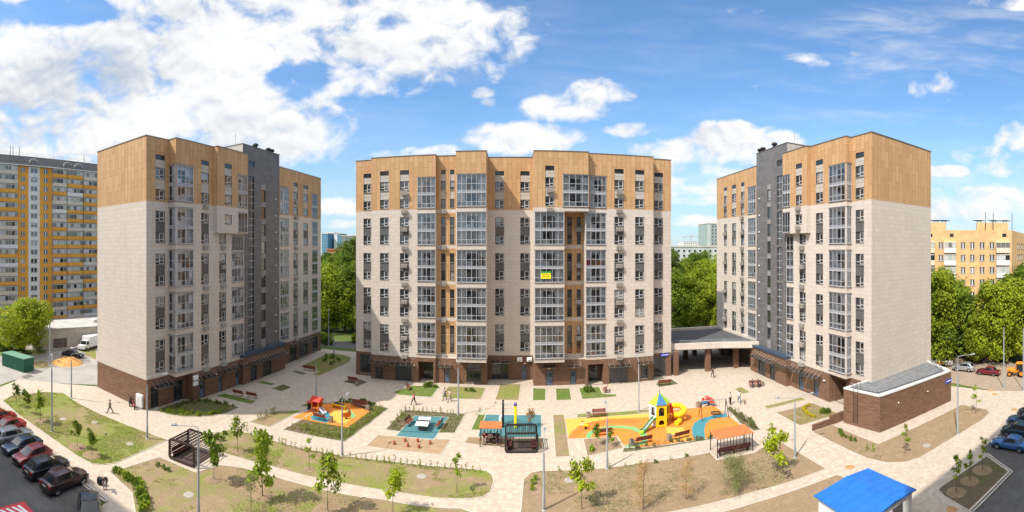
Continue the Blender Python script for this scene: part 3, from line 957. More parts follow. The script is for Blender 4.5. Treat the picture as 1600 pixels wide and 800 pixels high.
ZU = (lambda z: ('timber_cladding', M_CLAD) if z > 28.3 else (('stone_wall', M_STONE) if z > 4.05 else ('brick_base', M_BRICK)), (28.3, 4.05))
ZD = (lambda z: ('dark_tower', M_DARK) if z > 4.05 else ('brick_base', M_BRICK), (4.05,))
ZT = (lambda z: ('timber_cladding', M_CLAD) if z > 4.05 else ('brick_base', M_BRICK), (4.05,))
def column(px, rows=range(10), kind='win', basket=(), slot=True, panels=True, h=WH):
    """one column of windows: openings and the infill panels between them"""
    ops, rc = [], []
    for k in rows:
        o = dict(kind=kind, px=px, z=(wtop(k) - h, wtop(k)))
        if k in basket: o['basket'] = True
        ops.append(o)
    if slot:
        ops.append(dict(kind='slot', px=px, z=(34.15, 34.8), dep=.15))
        rc.append(dict(px=px, z=(33.0, 34.15), key=('infill_panel', M_PANEL)))
    if panels:
        for k in rows:
            if k + 1 in rows and k % 2 == 0:
                rc.append(dict(px=px, z=(wtop(k + 1), wtop(k) - h), key=('infill_panel', M_PANEL) if k == 0 else ('dark_infill_panel', M_DPANEL)))
    return ops, rc
def glazing(px, pairs=range(5), **kw):
    return [dict(kind='glz', px=px, z=(28.45 - 5.94 * p, 33.5 - 5.94 * p), dep=.06, rev=M_ALU, **kw) for p in pairs]
def gather(*cols):
    o, r = [], []
    for c in cols:
        if isinstance(c, tuple): o += c[0]; r += c[1]
        else: o += c
    return o, r

# ---- the middle block
B = Bld('apartment_building', 'long eleven storey block facing the camera in the middle of the yard', 'apartment building', (0, 78, 0), 'new stone and timber clad apartment buildings')
CB = 86.0
up = [(-26.6, CB), (-26.6, 71.0), (-23.3, 71.0), (-23.3, 69.6), (-12.35, 69.6), (-12.35, 70.7), (-8.75, 70.7), (-8.75, 67.7), (-4.0, 67.7), (-4.0, 72.6), (3.45, 72.6), (3.45, 67.7), (12.05, 67.7), (12.05, 68.6), (23.1, 68.6), (23.1, 70.0), (26.8, 70.0), (26.8, CB)]
lo = [(-26.6, CB), (-26.6, 71.0), (-23.3, 71.0), (-23.3, 69.6), (-12.35, 69.6), (-12.35, 70.7), (-8.75, 70.7), (-8.75, 67.7), (-4.0, 67.7), (-4.0, 72.6), (3.45, 72.6), (3.45, 67.7), (8.2, 67.7), (8.2, 70.8), (11.7, 70.8), (11.7, 68.6), (23.1, 68.6), (23.1, 70.0), (26.8, 70.0), (26.8, CB)]
gd = [(-26.6, CB), (-26.6, 71.0), (-23.3, 71.0), (-23.3, 69.62), (-12.35, 69.62), (-12.35, 70.0), (-4.0, 70.0), (-4.0, 72.62), (3.45, 72.62), (3.45, 69.3), (11.7, 69.3), (11.7, 68.62), (23.1, 68.62), (23.1, 70.02), (26.8, 70.02), (26.8, CB)]
ALLB = range(10)
c1 = column((568, 580)); c2a = column((593.8, 607.5)); c2b = column((625, 639), basket=ALLB)
n1 = column((689, 696), kind='narrow', basket=range(1, 10, 2)); n2 = column((703, 710), kind='narrow')
c5a = column((773.7, 787.5)); c5b = column((813, 827.5)); c6 = column((852, 866), basket=ALLB)
n3 = column((886.3, 893.5), kind='narrow', slot=False); n4 = column((901, 907.5), kind='narrow', slot=False, basket=range(2, 10, 2))
c7a = column((960, 974.5), basket=ALLB); c7b = column((992.5, 1006.5)); c8 = column((1022.5, 1036))
def pick(c, z0, z1): return [o for o in c if z0 <= o['z'][0] and o['z'][1] <= z1 + 1e-6]
SP = 27.75
full_o, full_r = {}, {}
def edges(poly, d, lo_, hi_):
    """assign each column to the wall edge it names by its front plane"""
    O, Rr = {}, {}
    for i in range(len(poly)):
        a, b = poly[i], poly[(i + 1) % len(poly)]
        for (xm, ym), (o, r) in d:
            if abs((a[1] + b[1]) / 2 - ym) < .05 and min(a[0], b[0]) <= xm <= max(a[0], b[0]):
                O.setdefault(i, []).extend(pick(o, lo_, hi_)); Rr.setdefault(i, []).extend(r)
    return O, Rr
D_ = [((-25, 71.0), gather(c1)), ((-18, 69.6), gather(c2a, c2b, glazing((652, 680.5)))), ((-10, 70.7), gather(n1, n2)),
      ((-6, 67.7), gather(glazing((713.8, 760), n=6))), ((0, 72.6), gather(c5a, c5b))]
DU = D_ + [((7, 67.7), gather(c6, glazing((879.5, 920), range(1), n=4))), ((17, 68.6), gather(c7a, c7b, glazing((921.5, 947), n=4))), ((25, 70.0), gather(c8))]
DL = D_ + [((6, 67.7), gather(glazing((835.5, 881), n=5))), ((10, 70.8), gather(n3, n4)), ((17, 68.6), gather(c7a, c7b, glazing((915.5, 946.5), n=4))), ((25, 70.0), gather(c8))]
# narrow recesses are timber all the way down
TIMB = [dict(u=(0, 9), z=(4.05, 28.3), key=('timber_cladding', M_CLAD))]
O, Rr = edges(up, DU, SP, 40)
B.walls(up, SP, TOPZ, ZU, O, Rr, True)
O, Rr = edges(lo, DL, 4.05, SP)
for i, (a, b) in enumerate(zip(lo, lo[1:])):
    if abs(a[1] - 70.7) < .01 and abs(b[1] - 70.7) < .01 or abs(a[1] - 70.8) < .01 and abs(b[1] - 70.8) < .01:
        bands = [dict(u=(0, 9), z=(22.0 - 5.94 * k - .1, 22.0 - 5.94 * k + .42), key=('stone_wall', M_STONE)) for k in range(4)]
        Rr[i] = Rr.get(i, []) + bands + TIMB
B.walls(lo, 4.05, SP, ZU, O, Rr)
Z0 = 0.02
GO = {}
def gop(poly, y, x, ops):
    for i in range(len(poly)):
        a, b = poly[i], poly[(i + 1) % len(poly)]
        if abs((a[1] + b[1]) / 2 - y) < .05 and min(a[0], b[0]) <= x <= max(a[0], b[0]):
            GO.setdefault(i, []).extend(ops)
gop(gd, 71.0, -25, [dict(kind='shop', px=(563, 579), z=(.4, 3.6))])
gop(gd, 69.62, -18, [dict(kind='shop', px=(587, 599), z=(.05, 2.0)), dict(kind='shop', px=(618, 643), z=(.06, 3.0)), dict(kind='void', px=(653.5, 677), z=(.03, 3.4), dep=.1)])
gop(gd, 70.0, -8, [dict(kind='door', px=(694, 702.5), z=(.05, 2.3)), dict(kind='shop', px=(729, 751.5), z=(.2, 3.3))])
gop(gd, 72.62, 0, [dict(kind='shop', px=(768, 794), z=(.1, 3.0)), dict(kind='door', px=(814.5, 823), z=(.05, 2.3))])
gop(gd, 69.3, 7, [dict(kind='door', px=(853, 864), z=(.05, 2.3)), dict(kind='door', px=(891, 900), z=(.05, 2.3))])
gop(gd, 68.62, 17, [dict(kind='void', px=(919, 943), z=(.03, 3.3), dep=.1), dict(kind='shop', px=(952, 980.5), z=(.06, 3.0)), dict(kind='shop', px=(1001, 1012.5), z=(.4, 2.6))])
gop(gd, 70.02, 25, [dict(kind='shop', px=(1022, 1040), z=(.1, 3.5))])
GR = B.walls(gd, -.04, 4.05, ZU, GO, {})
for y, pxs, z, d in ((69.62, (580, 607), 3.0, 1.7), (69.62, (612, 645), 3.0, 1.7), (70.0, (687, 705), 2.9, 1.4), (72.62, (767, 797), 3.1, 1.6), (69.3, (849, 868), 3.0, .9), (69.3, (888, 907), 3.0, .9), (68.62, (950, 983), 3.0, 1.6), (68.62, (995, 1018), 3.2, 1.5)):
    x0, x1 = y * tan(TH(pxs[0])), y * tan(TH(pxs[1]))
    B.canopy(((x0 + x1) / 2, y, z), 0, x1 - x0, d)
B.cap(up, 36.35, M_ROOF, 'roof'); B.cap(up, SP + .003, M_STONE, 'stone_wall', False); B.cap(lo, SP - .05, M_STONE, 'stone_wall')
B.cap(lo, 4.053, M_DPANEL, 'stone_wall', False); B.cap(gd, 4.045, M_STONE, 'stone_wall')
B.done()
for px, y, k in ((653, 78, 0), (668, 78, 0), (694, 77, 0), (917, 77, 0), (945, 76, 1), (952, 76.5, 1), (962, 78, 0), (640, 76, 2), (975, 77, 2)):
    B.vent((y * tan(TH(px)), y, 36.35), k)
for i, (px, yy) in enumerate(((598, 69.6), (647, 69.6), (698, 70.0), (820, 72.6), (858, 69.3), (897, 69.3), (982, 68.6), (1006, 68.6))):
    m = MB(); x = (yy - .1) * tan(TH(px)); m.ball((x, yy - .14, 2.75), .13, M_WHITE); m.box((x - .05, yy - .1, 2.7), (x + .05, yy + .03, 2.8), M_STEEL)
    m.build('wall_lamp', B.root, B.loc)
for px in (812, 827):   # conditioner units above the door
    m = MB(); x = 72.3 * tan(TH(px)); m.bbox((x - .45, 72.2, 3.1), (x + .45, 72.6, 3.75), M_WHITE, .04); m.lathe([(.001, 0), (.2, .0), (.24, -.0)], M_STEEL, 12, (x, 72.19, 3.4)); m.build('air_conditioner', B.root, B.loc)
CENTRE = B

# ---- left and right blocks: planes measured from a base line along the facade
class Frame:
    """a facade base line from near corner N to far corner Fr; out = distance in front of it"""
    def __init__(s, N, Fr, left):
        s.N = Vector((*N, 0)); d = Vector((*Fr, 0)) - s.N; s.L = d.length; s.d = d / s.L
        s.n = Vector((s.d.y, -s.d.x, 0)) if left else Vector((-s.d.y, s.d.x, 0))
        s.left = left
    def P(s, along, out): q = s.N + s.d * along + s.n * out; return (q.x, q.y)
    def at(s, px, out):
        """distance along the facade at which the plane OUT is seen at pixel column px"""
        th = TH(px); r = Vector((sin(th), cos(th), 0)); o = s.N + s.n * out
        det = s.d.x * r.y - s.d.y * r.x
        return (-o.x * r.y + o.y * r.x) / det
def side_block(left):
    if left:
        fr = Frame((-43.75, 39.2), (-40.6, 85.3), True); gl = 12.3
        label = 'tall stone and timber block on the left with its blank gable to the car park'
        px = dict(w1=(243, 257.5), step=275, bay=(276, 302), c2=(314.5, 326), stepb=340, c3=(351, 362), c3l=(342.5, 353), gt=(372, 386.5), gtl=(362, 380.5), towl=387.5, st=(388.5, 397), strip=(408.5, 415), towr=436.5, fg=(438, 451), f1=(458.5, 465), f2=(474, 481), fg2=(487.5, 496), end=501, light=430, attic=(388.5, 398))
        out = dict(w1=0, w2=1.55, blk=2.35, tow=1.25, far=.55)
    else:
        fr = Frame((42.0, 38.7), (43.2, 84.8), False); gl = 14.6
        label = 'tall stone and timber block on the right beside the low brick annex'
        px = dict(w1=(1350, 1337), step=1322, bay=(1321, 1295.5), c2=(1286, 1275), stepb=1260.5, c3=(1253, 1243.6), c3l=(1259, 1249.5), gt=(1234.5, 1223), gtl=(1240, 1223.6), towl=1223, st=(1222, 1214), strip=(1204, 1199), towr=1182, fg=(1181, 1169), f1=(1163, 1158), f2=(1150, 1144), fg2=(1136, 1131.6), end=1125, light=1187, attic=(1222, 1214))
        out = dict(w1=0, w2=1.0, blk=1.75, tow=.9, far=0.05)
    B = Bld('apartment_building', label, 'apartment building', (*fr.P(20, -7), 0), 'new stone and timber clad apartment buildings')
    a_step = fr.at(px['step'], out['w2']); a_blk = fr.at(px['stepb'], out['blk']); a_tl = fr.at(px['towl'], out['blk']); a_tr = fr.at(px['towr'], out['tow']); a_end = fr.L
    G0, G1 = fr.P(0, -gl), fr.P(a_end, -gl)
    pts_up = [fr.P(0, out['w1']), fr.P(a_step, out['w1']), fr.P(a_step, out['w2']), fr.P(a_blk, out['w2']), fr.P(a_blk, out['blk']), fr.P(a_tl, out['blk']), fr.P(a_tl, out['tow']), fr.P(a_tr, out['tow']), fr.P(a_tr, out['far']), fr.P(a_end, out['far'])]
    pts_lo = [fr.P(0, out['w1']), fr.P(a_step, out['w1']), fr.P(a_step, out['w2']), fr.P(a_tl, out['w2']), fr.P(a_tl, out['tow']), fr.P(a_tr, out['tow']), fr.P(a_tr, out['far']), fr.P(a_end, out['far'])]
    TW_U, TW_L = 6, 4
    cols = {}
    w1 = gather(column(px['w1']))
    bay = gather(glazing(px['bay'], n=4, openl=left, **({} if left else {})), column(px['c2'], basket=range(1, 10, 2) if left else ()))
    blk = gather(column(px['c3'], range(3), basket=(1, 2) if not left else ()), glazing(px['gt'], range(1)), [dict(kind='glz', px=px['gt'], z=(24.4, 27.56), dep=.06, rev=M_ALU, noinside=True)])
    low = gather(column(px['c3l'], range(3, 10), slot=False, basket=range(3, 10)), glazing(px['gtl'], range(1, 5)))
    tow_o = [dict(kind='stair', px=px['st'], z=(4.6 + 2.97 * k * 2, 4.6 + 2.97 * k * 2 + 5.6), dep=.15) for k in range(5)]
    tow_o += [dict(kind='narrow', px=px['strip'], z=(6.2 + 2.97 * k, 8.3 + 2.97 * k)) for k in range(9)]
    tow_o += [dict(kind='slot', px=px['attic'], z=(35.2, 36.3), dep=.15), dict(kind='slot', px=px['attic'], z=(33.0 - .4, 33.7 - .0), dep=.15)] if False else [dict(kind='slot', px=px['attic'], z=(35.6, 36.6), dep=.15)]
    tow_r = [dict(px=px['strip'], z=(4.6, 33), key=('dark_tower', speck('grey_strip_panel', (.27, .26, .26), .6, .08)))]
    far = gather(glazing(px['fg'], n=4), column(px['f1'], basket=range(0, 10)), column(px['f2']), glazing(px['fg2'], n=2, noinside=True) if left else column(px['fg2'], basket=range(0, 10, 2)))
    low = gather(column(px['c3l'], range(3, 10), slot=False, basket=range(3, 10)), glazing(px['gtl'], range(2, 5)), [dict(kind='glz', px=px['gtl'], z=(21.4, 23.9), dep=.06, rev=M_ALU, noinside=True)])
    stepg = [dict(kind='glz', u=(.12, out['w2'] - .08), z=(28.45 - 5.94 * p, 33.5 - 5.94 * p), dep=.06, rev=M_ALU, n=2, noinside=True) for p in range(5)]
    ZTOW = (lambda z: ('dark_tower', M_DARK) if z > 4.05 else ('brick_base', M_BRICK), (4.05,))
    SPL = 24.2
    TWT = 39.0
    def edge(a, b, z0, z1, spec=((), ()), zone=ZU, cop=False):
        if not left: a, b = b, a
        return B.piece(a, b, z0, z1, zone, pick(spec[0], z0, z1), spec[1], cop)
    o_ = out
    P = fr.P
    edge(P(0, o_['w1']), P(a_step, o_['w1']), 4.05, TOPZ, w1, ZU, True)
    edge(P(a_step, o_['w1']), P(a_step, o_['w2']), 4.05, TOPZ, (stepg, ()), ZU, True)
    edge(P(a_step, o_['w2']), P(a_blk, o_['w2']), 4.05, TOPZ, bay, ZU, True)
    edge(P(a_blk, o_['w2']), P(a_blk, o_['blk']), SPL, TOPZ, cop=True)
    edge(P(a_blk, o_['blk']), P(a_tl, o_['blk']), SPL, TOPZ, blk, ZU, True)
    edge(P(a_tl, o_['blk']), P(a_tl, o_['tow']), SPL, TOPZ, cop=True)
    edge(P(a_blk, o_['w2']), P(a_tl, o_['w2']), 4.05, SPL, low)
    edge(P(a_tl, o_['w2']), P(a_tl, o_['tow']), 4.05, SPL)
    edge(P(a_tl, o_['tow']), P(a_tr, o_['tow']), 4.05, TWT, (tow_o, tow_r), ZTOW, True)
    edge(P(a_tr, o_['tow']), P(a_tr, o_['far']), 4.05, TWT, zone=ZTOW)
    edge(P(a_tr, o_['far']), P(a_end, o_['far']), 4.05, TOPZ, far, ZU, True)
    # sides of the tower head above the roof
    zhead = (lambda z: ('infill_panel', M_PANEL), ())
    edge(P(a_tl, -5), P(a_tl, o_['tow'] - .01), 36.3, TWT - .003, zone=zhead, cop=True)
    edge(P(a_tr, o_['tow'] - .01), P(a_tr, -5), 36.3, TWT - .003, zone=(lambda z: ('dark_tower', M_DARK), ()), cop=True)
    edge(P(a_tr, -5), P(a_tl, -5), 36.3, TWT - .003, zone=zhead, cop=True)
    B.cap([P(a_tl, o_['tow']), P(a_tr, o_['tow']), P(a_tr, -5), P(a_tl, -5)], TWT - .4, M_ROOF, 'roof')
    # gable, back and far end
    G0, G1 = P(0, -gl), P(a_end, -gl)
    if left: gv = dict(a=(-56.1, 39.9))
    else: gv = dict(a=(56.3, 39.2))
    G0 = gv['a']
    for z0, z1, cp in ((4.05, TOPZ, True), (-.04, 4.05, False)):
        edge(G0, P(0, o_['w1']), z0, z1, cop=cp)
        edge(G1, G0, z0, z1, cop=cp)
        edge(P(a_end, o_['far']), G1, z0, z1, cop=cp)
    pu = [P(0, 0), P(a_step, 0), P(a_step, o_['w2']), P(a_blk, o_['w2']), P(a_blk, o_['blk']), P(a_tl, o_['blk']), P(a_tl, o_['tow']), P(a_tr, o_['tow']), P(a_tr, o_['far']), P(a_end, o_['far']), G1, G0]
    B.cap(pu, 36.28, M_ROOF, 'roof')
    B.cap([P(a_blk, o_['w2'] - .2), P(a_blk, o_['blk']), P(a_tl, o_['blk']), P(a_tl, o_['w2'] - .2)], SPL + .003, M_STONE, 'stone_wall', False)
    pl = [P(0, 0), P(a_step, 0), P(a_step, o_['w2']), P(a_tl, o_['w2']), P(a_tl, o_['tow']), P(a_tr, o_['tow']), P(a_tr, o_['far']), P(a_end, o_['far']), G1, G0]
    B.cap(pl, 4.053, M_DPANEL, 'stone_wall', False)
    # ground floor
    bayend = fr.at(px['bay'][1], o_['w2']); w2g = o_['w2'] - .03; pt = o_['tow'] + .9
    if left:
        g1 = [dict(kind='shop', px=(235.5, 248), z=(.05, 2.9)), dict(kind='shop', px=(271.5, 286), z=(.05, 2.9))]
        g2 = [dict(kind='door', px=(311.5, 320), z=(.05, 2.4)), dict(kind='door', px=(341, 347.5), z=(.05, 2.4)), dict(kind='door', px=(368, 374), z=(.05, 2.4))]
        g3 = [dict(kind='shop', px=(391.5, 401), z=(.05, 2.7)), dict(kind='shop', px=(411, 424), z=(.05, 2.7))]
        g4 = [dict(kind='shop', px=(453, 463), z=(.05, 3.0)), dict(kind='shop', px=(466.5, 480), z=(.3, 3.0)), dict(kind='shop', px=(488, 496), z=(.3, 3.3))]
        cans = ((236, 264, 0, 3.0), (308, 330, w2g, 3.1), (341, 362, w2g, 3.1), (366, 380, w2g, 3.1), (388, 440, pt, 3.2), (453, 482, o_['far'], 3.2))
    else:
        g1 = [dict(kind='void', px=(1322, 1305), z=(.05, 3.3), dep=.1), dict(kind='shop', px=(1345, 1334), z=(.05, 2.9))]
        g2 = [dict(kind='door', px=(1279, 1272), z=(.05, 2.4)), dict(kind='door', px=(1255.5, 1248.5), z=(.05, 2.4)), dict(kind='door', px=(1234, 1228), z=(.05, 2.4))]
        g3 = [dict(kind='shop', px=(1211, 1203), z=(.05, 2.7)), dict(kind='shop', px=(1196, 1185), z=(.05, 2.7))]
        g4 = [dict(kind='shop', px=(1170, 1166), z=(.3, 3.0))]
        cans = ((1284, 1266, w2g, 3.1), (1262, 1244, w2g, 3.1), (1240, 1224, w2g, 3.1), (1216, 1182, pt, 3.2))
    edge(P(0, 0), P(bayend, 0.0), -.04, 4.05, (g1, ()))
    edge(P(bayend, 0.0), P(bayend, w2g), -.04, 4.05)
    edge(P(bayend, w2g), P(a_tl - 1.0, w2g), -.04, 4.05, (g2, ()))
    edge(P(a_tl - 1.0, w2g), P(a_tl - 1.0, pt), -.04, 4.35)
    edge(P(a_tl - 1.0, pt), P(a_tr + .6, pt), -.04, 4.35, (g3, ()), ZU if False else (lambda z: ('brick_base', M_BRICK), ()))
    edge(P(a_tr + .6, pt), P(a_tr + .6, o_['far']), -.04, 4.35, zone=(lambda z: ('brick_base', M_BRICK), ()))
    edge(P(a_tr + .6, o_['far'] - .03), P(a_end, o_['far'] - .03), -.04, 4.05, (g4, ()))
    pp = ccw([P(a_tl - 1.2, o_['tow'] - .3), P(a_tl - 1.2, pt + .2), P(a_tr + .8, pt + .2), P(a_tr + .8, o_['tow'] - .3)])
    B.get('porch_roof').prism(pp, 4.36, 4.75, mat('blue_black_fascia', (.045, .065, .10), .45))
    for p0, p1, off, z in cans:
        a, b = sorted((fr.at(p0, off), fr.at(p1, off)))
        c = P((a + b) / 2, off)
        B.canopy((c[0], c[1], z), atan2(fr.d.y, fr.d.x) if left else atan2(-fr.d.y, -fr.d.x), b - a, 1.5)
    # lamps up the tower and over the doors, vents on the roof
    la = fr.at(px['light'], o_['tow'])
    for k in range(9):
        c = P(la, o_['tow'] + .1); m = MB(); m.ball((c[0], c[1], 7.0 + 2.97 * k), .13, M_WHITE); m.build('wall_lamp', B.root, B.loc)
    for i, al in enumerate((bayend + 1, a_blk + .5, a_blk + 3.0, a_blk + 6, a_end - 8)):
        c = P(al, w2g + .12 if i < 4 else o_['far'] + .12); m = MB(); m.ball((c[0], c[1], 2.85), .13, M_WHITE); m.build('wall_lamp', B.root, B.loc)
    for al, ou, z, k in ((a_blk + .5, -3, 36.3, 0), (a_blk + 3.2, -3.5, 36.3, 0), (a_tl - 1, -4, 36.3, 2), (a_tl + 2, -2, TWT - .4, 2), (a_tl + 4.5, 0.4, TWT - .4, 1), (a_tl + 8.4, 0.3, TWT - .4, 1), (a_tl + 9.6, 0.2, TWT - .4, 1)):
        B.vent((*P(al, ou), z), k)
    return B, fr, px, out
LEFT, LFR, _, _ = side_block(True)
for al, z in ((0, 0),):
    for k, zz in enumerate((3.0, 2.2)):
        c = LFR.P(LFR.at(304, 1.5), 1.75); m = MB(); m.bbox((c[0] - .2, c[1] - .45, zz), (c[0] + .15, c[1] + .45, zz + .6), M_WHITE, .04); m.build('air_conditioner', LEFT.root, LEFT.loc)
LEFT.done()
RIGHT, RFR, _, _ = side_block(False)
RIGHT.done()
# ------------------------------------------------------------------ gallery, annex, low walls, buildings farther off
GA = thing('gallery', 'flat roofed walkway on brick columns joining the middle and right blocks', 'gallery', (35, 73, 0))
gp = [(26.9, 70.6), (43.2, 63.2), (43.2, 84.5), (26.9, 85.5)]
gp = [(26.85, 70.9), (36.0, 68.6), (42.9, 65.0), (43.1, 84.0), (26.85, 85.6)]
m = MB(); m.prism(gp, 4.1, 4.2, M_DPANEL); m.build('soffit', GA, GA.location)
m = MB()
ins = [(27.1, 71.3), (36.2, 69.0), (42.6, 65.7), (42.8, 83.5), (27.1, 85.0)]
m.face([(a, b, 4.75) for a, b in ccw(ins)], speck('dark_gallery_roof', (.075, .077, .082), .9, .25, 1.5)); m.build('roof', GA, GA.location)
m = MB()
for i in range(5):
    a, b = gp[i], gp[(i + 1) % 5]; c, d = ins[i], ins[(i + 1) % 5]
    zt = 5.25 + i * .004
    m.mesh([(*a, 4.2), (*b, 4.2), (*b, zt), (*a, zt), (*c, zt), (*d, zt), (*c, 4.5), (*d, 4.5)], [(0, 1, 2, 3), (3, 2, 5, 4), (4, 5, 7, 6)], M_STONE)
m.build('parapet', GA, GA.location)
def rail(mb, pts, h=.5, z=0, mat_=None, step=1.6, bars=2, r=.035):
    mat_ = mat_ or M_STEEL
    for a, b in zip(pts, pts[1:]):
        a, b = Vector((*a[:2], z)), Vector((*b[:2], z)); L = (b - a).length; n = max(1, int(L / step))
        for k in range(bars): zz = Vector((0, 0, h * (k + 1) / bars)); mb.tube([a + zz, b + zz], r, mat_, 5, cap=False)
        for k in range(n + 1): q = a.lerp(b, k / n); mb.tube([q, q + Vector((0, 0, h))], r, mat_, 5)
m = MB(); rail(m, [(27.3, 72.0), (36.3, 69.6), (41.8, 66.8)], .55, 5.0); m.build('railing', GA, GA.location)
for px, py, w in ((1057, 586.5, .8), (1107, 580, .85), (1151, 574.5, .9)):
    p = G(px, py); c = MB(); c.bbox((p.x - w / 2, p.y - .1, -.03), (p.x + w / 2, p.y + .75, 4.1), M_BRICK, .02); c.build('column', GA, GA.location)
for px, y in ((1071, 80), (1085, 82), (1108, 79), (1128, 80), (1150, 78)):
    x = y * tan(TH(px)); c = MB(); c.bbox((x - .4, y - .4, -.03), (x + .4, y + .4, 4.1), M_BRICK, .02); c.build('column', GA, GA.location)
c = MB(); c.face([(42.95, 66, 0), (42.95, 84, 0), (42.95, 84, 4.1), (42.95, 66, 4.1)], M_BRICK); c.build('side_wall', GA, GA.location); c = MB(); c.face([(27.0, 71.2, 0), (27.0, 85, 0), (27.0, 85, 4.1), (27.0, 71.2, 4.1)], M_BRICK); c.build('side_wall', GA, GA.location)

AX = thing('annex', 'single storey brown brick annex with white rimmed flat roof beside the right block', 'annex', (46, 36, 0))
ax = [G(1375, 676), G(1486, 626), Vector((55.9, 39.9, 0)), G(1318, 660)]
ax = [(p.x, p.y) for p in ax]; AH = 4.2
axi = [(ax[0][0] + .3, ax[0][1] + .55), (ax[1][0] - .55, ax[1][1] + .5), (ax[2][0] - .5, ax[2][1] - .2), (ax[3][0] + .5, ax[3][1] - .3)]
wl = MB(); rm = MB(); rf = MB()
for i in range(4):
    a, b, c, d = ax[i], ax[(i + 1) % 4], axi[i], axi[(i + 1) % 4]
    wl.face([(*a, -.03), (*b, -.03), (*b, AH), (*a, AH)], M_BRICK)
    n = Vector((b[1] - a[1], a[0] - b[0], 0)).normalized() * .06
    zt = AH + .16 + i * .003
    rm.mesh([(a[0] + n.x, a[1] + n.y, AH), (b[0] + n.x, b[1] + n.y, AH), (b[0] + n.x, b[1] + n.y, zt), (a[0] + n.x, a[1] + n.y, zt), (*c, zt), (*d, zt), (*c, AH), (*d, AH)], [(0, 1, 2, 3), (3, 2, 5, 4), (4, 5, 7, 6)], mat('white_roof_rim', (.55, .54, .52), .5))
rf.face([(*p, AH + .03) for p in axi], M_ROOF)
wl.build('wall', AX, AX.location); rm.build('roof_rim', AX, AX.location); rf.build('roof', AX, AX.location)
m = MB(); rail(m, [(axi[3][0] + .3, axi[3][1] - .3), (axi[0][0] + .3, axi[0][1] + .4), (axi[1][0] - .4, axi[1][1] + .4), (axi[2][0] - .5, axi[2][1] - 1.5)], .62, AH + .05, None, 1.8, 3); m.build('railing', AX, AX.location)
def mixv(a, b, f): return (a[0] + (b[0] - a[0]) * f, a[1] + (b[1] - a[1]) * f)
m = MB(); q = mixv(ax[3], ax[0], .30); q2 = mixv(ax[3], ax[0], .42)
for r in (q, q2): m.tube([(r[0] - .18, r[1] - .04, .5), (r[0] - .18, r[1] - .04, AH + 1.1), (r[0] + .5, r[1] + .1, AH + 1.1), (r[0] + .5, r[1] + .1, AH + .1)], .025, M_BLACK, 6)
for k in range(13): m.tube([(q[0] - .18, q[1] - .04, .6 + .29 * k), (q2[0] - .18, q2[1] - .04, .6 + .29 * k)], .016, M_BLACK, 5)
m.build('ladder', AX, AX.location)
def sign(name, parent, p, w, h, nrm, loc, label=None):
    """blue enamel plate with white strokes too small to read"""
    d = Vector((-nrm.y, nrm.x, 0)); M = Matrix.Translation(p) @ Matrix(((d.x, nrm.x, 0, 0), (d.y, nrm.y, 0, 0), (0, 0, 1, 0), (0, 0, 0, 1)))
    m = MB(); m.bbox((-w / 2, 0.0, -h / 2), (w / 2, .05, h / 2), mat('blue_enamel', (.02, .06, .42), .35), .015, M)
    R = random.Random(3)
    x = -w * .38
    while x < w * .36:
        l = R.uniform(.05, .12) * w; m.box((x, .051, -h * .12), (x + l, .056, h * .14), M_WHITE, M); x += l + .03 * w
    return m.build(name, parent, loc)
nn = Vector((ax[1][1] - ax[0][1], ax[0][0] - ax[1][0], 0)).normalized()
sign('address_sign', AX, Vector((*mixv(ax[0], ax[1], .955), 3.0)) + nn * .02, 1.5, .55, nn, AX.location)
sign('address_sign', CENTRE.root, Vector((25.6, 69.94, 3.7)), 1.5, .5, Vector((0, -1, 0)), CENTRE.loc)
for f in (.22, .62):
    p = Vector((*mixv(ax[0], ax[1], f), 2.75)) + nn * .1; m = MB(); m.ball(p, .09, M_WHITE); m.build('wall_lamp', AX, AX.location)

# low stepped brick wall and the ramp wall with railings
LW = thing('retaining_wall', 'low stepped brown brick wall running out from the annex corner', 'low wall', tuple(G(1300, 664)))
m = MB()
for a, b, h in ((G(1271, 674), G(1298, 664.5), .75), (G(1298, 664.5), G(1319, 656.5), 1.15)):
    d = (b - a).normalized(); n = Vector((-d.y, d.x, 0)) * .3
    m.prism(ccw([(a.x, a.y), (b.x, b.y), (b.x + n.x, b.y + n.y), (a.x + n.x, a.y + n.y)]), -.03, h, M_BRICK)
m.build('wall', LW, LW.location)
RW = thing('ramp_railing', 'pale steel handrails on the low ramp wall beyond the brick annex', 'railing', (56, 36, 0))
ra = [(53.3, 34.0), (57.3, 38.6), (57.8, 41.5)]
m = MB(); rail(m, ra, 1.0, .55, M_WHITE, 1.1, 2); rail(m, [(54.9, 36.6), (56.2, 40.5)], .95, .3, M_WHITE, 1.0, 2); m.build('handrail', RW, RW.location)
m = MB()
for a, b in zip(ra, ra[1:]):
    d = (Vector((*b, 0)) - Vector((*a, 0))).normalized(); n = Vector((-d.y, d.x, 0)) * .25
    m.prism(ccw([a, b, (b[0] + n.x, b[1] + n.y), (a[0] + n.x, a[1] + n.y)]), -.03, .55, M_KERB)
m.build('wall', RW, RW.location)

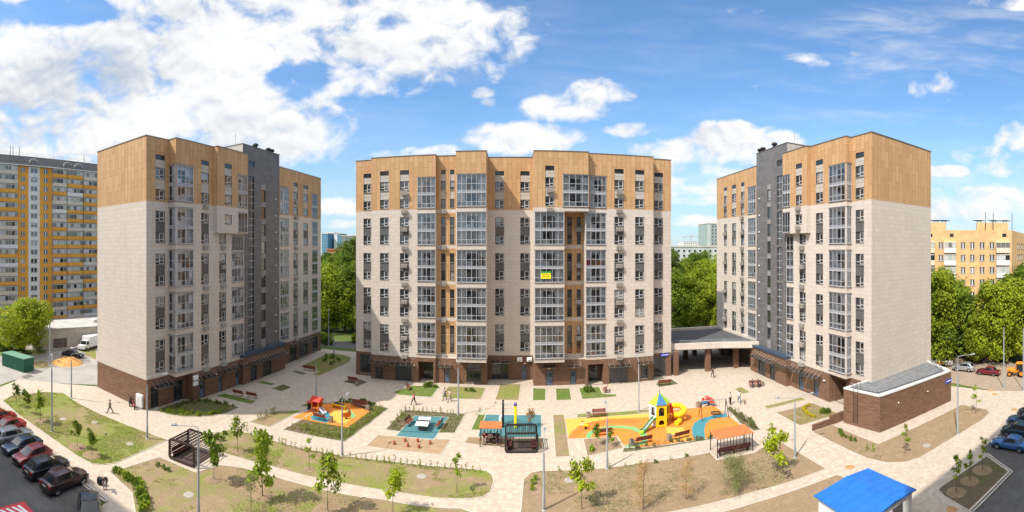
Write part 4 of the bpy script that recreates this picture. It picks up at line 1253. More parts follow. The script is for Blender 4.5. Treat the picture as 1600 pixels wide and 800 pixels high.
# blue roofed kiosk
KI = thing('kiosk', 'white utility kiosk under a bright blue pitched sheet roof', 'kiosk', (24.2, 22.9, 0))
M_BLUE = speck('blue_roof_sheet', (.010, .135, .50), .5, .10, 1.2, (.03, .16, .46), .4)
x0, x1, y0, y1 = 21.2, 27.25, 20.35, 25.5
m = MB(); m.bbox((x0 + .25, y0 + .25, -.02), (x1 - .25, y1 - .25, 2.75), M_WHITE, .02); m.build('wall', KI, KI.location)
xm = (x0 + x1) / 2 + .45
m = MB()
zr, ze, tk = 3.18, 2.93, .10
for a, b, za, zb in ((x0, xm - .012, ze, zr), (xm + .012, x1, zr, ze)):
    m.mesh([(a, y0, za), (b, y0, zb), (b, y1, zb), (a, y1, za), (a, y0, za - tk), (b, y0, zb - tk), (b, y1, zb - tk), (a, y1, za - tk)], [(0, 1, 2, 3), (7, 6, 5, 4), (0, 4, 5, 1), (1, 5, 6, 2), (2, 6, 7, 3), (3, 7, 4, 0)], M_BLUE)
m.tube([(xm, y0 - .01, zr + .0), (xm, y1 + .01, zr + .0)], .03, M_BLUE, 6)
for i in range(1, 6):
    yy = y0 + (y1 - y0) * i / 6
    m.tube([(x0 + .02, yy, ze + .004), (xm - .02, yy, zr + .004)], .012, M_BLUE, 4); m.tube([(xm + .02, yy, zr + .004), (x1 - .02, yy, ze + .004)], .012, M_BLUE, 4)
m.build('roof', KI, KI.location)
m = MB(); m.box((x0 + .22, 22.6, 0), (x0 + .26, 22.75, 2.74), M_BLUE); m.build('trim', KI, KI.location); m = MB(); m.box((24.6, y0 + .2, .3), (25.8, y0 + .24, 2.5), M_FRAMED); m.build('shutter', KI, KI.location)
m = MB(); m.bbox((x1 - .26, 21.2, .1), (x1 - .2, 22.3, 2.2), mat('grey_steel_door', (.30, .32, .33), .5), .02); m.build('door', KI, KI.location)
m = MB(); m.bbox((x1 - .24, 20.9, 2.35), (x1 + .35, 22.6, 2.43), M_STEEL, .02); m.build('door_canopy', KI, KI.location)

# red and white striped awning roof at the bottom left corner
AW = thing('awning', 'red entrance awning with white diagonal stripes at the edge of the road', 'awning', (-27, 11.6, 0))
M_RED = mat('red_awning', (.55, .04, .05), .5)
m = MB(); m.face([(-29.05, 9.2, 3.0), (-24.5, 9.2, 3.0), (-24.5, 14.1, 3.0), (-29.05, 14.0, 3.0)], M_RED)
m.face([(-29.05, 9.2, 2.9), (-29.05, 14.0, 2.9), (-24.5, 14.1, 2.9), (-24.5, 9.2, 2.9)], M_RED)
for a, b in (((-24.5, 9.2), (-24.5, 14.1)), ((-24.5, 14.1), (-29.05, 14.0)), ((-29.05, 14.0), (-29.05, 9.2)), ((-29.05, 9.2), (-24.5, 9.2))):
    m.face([(*a, 2.9), (*b, 2.9), (*b, 3.0), (*a, 3.0)], M_RED)
m.build('roof', AW, AW.location)
m = MB()
for k in range(9):
    a = 9.6 + k * .46
    m.face([(-28.75, a, 3.012), (-28.75, a + .22, 3.012), (-27.3, min(13.8, a + .9), 3.012), (-27.3, min(13.6, a + .68), 3.012)], M_WHITE)
m.build('stripes', AW, AW.location)
for x, y in ((-28.8, 9.4), (-24.7, 9.4), (-28.8, 13.8), (-24.7, 13.8)):
    m = MB(); m.tube([(x, y, -.03), (x, y, 2.9)], .05, M_STEEL, 8); m.build('post', AW, AW.location)

# the block the photograph is taken from: it shades the road
HB = thing('apartment_building', 'tall block behind the viewer whose shade falls on the road', 'apartment building', (0, -9, 0))
HM = speck('plain_render', (.60, .55, .47), .85, .08)
HY = -.6; HH = 50.9
m = MB(); m.box((-90, HY - 15, -.03), (-46, HY, HH), HM); m.box((-45.99, HY - 14, -.03), (-4.01, HY - .02, 24), HM); m.box((-4, HY - 15, -.03), (75, HY, HH), HM); m.build('wall', HB, HB.location)
m = MB()
for i in range(36):
    for k in range(13):
        xx = -72 + i * 4.1
        if -47 < xx < -3 and k > 4: continue
        m.box((xx, HY + .003, 4.4 + k * 3.5), (xx + 1.6, HY + .05, 6.0 + k * 3.5), M_PANED)
tag(m.build('windows', HB, HB.location), kind='stuff')

# ---- yellow and white tower block far left
def old_block(name, label, P0, P1, H, floors, f0, cols, wallm, trim=None, depth=14, zone=None, roofband=None, group=None):
    B = Bld(name, label, 'apartment building', (*mixv(P0, P1, .5), 0), group)
    a = Vector((*P0, 0)); b = Vector((*P1, 0)); d = (b - a).normalized(); n = Vector((d.y, -d.x, 0))
    fh = (H - f0 - 1.5) / floors
    q = [P0, P1, tuple((b - n * depth)[:2]), tuple((a - n * depth)[:2])]
    return B, q, d, n, fh
M_OCHRE = speck('ochre_render', (.70, .34, .06), .85, .08, .6)
M_GREYR = speck('grey_render', (.60, .53, .44), .85, .1, .6)
M_WHITER = speck('white_render', (.68, .67, .65), .8, .05, .6)
P0, P1 = (-122.5, 30.0), (-118.5, 112.0)
YB, q, d, n, fh = old_block('apartment_building', 'ochre and white high rise with dark roof band on the far left', P0, P1, 51, 17, .5, None, None)
fh = 2.82
zone = (lambda z: ('grey_wall', M_GREYR), ())
ops = []; rects = []
def yz(k): return 47.2 - fh * k - 1.5
strips = [((-40, 27), 'b'), ((27, 44.5), 'o'), ((44.5, 62), 'w'), ((62, 81), 'o'), ((81, 103), 'b'), ((103, 128), 'b'), ((128, 150), 'b'), ((150, 172), 'o')]
for (pa, pb), kd in strips:
    if kd == 'o': rects.append(dict(px=(pa, pb), z=(0, 47.6), key=('ochre_wall', M_OCHRE))); wpx = [((pa + pb) / 2 - 3.4, (pa + pb) / 2 + 3.4)]
    elif kd == 'w': rects.append(dict(px=(pa, pb), z=(0, 47.6), key=('white_wall', M_WHITER))); wpx = [((pa + pb) / 2 - 5, (pa + pb) / 2 + 5)]
    else: wpx = []
    for k in range(17):
        for w_ in wpx: ops.append(dict(kind='old', px=w_, z=(yz(k), yz(k) + 1.5)))
YB.piece(P0, P1, -.03, 47.6, zone, ops, rects)
for i in range(1, 4): YB.piece(q[i], q[(i + 1) % 4], -.03, 47.6, (lambda z: ('ochre_wall', M_OCHRE), ()))
dd = (Vector((*P1, 0)) - Vector((*P0, 0))).normalized(); nn_ = Vector((dd.y, -dd.x, 0)); ang = atan2(dd.y, dd.x)
def on_face(px, P0=P0, dd=dd):
    th = TH(px); r = Vector((sin(th), cos(th), 0)); return (-P0[0] * r.y + P0[1] * r.x) / (dd.x * r.y - dd.y * r.x)
R = random.Random(5)
def loggia(w, h, seed, colr):
    """glazed loggia band: parapet panel below, row of panes above, standing a little proud"""
    m = MB(); R = random.Random(seed); nP = max(3, int(w / 1.0))
    m.box((-w / 2, -.9, 0), (w / 2, 0, 1.15), colr)
    m.box((-w / 2, -.9, h - .12), (w / 2, 0, h), M_WHITER)
    m.box((-w / 2 + .02, -.8, 1.15), (w / 2 - .02, -.02, h - .12), mat('loggia_glass', (.16, .16, .14), .15, 0, .6))
    for i in range(nP):
        if R.random() < .6: m.box((-w / 2 + w * i / nP + .06, -.84, 1.2), (-w / 2 + w * (i + 1) / nP - .06, -.801, h - .2), R.choice([M_FRAME, mat('pale_curtain', (.42, .42, .38), .8), M_PANED, mat('greenish_blind', (.34, .40, .35), .7)]))
        m.box((-w / 2 + w * i / nP - .03, -.88, 1.15), (-w / 2 + w * i / nP + .03, -.80, h - .12), M_WHITE if R.random() < .7 else M_FRAME)
    return m
for (pa, pb), kd in strips:
    if kd != 'b': continue
    ua, ub = on_face(pa + .6), on_face(pb - .6); ua, ub = min(ua, ub), max(ua, ub)
    ua = max(ua, .3); wd = round(ub - ua, 2)
    if wd < 1: continue
    for k in range(17):
        z = yz(k) - .95; cl = M_OCHRE if R.random() < (.85 if (k + int(pa)) % 2 else .5) else M_GREYR
        if R.random() < .08: cl = M_WHITER
        sd = R.randrange(6)
        p = Vector((*P0, 0)) + dd * ((ua + ub) / 2)
        YB.put('loggia', YB.me(('loggia', wd, sd, cl.name), lambda: loggia(wd, 2.62, sd, cl)), (p.x, p.y, z), ang)
m = MB(); pr = [Vector((*P0, 0)) + nn_ * .9, Vector((*P1, 0)) + nn_ * .9, Vector((*P1, 0)) - nn_ * 2, Vector((*P0, 0)) - nn_ * 2]
v = [(p.x, p.y, 47.9) for p in pr[:2]] + [(p.x, p.y, 51.2) for p in pr[2:]]
m.face(v, mat('dark_roof_sheet', (.075, .075, .078), .6)); m.face([(pr[0].x, pr[0].y, 47.6), (pr[1].x, pr[1].y, 47.6), (pr[1].x, pr[1].y, 47.9), (pr[0].x, pr[0].y, 47.9)], M_WHITER)
m.face([(pr[3].x, pr[3].y, 51.2), (pr[2].x, pr[2].y, 51.2), (q[2][0], q[2][1], 50.5), (q[3][0], q[3][1], 50.5)], M_ROOF)
m.build('roof', YB.root, YB.loc)
m = MB(); rail(m, [tuple((pr[3] + nn_ * .3)[:2]), tuple((pr[2] + nn_ * .3)[:2])], 1.0, 51.1, M_STEEL, 3, 2); m.build('roof_railing', YB.root, YB.loc)
for px in (52, 105, 122):
    u = on_face(px); p = Vector((*P0, 0)) + dd * u + nn_ * .3; m = MB()
    pts = [p + dd * (1.5 * cos(t_)) + Vector((0, 0, 48.6 + 1.3 * sin(t_))) for t_ in [pi * (-.12 + 1.24 * i / 12) for i in range(13)]]
    m.tube(pts, .18, mat('pale_grey_trim', (.42, .41, .39), .7), 6); m.build('roof_ornament', YB.root, YB.loc)
for px, y in ((20, 0), (24, 0), (34, 0), (136, 0)):
    u = on_face(px); p = Vector((*P0, 0)) + dd * u - nn_ * 2; m = MB(); m.tube([(p.x, p.y, 50.8), (p.x, p.y, 54)], .12, M_STEEL, 5); m.build('antenna', YB.root, YB.loc)
YB.done()

# ---- low grey garage behind the left block
GB = thing('garage', 'long low whitewashed garage with flat roof in front of the ochre high rise', 'garage', (-99, 62, 0))
ga = [(-104.5, 52.2), (-92.0, 62.8), (-86, 70), (-92, 84), (-112, 64)]
g0 = G(62, 547); g1 = G(150, 541)
ga = [(g0.x, g0.y), (g1.x, g1.y), (g1.x - 10, g1.y + 9), (g0.x - 9, g0.y + 9)]
m = MB(); m.prism(ccw(ga), -.03, 4.3, speck('garage_whitewash', (.46, .42, .37), .9, .15, .5)); m.build('wall', GB, GB.location)
m = MB(); m.prism(ccw([mixv(p, (sum(a for a, _ in ga) / 4, sum(b for _, b in ga) / 4), -.03) for p in ga]), 4.31, 4.55, speck('garage_roof', (.40, .385, .36), .9, .15, .4)); m.build('roof', GB, GB.location)
dg = Vector((ga[1][0] - ga[0][0], ga[1][1] - ga[0][1], 0)).normalized(); ng = Vector((dg.y, -dg.x, 0))
Mg = Matrix(((dg.x, -ng.x, 0, 0), (dg.y, -ng.y, 0, 0), (0, 0, 1, 0), (0, 0, 0, 1)))
m = MB(); c = G(93, 545.5) + Vector((0, 0, 0)); Mx = Matrix.Translation(Vector((*mixv(ga[0], ga[1], .35), 0))) @ Mg
m.box((-1.5, -.06, .3), (1.6, .02, 2.3), speck('weathered_gate', (.14, .11, .10), .9, .4, 3), Mx); m.build('gate', GB, GB.location)
m = MB(); m.bbox((ga[1][0] - 5.4, ga[1][1] + 2.2, 4.55), (ga[1][0] - 4.0, ga[1][1] + 3.4, 5.3), M_WHITER, .1); m.build('roof_vent', GB, GB.location)

# ---- orange brick block on the right
M_OBRICK = speck('orange_brick', (.64, .40, .19), .9, .14, .8)
oc = (91.2, 41.0); P0o, P1o = (74.5, 68.5), oc
OB = Bld('apartment_building', 'old orange brick block with white balconies behind the trees on the right', 'apartment building', (84, 56, 0))
do = (Vector((*P1o, 0)) - Vector((*P0o, 0))).normalized(); no = Vector((do.y, -do.x, 0))
H_O = 26.2; tops = [23.4 - 2.82 * k for k in range(8)]
zone = (lambda z: ('brick_wall', M_OBRICK), ())
ops = []
for k, zt in enumerate(tops):
    for px in ((1466.5, 1474), (1501, 1508.5), (1515.5, 1523), (1530.5, 1538.5), (1546, 1554)):
        ops.append(dict(kind='old', px=px, z=(zt - 1.5, zt)))
ops += [dict(kind='slot', px=p, z=(24.6, 25.4)) for p in ((1452, 1457), (1484, 1490), (1566, 1572.5))]
OB.piece(P0o, P1o, -.03, H_O, zone, ops)
q3 = (P1o[0] + 24, P1o[1] + 6.5)
ops2 = [dict(kind='old', u=(u_, u_ + 1.6), z=(zt - 1.5, zt)) for zt in tops for u_ in (9, 12, 15.5, 19)]
OB.piece(P1o, q3, -.03, H_O, zone, ops2)
OB.piece(q3, (q3[0] - 12, q3[1] + 20), -.03, H_O, zone); OB.piece((q3[0] - 12, q3[1] + 20), P0o, -.03, H_O, zone)
OB.cap([P0o, P1o, q3, (q3[0] - 12, q3[1] + 20)], H_O - .02, M_ROOF, 'roof')
def ospan(pa, pb): 
    r = []
    for px in (pa, pb):
        th = TH(px); rr = Vector((sin(th), cos(th), 0)); r.append((-P0o[0] * rr.y + P0o[1] * rr.x) / (do.x * rr.y - do.y * rr.x))
    return sorted(r)
ango = atan2(do.y, do.x)
for (pa, pb) in ((1441, 1461), (1475.5, 1494), (1556.5, 1577.5)):
    a, b = ospan(pa, pb)
    for k in range(8):
        w_ = round(b - a, 2); p = Vector((*P0o, 0)) + do * ((a + b) / 2)
        cl = R.choice([M_WHITER, M_WHITER, M_WHITER, speck('cream_balcony', (.62, .56, .45), .8, .08)]); sd = R.randrange(6)
        OB.put('balcony', OB.me(('balcony', w_, sd, cl.name), lambda: loggia(w_, 2.45, sd, cl)), (p.x, p.y, tops[k] - 2.4), ango)
for (pa, pb) in ((1442, 1477), (1527, 1578)):
    a, b = ospan(pa, pb); p0 = Vector((*P0o, 0)) + do * a - no * 3; p1 = Vector((*P0o, 0)) + do * b - no * 3
    m = MB(); m.prism(ccw([tuple(p0[:2]), tuple(p1[:2]), tuple((p1 - no * 3)[:2]), tuple((p0 - no * 3)[:2])]), H_O, H_O + 1.9, M_OBRICK)
    for f in (.08, .55, .9):
        c = p0.lerp(p1, f) - no * 1.2
        m.bbox((c.x - 1.2, c.y - 1.0, H_O + 2.35), (c.x + 1.2, c.y + 1.0, H_O + 2.5), M_BLACK, .03)
        for sx in (-1, 1): m.box((c.x + sx * .8 - .05, c.y - .05, H_O + 1.9), (c.x + sx * .8 + .05, c.y + .05, H_O + 2.35), M_BLACK)
    m.build('roof_house', OB.root, OB.loc)
for px in (1450, 1541, 1553, 1583):
    a, _ = ospan(px, px + 1); p = Vector((*P0o, 0)) + do * a - no * 2; m = MB(); m.tube([(p.x, p.y, H_O), (p.x, p.y, H_O + 4.2)], .07, M_BLACK, 5); m.build('antenna', OB.root, OB.loc)
OB.done()

# ---- distant buildings seen through the gaps
def far_block(label, px0, px1, r, ytop, wallm, floors, depth=18, strips=None, cat='apartment building', name='apartment_building', top=None):
    a = Vector((r * tan(TH(px0)), r, 0)); b = Vector((r * tan(TH(px1)), r, 0))
    H = HC + (HOR - ytop) * r / cos(TH((px0 + px1) / 2)) / F
    B = thing(name, label, cat, ((a.x + b.x) / 2, r, 0))
    m = MB(); m.box((a.x, r, -.05), (b.x, r + depth, H), wallm); m.build('wall', B, B.location)
    W = b.x - a.x; fh = 2.9; nfl = min(floors, int((H - 2) / fh)); nc = max(2, int(W / 3.2))
    for k in range(nfl):
        for i in range(nc):
            if strips and i % strips[0] == 0: continue
            z = H - 1.2 - fh * (k + 1) + 1.2; x = a.x + W * (i + .25) / nc
            wm = cached(('farwin',), lambda: (lambda q: (q.box((0, -.05, 0), (1.6, .05, 1.5), M_WHITE), q.box((.1, -.07, .1), (1.5, -.05, 1.4), M_PANED), q.build('window'))[2])(MB()))
            o = bpy.data.objects.new('window', wm.data); COL.objects.link(o); o.parent = B; o.location = (x - B.location.x, -.04, z)
    if 'farwin_used' not in CACHE: CACHE['farwin_used'] = 1; bpy.data.objects.remove(CACHE[('farwin',)]) if False else None
    if strips:
        for i in range(0, nc, strips[0]):
            m = MB(); m.box((a.x + W * i / nc, r - .12, 0), (a.x + W * (i + 1) / nc, r - .003, H), strips[1]); m.build('facade_strip', B, B.location)
    m = MB(); m.box((a.x - .3, r - .3, H), (b.x + .3, r + depth + .3, H + .8), top or M_GREYR); m.build('roof', B, B.location)
    return B
M_PALEG = speck('pale_grey_panels', (.50, .53, .52), .8, .1, .4)
far_block('long pale panel block low behind the trees right of the middle block', 1030, 1160, 232, 386, M_PALEG, 6)
far_block('grey green tower rising behind the pale panel block', 1105, 1132, 330, 350, speck('grey_green_panels', (.28, .34, .33), .8, .1, .4), 12, strips=(3, M_PALEG))
far_block('small white building under construction beside the distant crane', 1068, 1100, 520, 378, M_WHITER, 5)
M_BLUET = speck('blue_panels', (.10, .27, .42), .6, .08, .3)
far_block('distant blue and white tower at the left end of the skyline', 498, 512, 420, 365.5, M_BLUET, 12, strips=(3, M_WHITER))
far_block('distant tall white tower between two blue edged ones', 512, 522, 440, 364.5, M_WHITER, 12)
far_block('distant blue tower right of the white one', 522, 532, 430, 366, M_BLUET, 12, strips=(3, M_WHITER))
far_block('distant dark green grey block next to the middle block', 533, 562, 380, 369, speck('dark_grey_green', (.17, .22, .22), .7, .15, .3), 9)
far_block('red roofed brick house rising above the trees left of the middle block', 511, 536, 210, 391, speck('red_brick', (.38, .17, .10), .85, .15, .5), 4, 12, top=speck('red_roof', (.42, .15, .08), .8))
if ('farwin',) in CACHE: bpy.data.objects.remove(CACHE[('farwin',)])
CR = thing('tower_crane', 'faint tower crane far away over the pale panel block', 'crane', (600 * tan(TH(1080)), 600, 0))
m = MB(); x = CR.location.x
M_CRANE = mat('crane_grey', (.45, .45, .45), .6)
for dx in (-.8, .8):
    for dy in (-.8, .8): m.tube([(x + dx, 600 + dy, 0), (x + dx, 600 + dy, 45)], .25, M_CRANE, 4)
for k in range(30): m.tube([(x - .8, 599.2, k * 1.5), (x + .8, 599.2, k * 1.5 + 1.5)], .15, M_CRANE, 4)
m.build('mast', CR, CR.location)
m = MB(); m.tube([(x - 12, 600, 42), (x, 600, 43.5), (x + 24, 600, 42)], .5, M_CRANE, 4); m.tube([(x - 11, 600, 42), (x, 600, 48), (x + 20, 600, 42)], .15, M_CRANE, 4); m.build('jib', CR, CR.location)
m = MB(); m.box((x - 13, 599, 40), (x - 10, 601, 42), M_CRANE); m.build('counterweight', CR, CR.location)
# ------------------------------------------------------------------ trees, shrubs, saplings
def leafmat(name, dark, light, warm=0.0):
    def f(T, b):
        att = T.new('ShaderNodeAttribute'); att.attribute_name = 'tone'
        r = T.new('ShaderNodeObjectInfo').outputs['Random']
        k = T.math('ADD', att.outputs['Fac'], T.math('MULTIPLY', T.math('SUBTRACT', r, .5), .35), clamp=True)
        c = T.mix(k, dark, light)
        T.l.new(c, b.inputs['Base Color'])
        b.inputs['Roughness'].default_value = .55
        b.inputs['Specular IOR Level'].default_value = .25
        tr = T.new('ShaderNodeBsdfTranslucent'); T.l.new(T.mix(.35, c, (.22, .30, .02)), tr.inputs[0])
        mx = T.new('ShaderNodeMixShader'); mx.inputs[0].default_value = .45
        T.l.new(b.outputs[0], mx.inputs[1]); T.l.new(tr.outputs[0], mx.inputs[2])
        T.l.new(mx.outputs[0], T.n['Material Output'].inputs['Surface'])
    return mat(name, rough=.6, build=f)
L_BRIGHT = leafmat('bright_foliage', (.105, .155, .010), (.43, .50, .03))
L_MID = leafmat('green_foliage', (.06, .115, .012), (.27, .37, .028))
L_DEEP = leafmat('deep_foliage', (.045, .085, .012), (.15, .22, .025))
L_YOUNG = leafmat('young_foliage', (.15, .23, .015), (.38, .48, .03))
L_LIME = leafmat('lime_foliage', (.26, .34, .012), (.52, .58, .03))
L_GREY = leafmat('greyish_needles', (.15, .165, .06), (.32, .33, .14))
L_DRY = leafmat('dry_needles', (.40, .22, .08), (.58, .38, .17))
L_RUST = leafmat('rusty_leaves', (.22, .09, .035), (.46, .27, .12))
L_YELLOW = leafmat('yellow_flowers', (.45, .38, .02), (.75, .62, .05))
BARK = speck('bark', (.13, .10, .075), .95, .3, 5)
BARKY = speck('young_bark', (.20, .16, .12), .9, .2, 6)
def leaf_cloud(name, pts, size, m, R, fold=.35):
    """many small leaf clumps, each a bent pair of faces with its own tone"""
    V, Fc, tone = [], [], []
    for (p, nrm, tn) in pts:
        nrm = (Vector(nrm) + Vector((R.gauss(0, .38), R.gauss(0, .38), R.gauss(0, .38)))).normalized()
        a = nrm.cross(Vector((R.gauss(0, 1), R.gauss(0, 1), R.gauss(0, 1)))).normalized(); b = nrm.cross(a)
        s = size * R.uniform(.6, 1.35)
        i = len(V); p = Vector(p)
        V += [p - a * s, p - b * s * .55 + nrm * s * fold * .5, p + a * s, p + b * s * .55 + nrm * s * fold * .5, p + a * s * .1 - nrm * s * fold * .2]
        Fc += [(i, i + 1, i + 4), (i + 1, i + 2, i + 4), (i + 2, i + 3, i + 4), (i + 3, i, i + 4)]
        tone += [tn] * 4
    me = bpy.data.meshes.new(name); me.from_pydata([tuple(v) for v in V], [], Fc); me.materials.append(m)
    at = me.attributes.new('tone', 'FLOAT', 'FACE'); at.data.foreach_set('value', tone); me.update()
    return me
def crown_points(R, n, H, W, base, lobes=16, dense=.72, flat=1.0, tone0=.5):
    """leaf positions over a heap of lobes between BASE and H"""
    L = []
    for i in range(lobes):
        f = (i + .5) / lobes; zz = base + (H - base) * f
        env = sin(pi * min(1, max(.12, .18 + .78 * f))) ** .7
        a = R.uniform(0, 2 * pi); rr = W * .5 * env * R.uniform(.25, .95)
        rad = W * R.uniform(.16, .27) * (.65 + .5 * env)
        L.append((Vector((rr * cos(a), rr * sin(a), min(zz, H - rad * .7))), rad * R.uniform(.7, 1.25), R.uniform(-.22, .22)))
    out = []
    while len(out) < n:
        c, rad, tn = R.choice(L)
        d = Vector((R.gauss(0, 1), R.gauss(0, 1), R.gauss(0, 1) * flat)).normalized()
        k = dense + (1 - dense) * R.random() if R.random() < .8 else R.uniform(.2, 1.0)
        if R.random() < .08: k *= R.uniform(1.02, 1.2)
        p = c + d * rad * k * (1 + .18 * noise.noise(p_ * 2.2) if (p_ := c + d * rad) else 1)
        if p.z < base * .8: continue
        nz_ = noise.noise(p * .75 + Vector((lobes, n * .01, 0)))
        if W > 4 and nz_ < -.22 and R.random() < .8: continue
        tn = tn + .55 * noise.noise(p * 1.3 + Vector((7, 1, 3)))
        out.append((p, (d + Vector((0, 0, .4))).normalized(), min(1, max(0, tone0 + tn + R.gauss(0, .2)))))
    return out
def trunk_mb(R, H, W, r0, m, limbs=7, lean=0.0):
    mb = MB()
    top = Vector((lean * H, R.uniform(-.02, .02) * H, H * .82))
    pts = [Vector((0, 0, -.05)), top * .12 + Vector((0, 0, 0)), top * .4 + Vector((R.uniform(-.1, .1), R.uniform(-.1, .1), 0)) * r0 * 4, top * .7, top]
    mb.tube(pts, [r0 * 1.35, r0, r0 * .8, r0 * .5, r0 * .15], m, 8)
    for i in range(limbs):
        f = R.uniform(.28, .8); p = top * f; a = R.uniform(0, 2 * pi); l = W * R.uniform(.22, .42) * (1.15 - f * .6)
        q = p + Vector((cos(a) * l, sin(a) * l, l * R.uniform(.5, 1.1)))
        mb.tube([p, p.lerp(q, .5) + Vector((0, 0, -l * .06)), q], [r0 * .4, r0 * .25, r0 * .08], m, 6)
    return mb
TREEK = {}
def tree_proto(key, H, W, base, n, size, m, r0=.22, lobes=18, seed=1, limbs=7, flat=1.0, tone0=.5, lean=0.0, bark=None, dense=.72):
    if key not in TREEK:
        R = random.Random(seed)
        cm = leaf_cloud('crown', crown_points(R, n, H, W, base, lobes, dense, flat, tone0), size, m, R)
        to = trunk_mb(R, H, W, r0, bark or BARK, limbs, lean).build('trunk'); tm = to.data; bpy.data.objects.remove(to)
        TREEK[key] = (tm, cm)
    return TREEK[key]
def plant(name, label, cat, key, loc, rz=0, sc=1.0, group=None):
    tm, cm = TREEK[key]
    t_ = thing(name, label, cat, tuple(loc), rz, group)
    t_.scale = (sc, sc, sc) if not isinstance(sc, tuple) else sc
    for nm, me in (('trunk', tm), ('crown', cm)):
        if me is None: continue
        o = bpy.data.objects.new(nm, me); COL.objects.link(o); o.parent = t_
    return t_
for i in range(3):
    tree_proto(('big', i), 16.0 + i, 10.5, 2.2, 8500, .27, L_MID, .28, 26, 20 + i, limbs=12)
    tree_proto(('bright', i), 14.0 + i * .8, 9.5, 1.6, 8500, .26, L_BRIGHT, .25, 26, 40 + i, tone0=.55, limbs=12)
    tree_proto(('deep', i), 17.0 + i, 9.5, 2.0, 8000, .28, L_DEEP, .28, 24, 60 + i, limbs=12)
tree_proto(('round', 0), 11.2, 12.0, 2.2, 12000, .27, L_BRIGHT, .35, 26, 81, tone0=.62, limbs=9)
TG = 'trees between and behind the buildings'
plant('tree', 'broad bright green tree beside the garage on the far left', 'tree', ('round', 0), G(38, 552), .4, 1.0, None)
R = random.Random(11)
# the wood seen through the left gap and the right gap, front rows bright, rear rows deeper
rows_l = [(468, 104, 'bright', .95), (497, 103, 'bright', .98), (516, 108, 'bright', 1.1), (536, 106, 'bright', 1.05), (556, 107, 'big', 1.0), (580, 108, 'big', .9), (505, 120, 'big', 1.15), (528, 124, 'big', 1.2), (549, 118, 'big', 1.18), (515, 145, 'deep', 1.15), (540, 138, 'deep', 1.32), (553, 150, 'deep', 1.4), (527, 165, 'deep', 1.2), (503, 150, 'deep', 1.12), (490, 125, 'big', 1.05)]
rows_r = [(1046, 104, 'big', 1.05), (1058, 112, 'bright', 1.0), (1079, 108, 'bright', .95), (1098, 107, 'bright', .97), (1117, 109, 'bright', 1.0), (1136, 110, 'bright', 1.02), (1156, 112, 'bright', .9), (1048, 125, 'deep', 1.12), (1070, 128, 'bright', 1.1), (1091, 125, 'bright', 1.16), (1112, 124, 'bright', 1.18), (1130, 128, 'bright', 1.15), (1075, 155, 'big', 1.1), (1102, 150, 'bright', 1.15), (1122, 160, 'bright', 1.16), (1052, 150, 'deep', 1.25), (1085, 185, 'big', 1.25), (1100, 190, 'big', 1.2)]
nm = ['front row', 'second row', 'rear row']
for side, rows in (('left', rows_l), ('right', rows_r)):
    for i, (px, y, kd, sc) in enumerate(rows):
        row = nm[0] if y < 113 else (nm[1] if y < 132 else nm[2])
        col = {'bright': 'light green', 'big': 'mid green', 'deep': 'dark green'}[kd]
        gp_ = f'{col} trees in the {row} of the wood {"left" if side == "left" else "right"} of the middle block'
        plant('tree', f'{col} leafy tree in the {row} of the wood {side} of the middle block', 'tree', (kd, i % 3), (y * tan(TH(px)) + R.uniform(-1, 1), y, 0), R.uniform(0, 6), sc * R.uniform(.95, 1.05), gp_)
# trees along the right-hand street
rt = [(1440, 88, 'big', 1.0), (1458, 83, 'bright', 1.16), (1474, 91, 'bright', 1.12), (1486, 84, 'big', .95), (1499, 93, 'bright', .92), (1511, 87, 'deep', .66), (1522, 84, 'bright', .66), (1536, 90, 'big', .80), (1549, 84, 'bright', .98), (1563, 89, 'deep', .90), (1574, 83, 'bright', 1.02), (1588, 90, 'big', 1.02), (1601, 84, 'bright', 1.12), (1620, 86, 'deep', 1.0)]
for i, (px, r, kd, sc) in enumerate(rt):
    th = TH(px)
    plant('tree', {'bright': 'yellowish green', 'big': 'mid green', 'deep': 'dark green'}[kd] + ' street tree in front of the orange brick block', 'tree', (kd, i % 3), (r * sin(th), r * cos(th), 0), R.uniform(0, 6), (sc * R.uniform(.85, 1.1), sc * R.uniform(.85, 1.1), sc), {'bright': 'yellowish green ', 'big': 'mid green ', 'deep': 'dark green '}[kd] + 'street trees in front of the orange brick block')
# low bushes under them
tree_proto(('bush', 0), 1.8, 2.6, .1, 1500, .14, L_MID, .05, 12, 91, limbs=5)
tree_proto(('bush', 1), .5, .7, .05, 200, .065, L_MID, .02, 8, 92, limbs=4)
tree_proto(('bush', 2), .5, .65, .04, 200, .065, L_YOUNG, .02, 8, 93, limbs=4)
tree_proto(('bush', 3), .55, .7, .05, 200, .06, L_GREY, .02, 8, 97, limbs=4)
tree_proto(('seed', 0), .7, .4, .12, 40, .06, L_GREY, .014, 8, 94, limbs=5, dense=.3)
tree_proto(('seed', 1), .6, .4, .08, 45, .06, L_YOUNG, .014, 8, 95, limbs=4, dense=.3)
tree_proto(('flower', 0), .35, .6, .03, 160, .06, L_YELLOW, .012, 8, 96, limbs=3)
for i, (px, py) in enumerate(((1446, 556), (1452, 553), (1462, 552), (1487, 556), (1520, 560), (1530, 563), (1556, 566), (1570, 570))):
    p = G(px, py); d = p.normalized() * 5
    plant('bush', 'low bush under the street trees on the right', 'bush', ('bush', 0), (p.x + d.x, p.y + d.y, 0), i, R.uniform(.9, 1.4), 'bushes under the street trees')
for i, (px, py, s) in enumerate(((5, 547, 1.2), (16, 546, 1.0), (30, 547, .9), (58, 545, 1.3))):
    p = G(px, py); plant('bush', 'low bush at the foot of the broad tree on the far left', 'bush', ('bush', 0), (p.x, p.y, 0), i, s, 'bushes under the broad left tree')
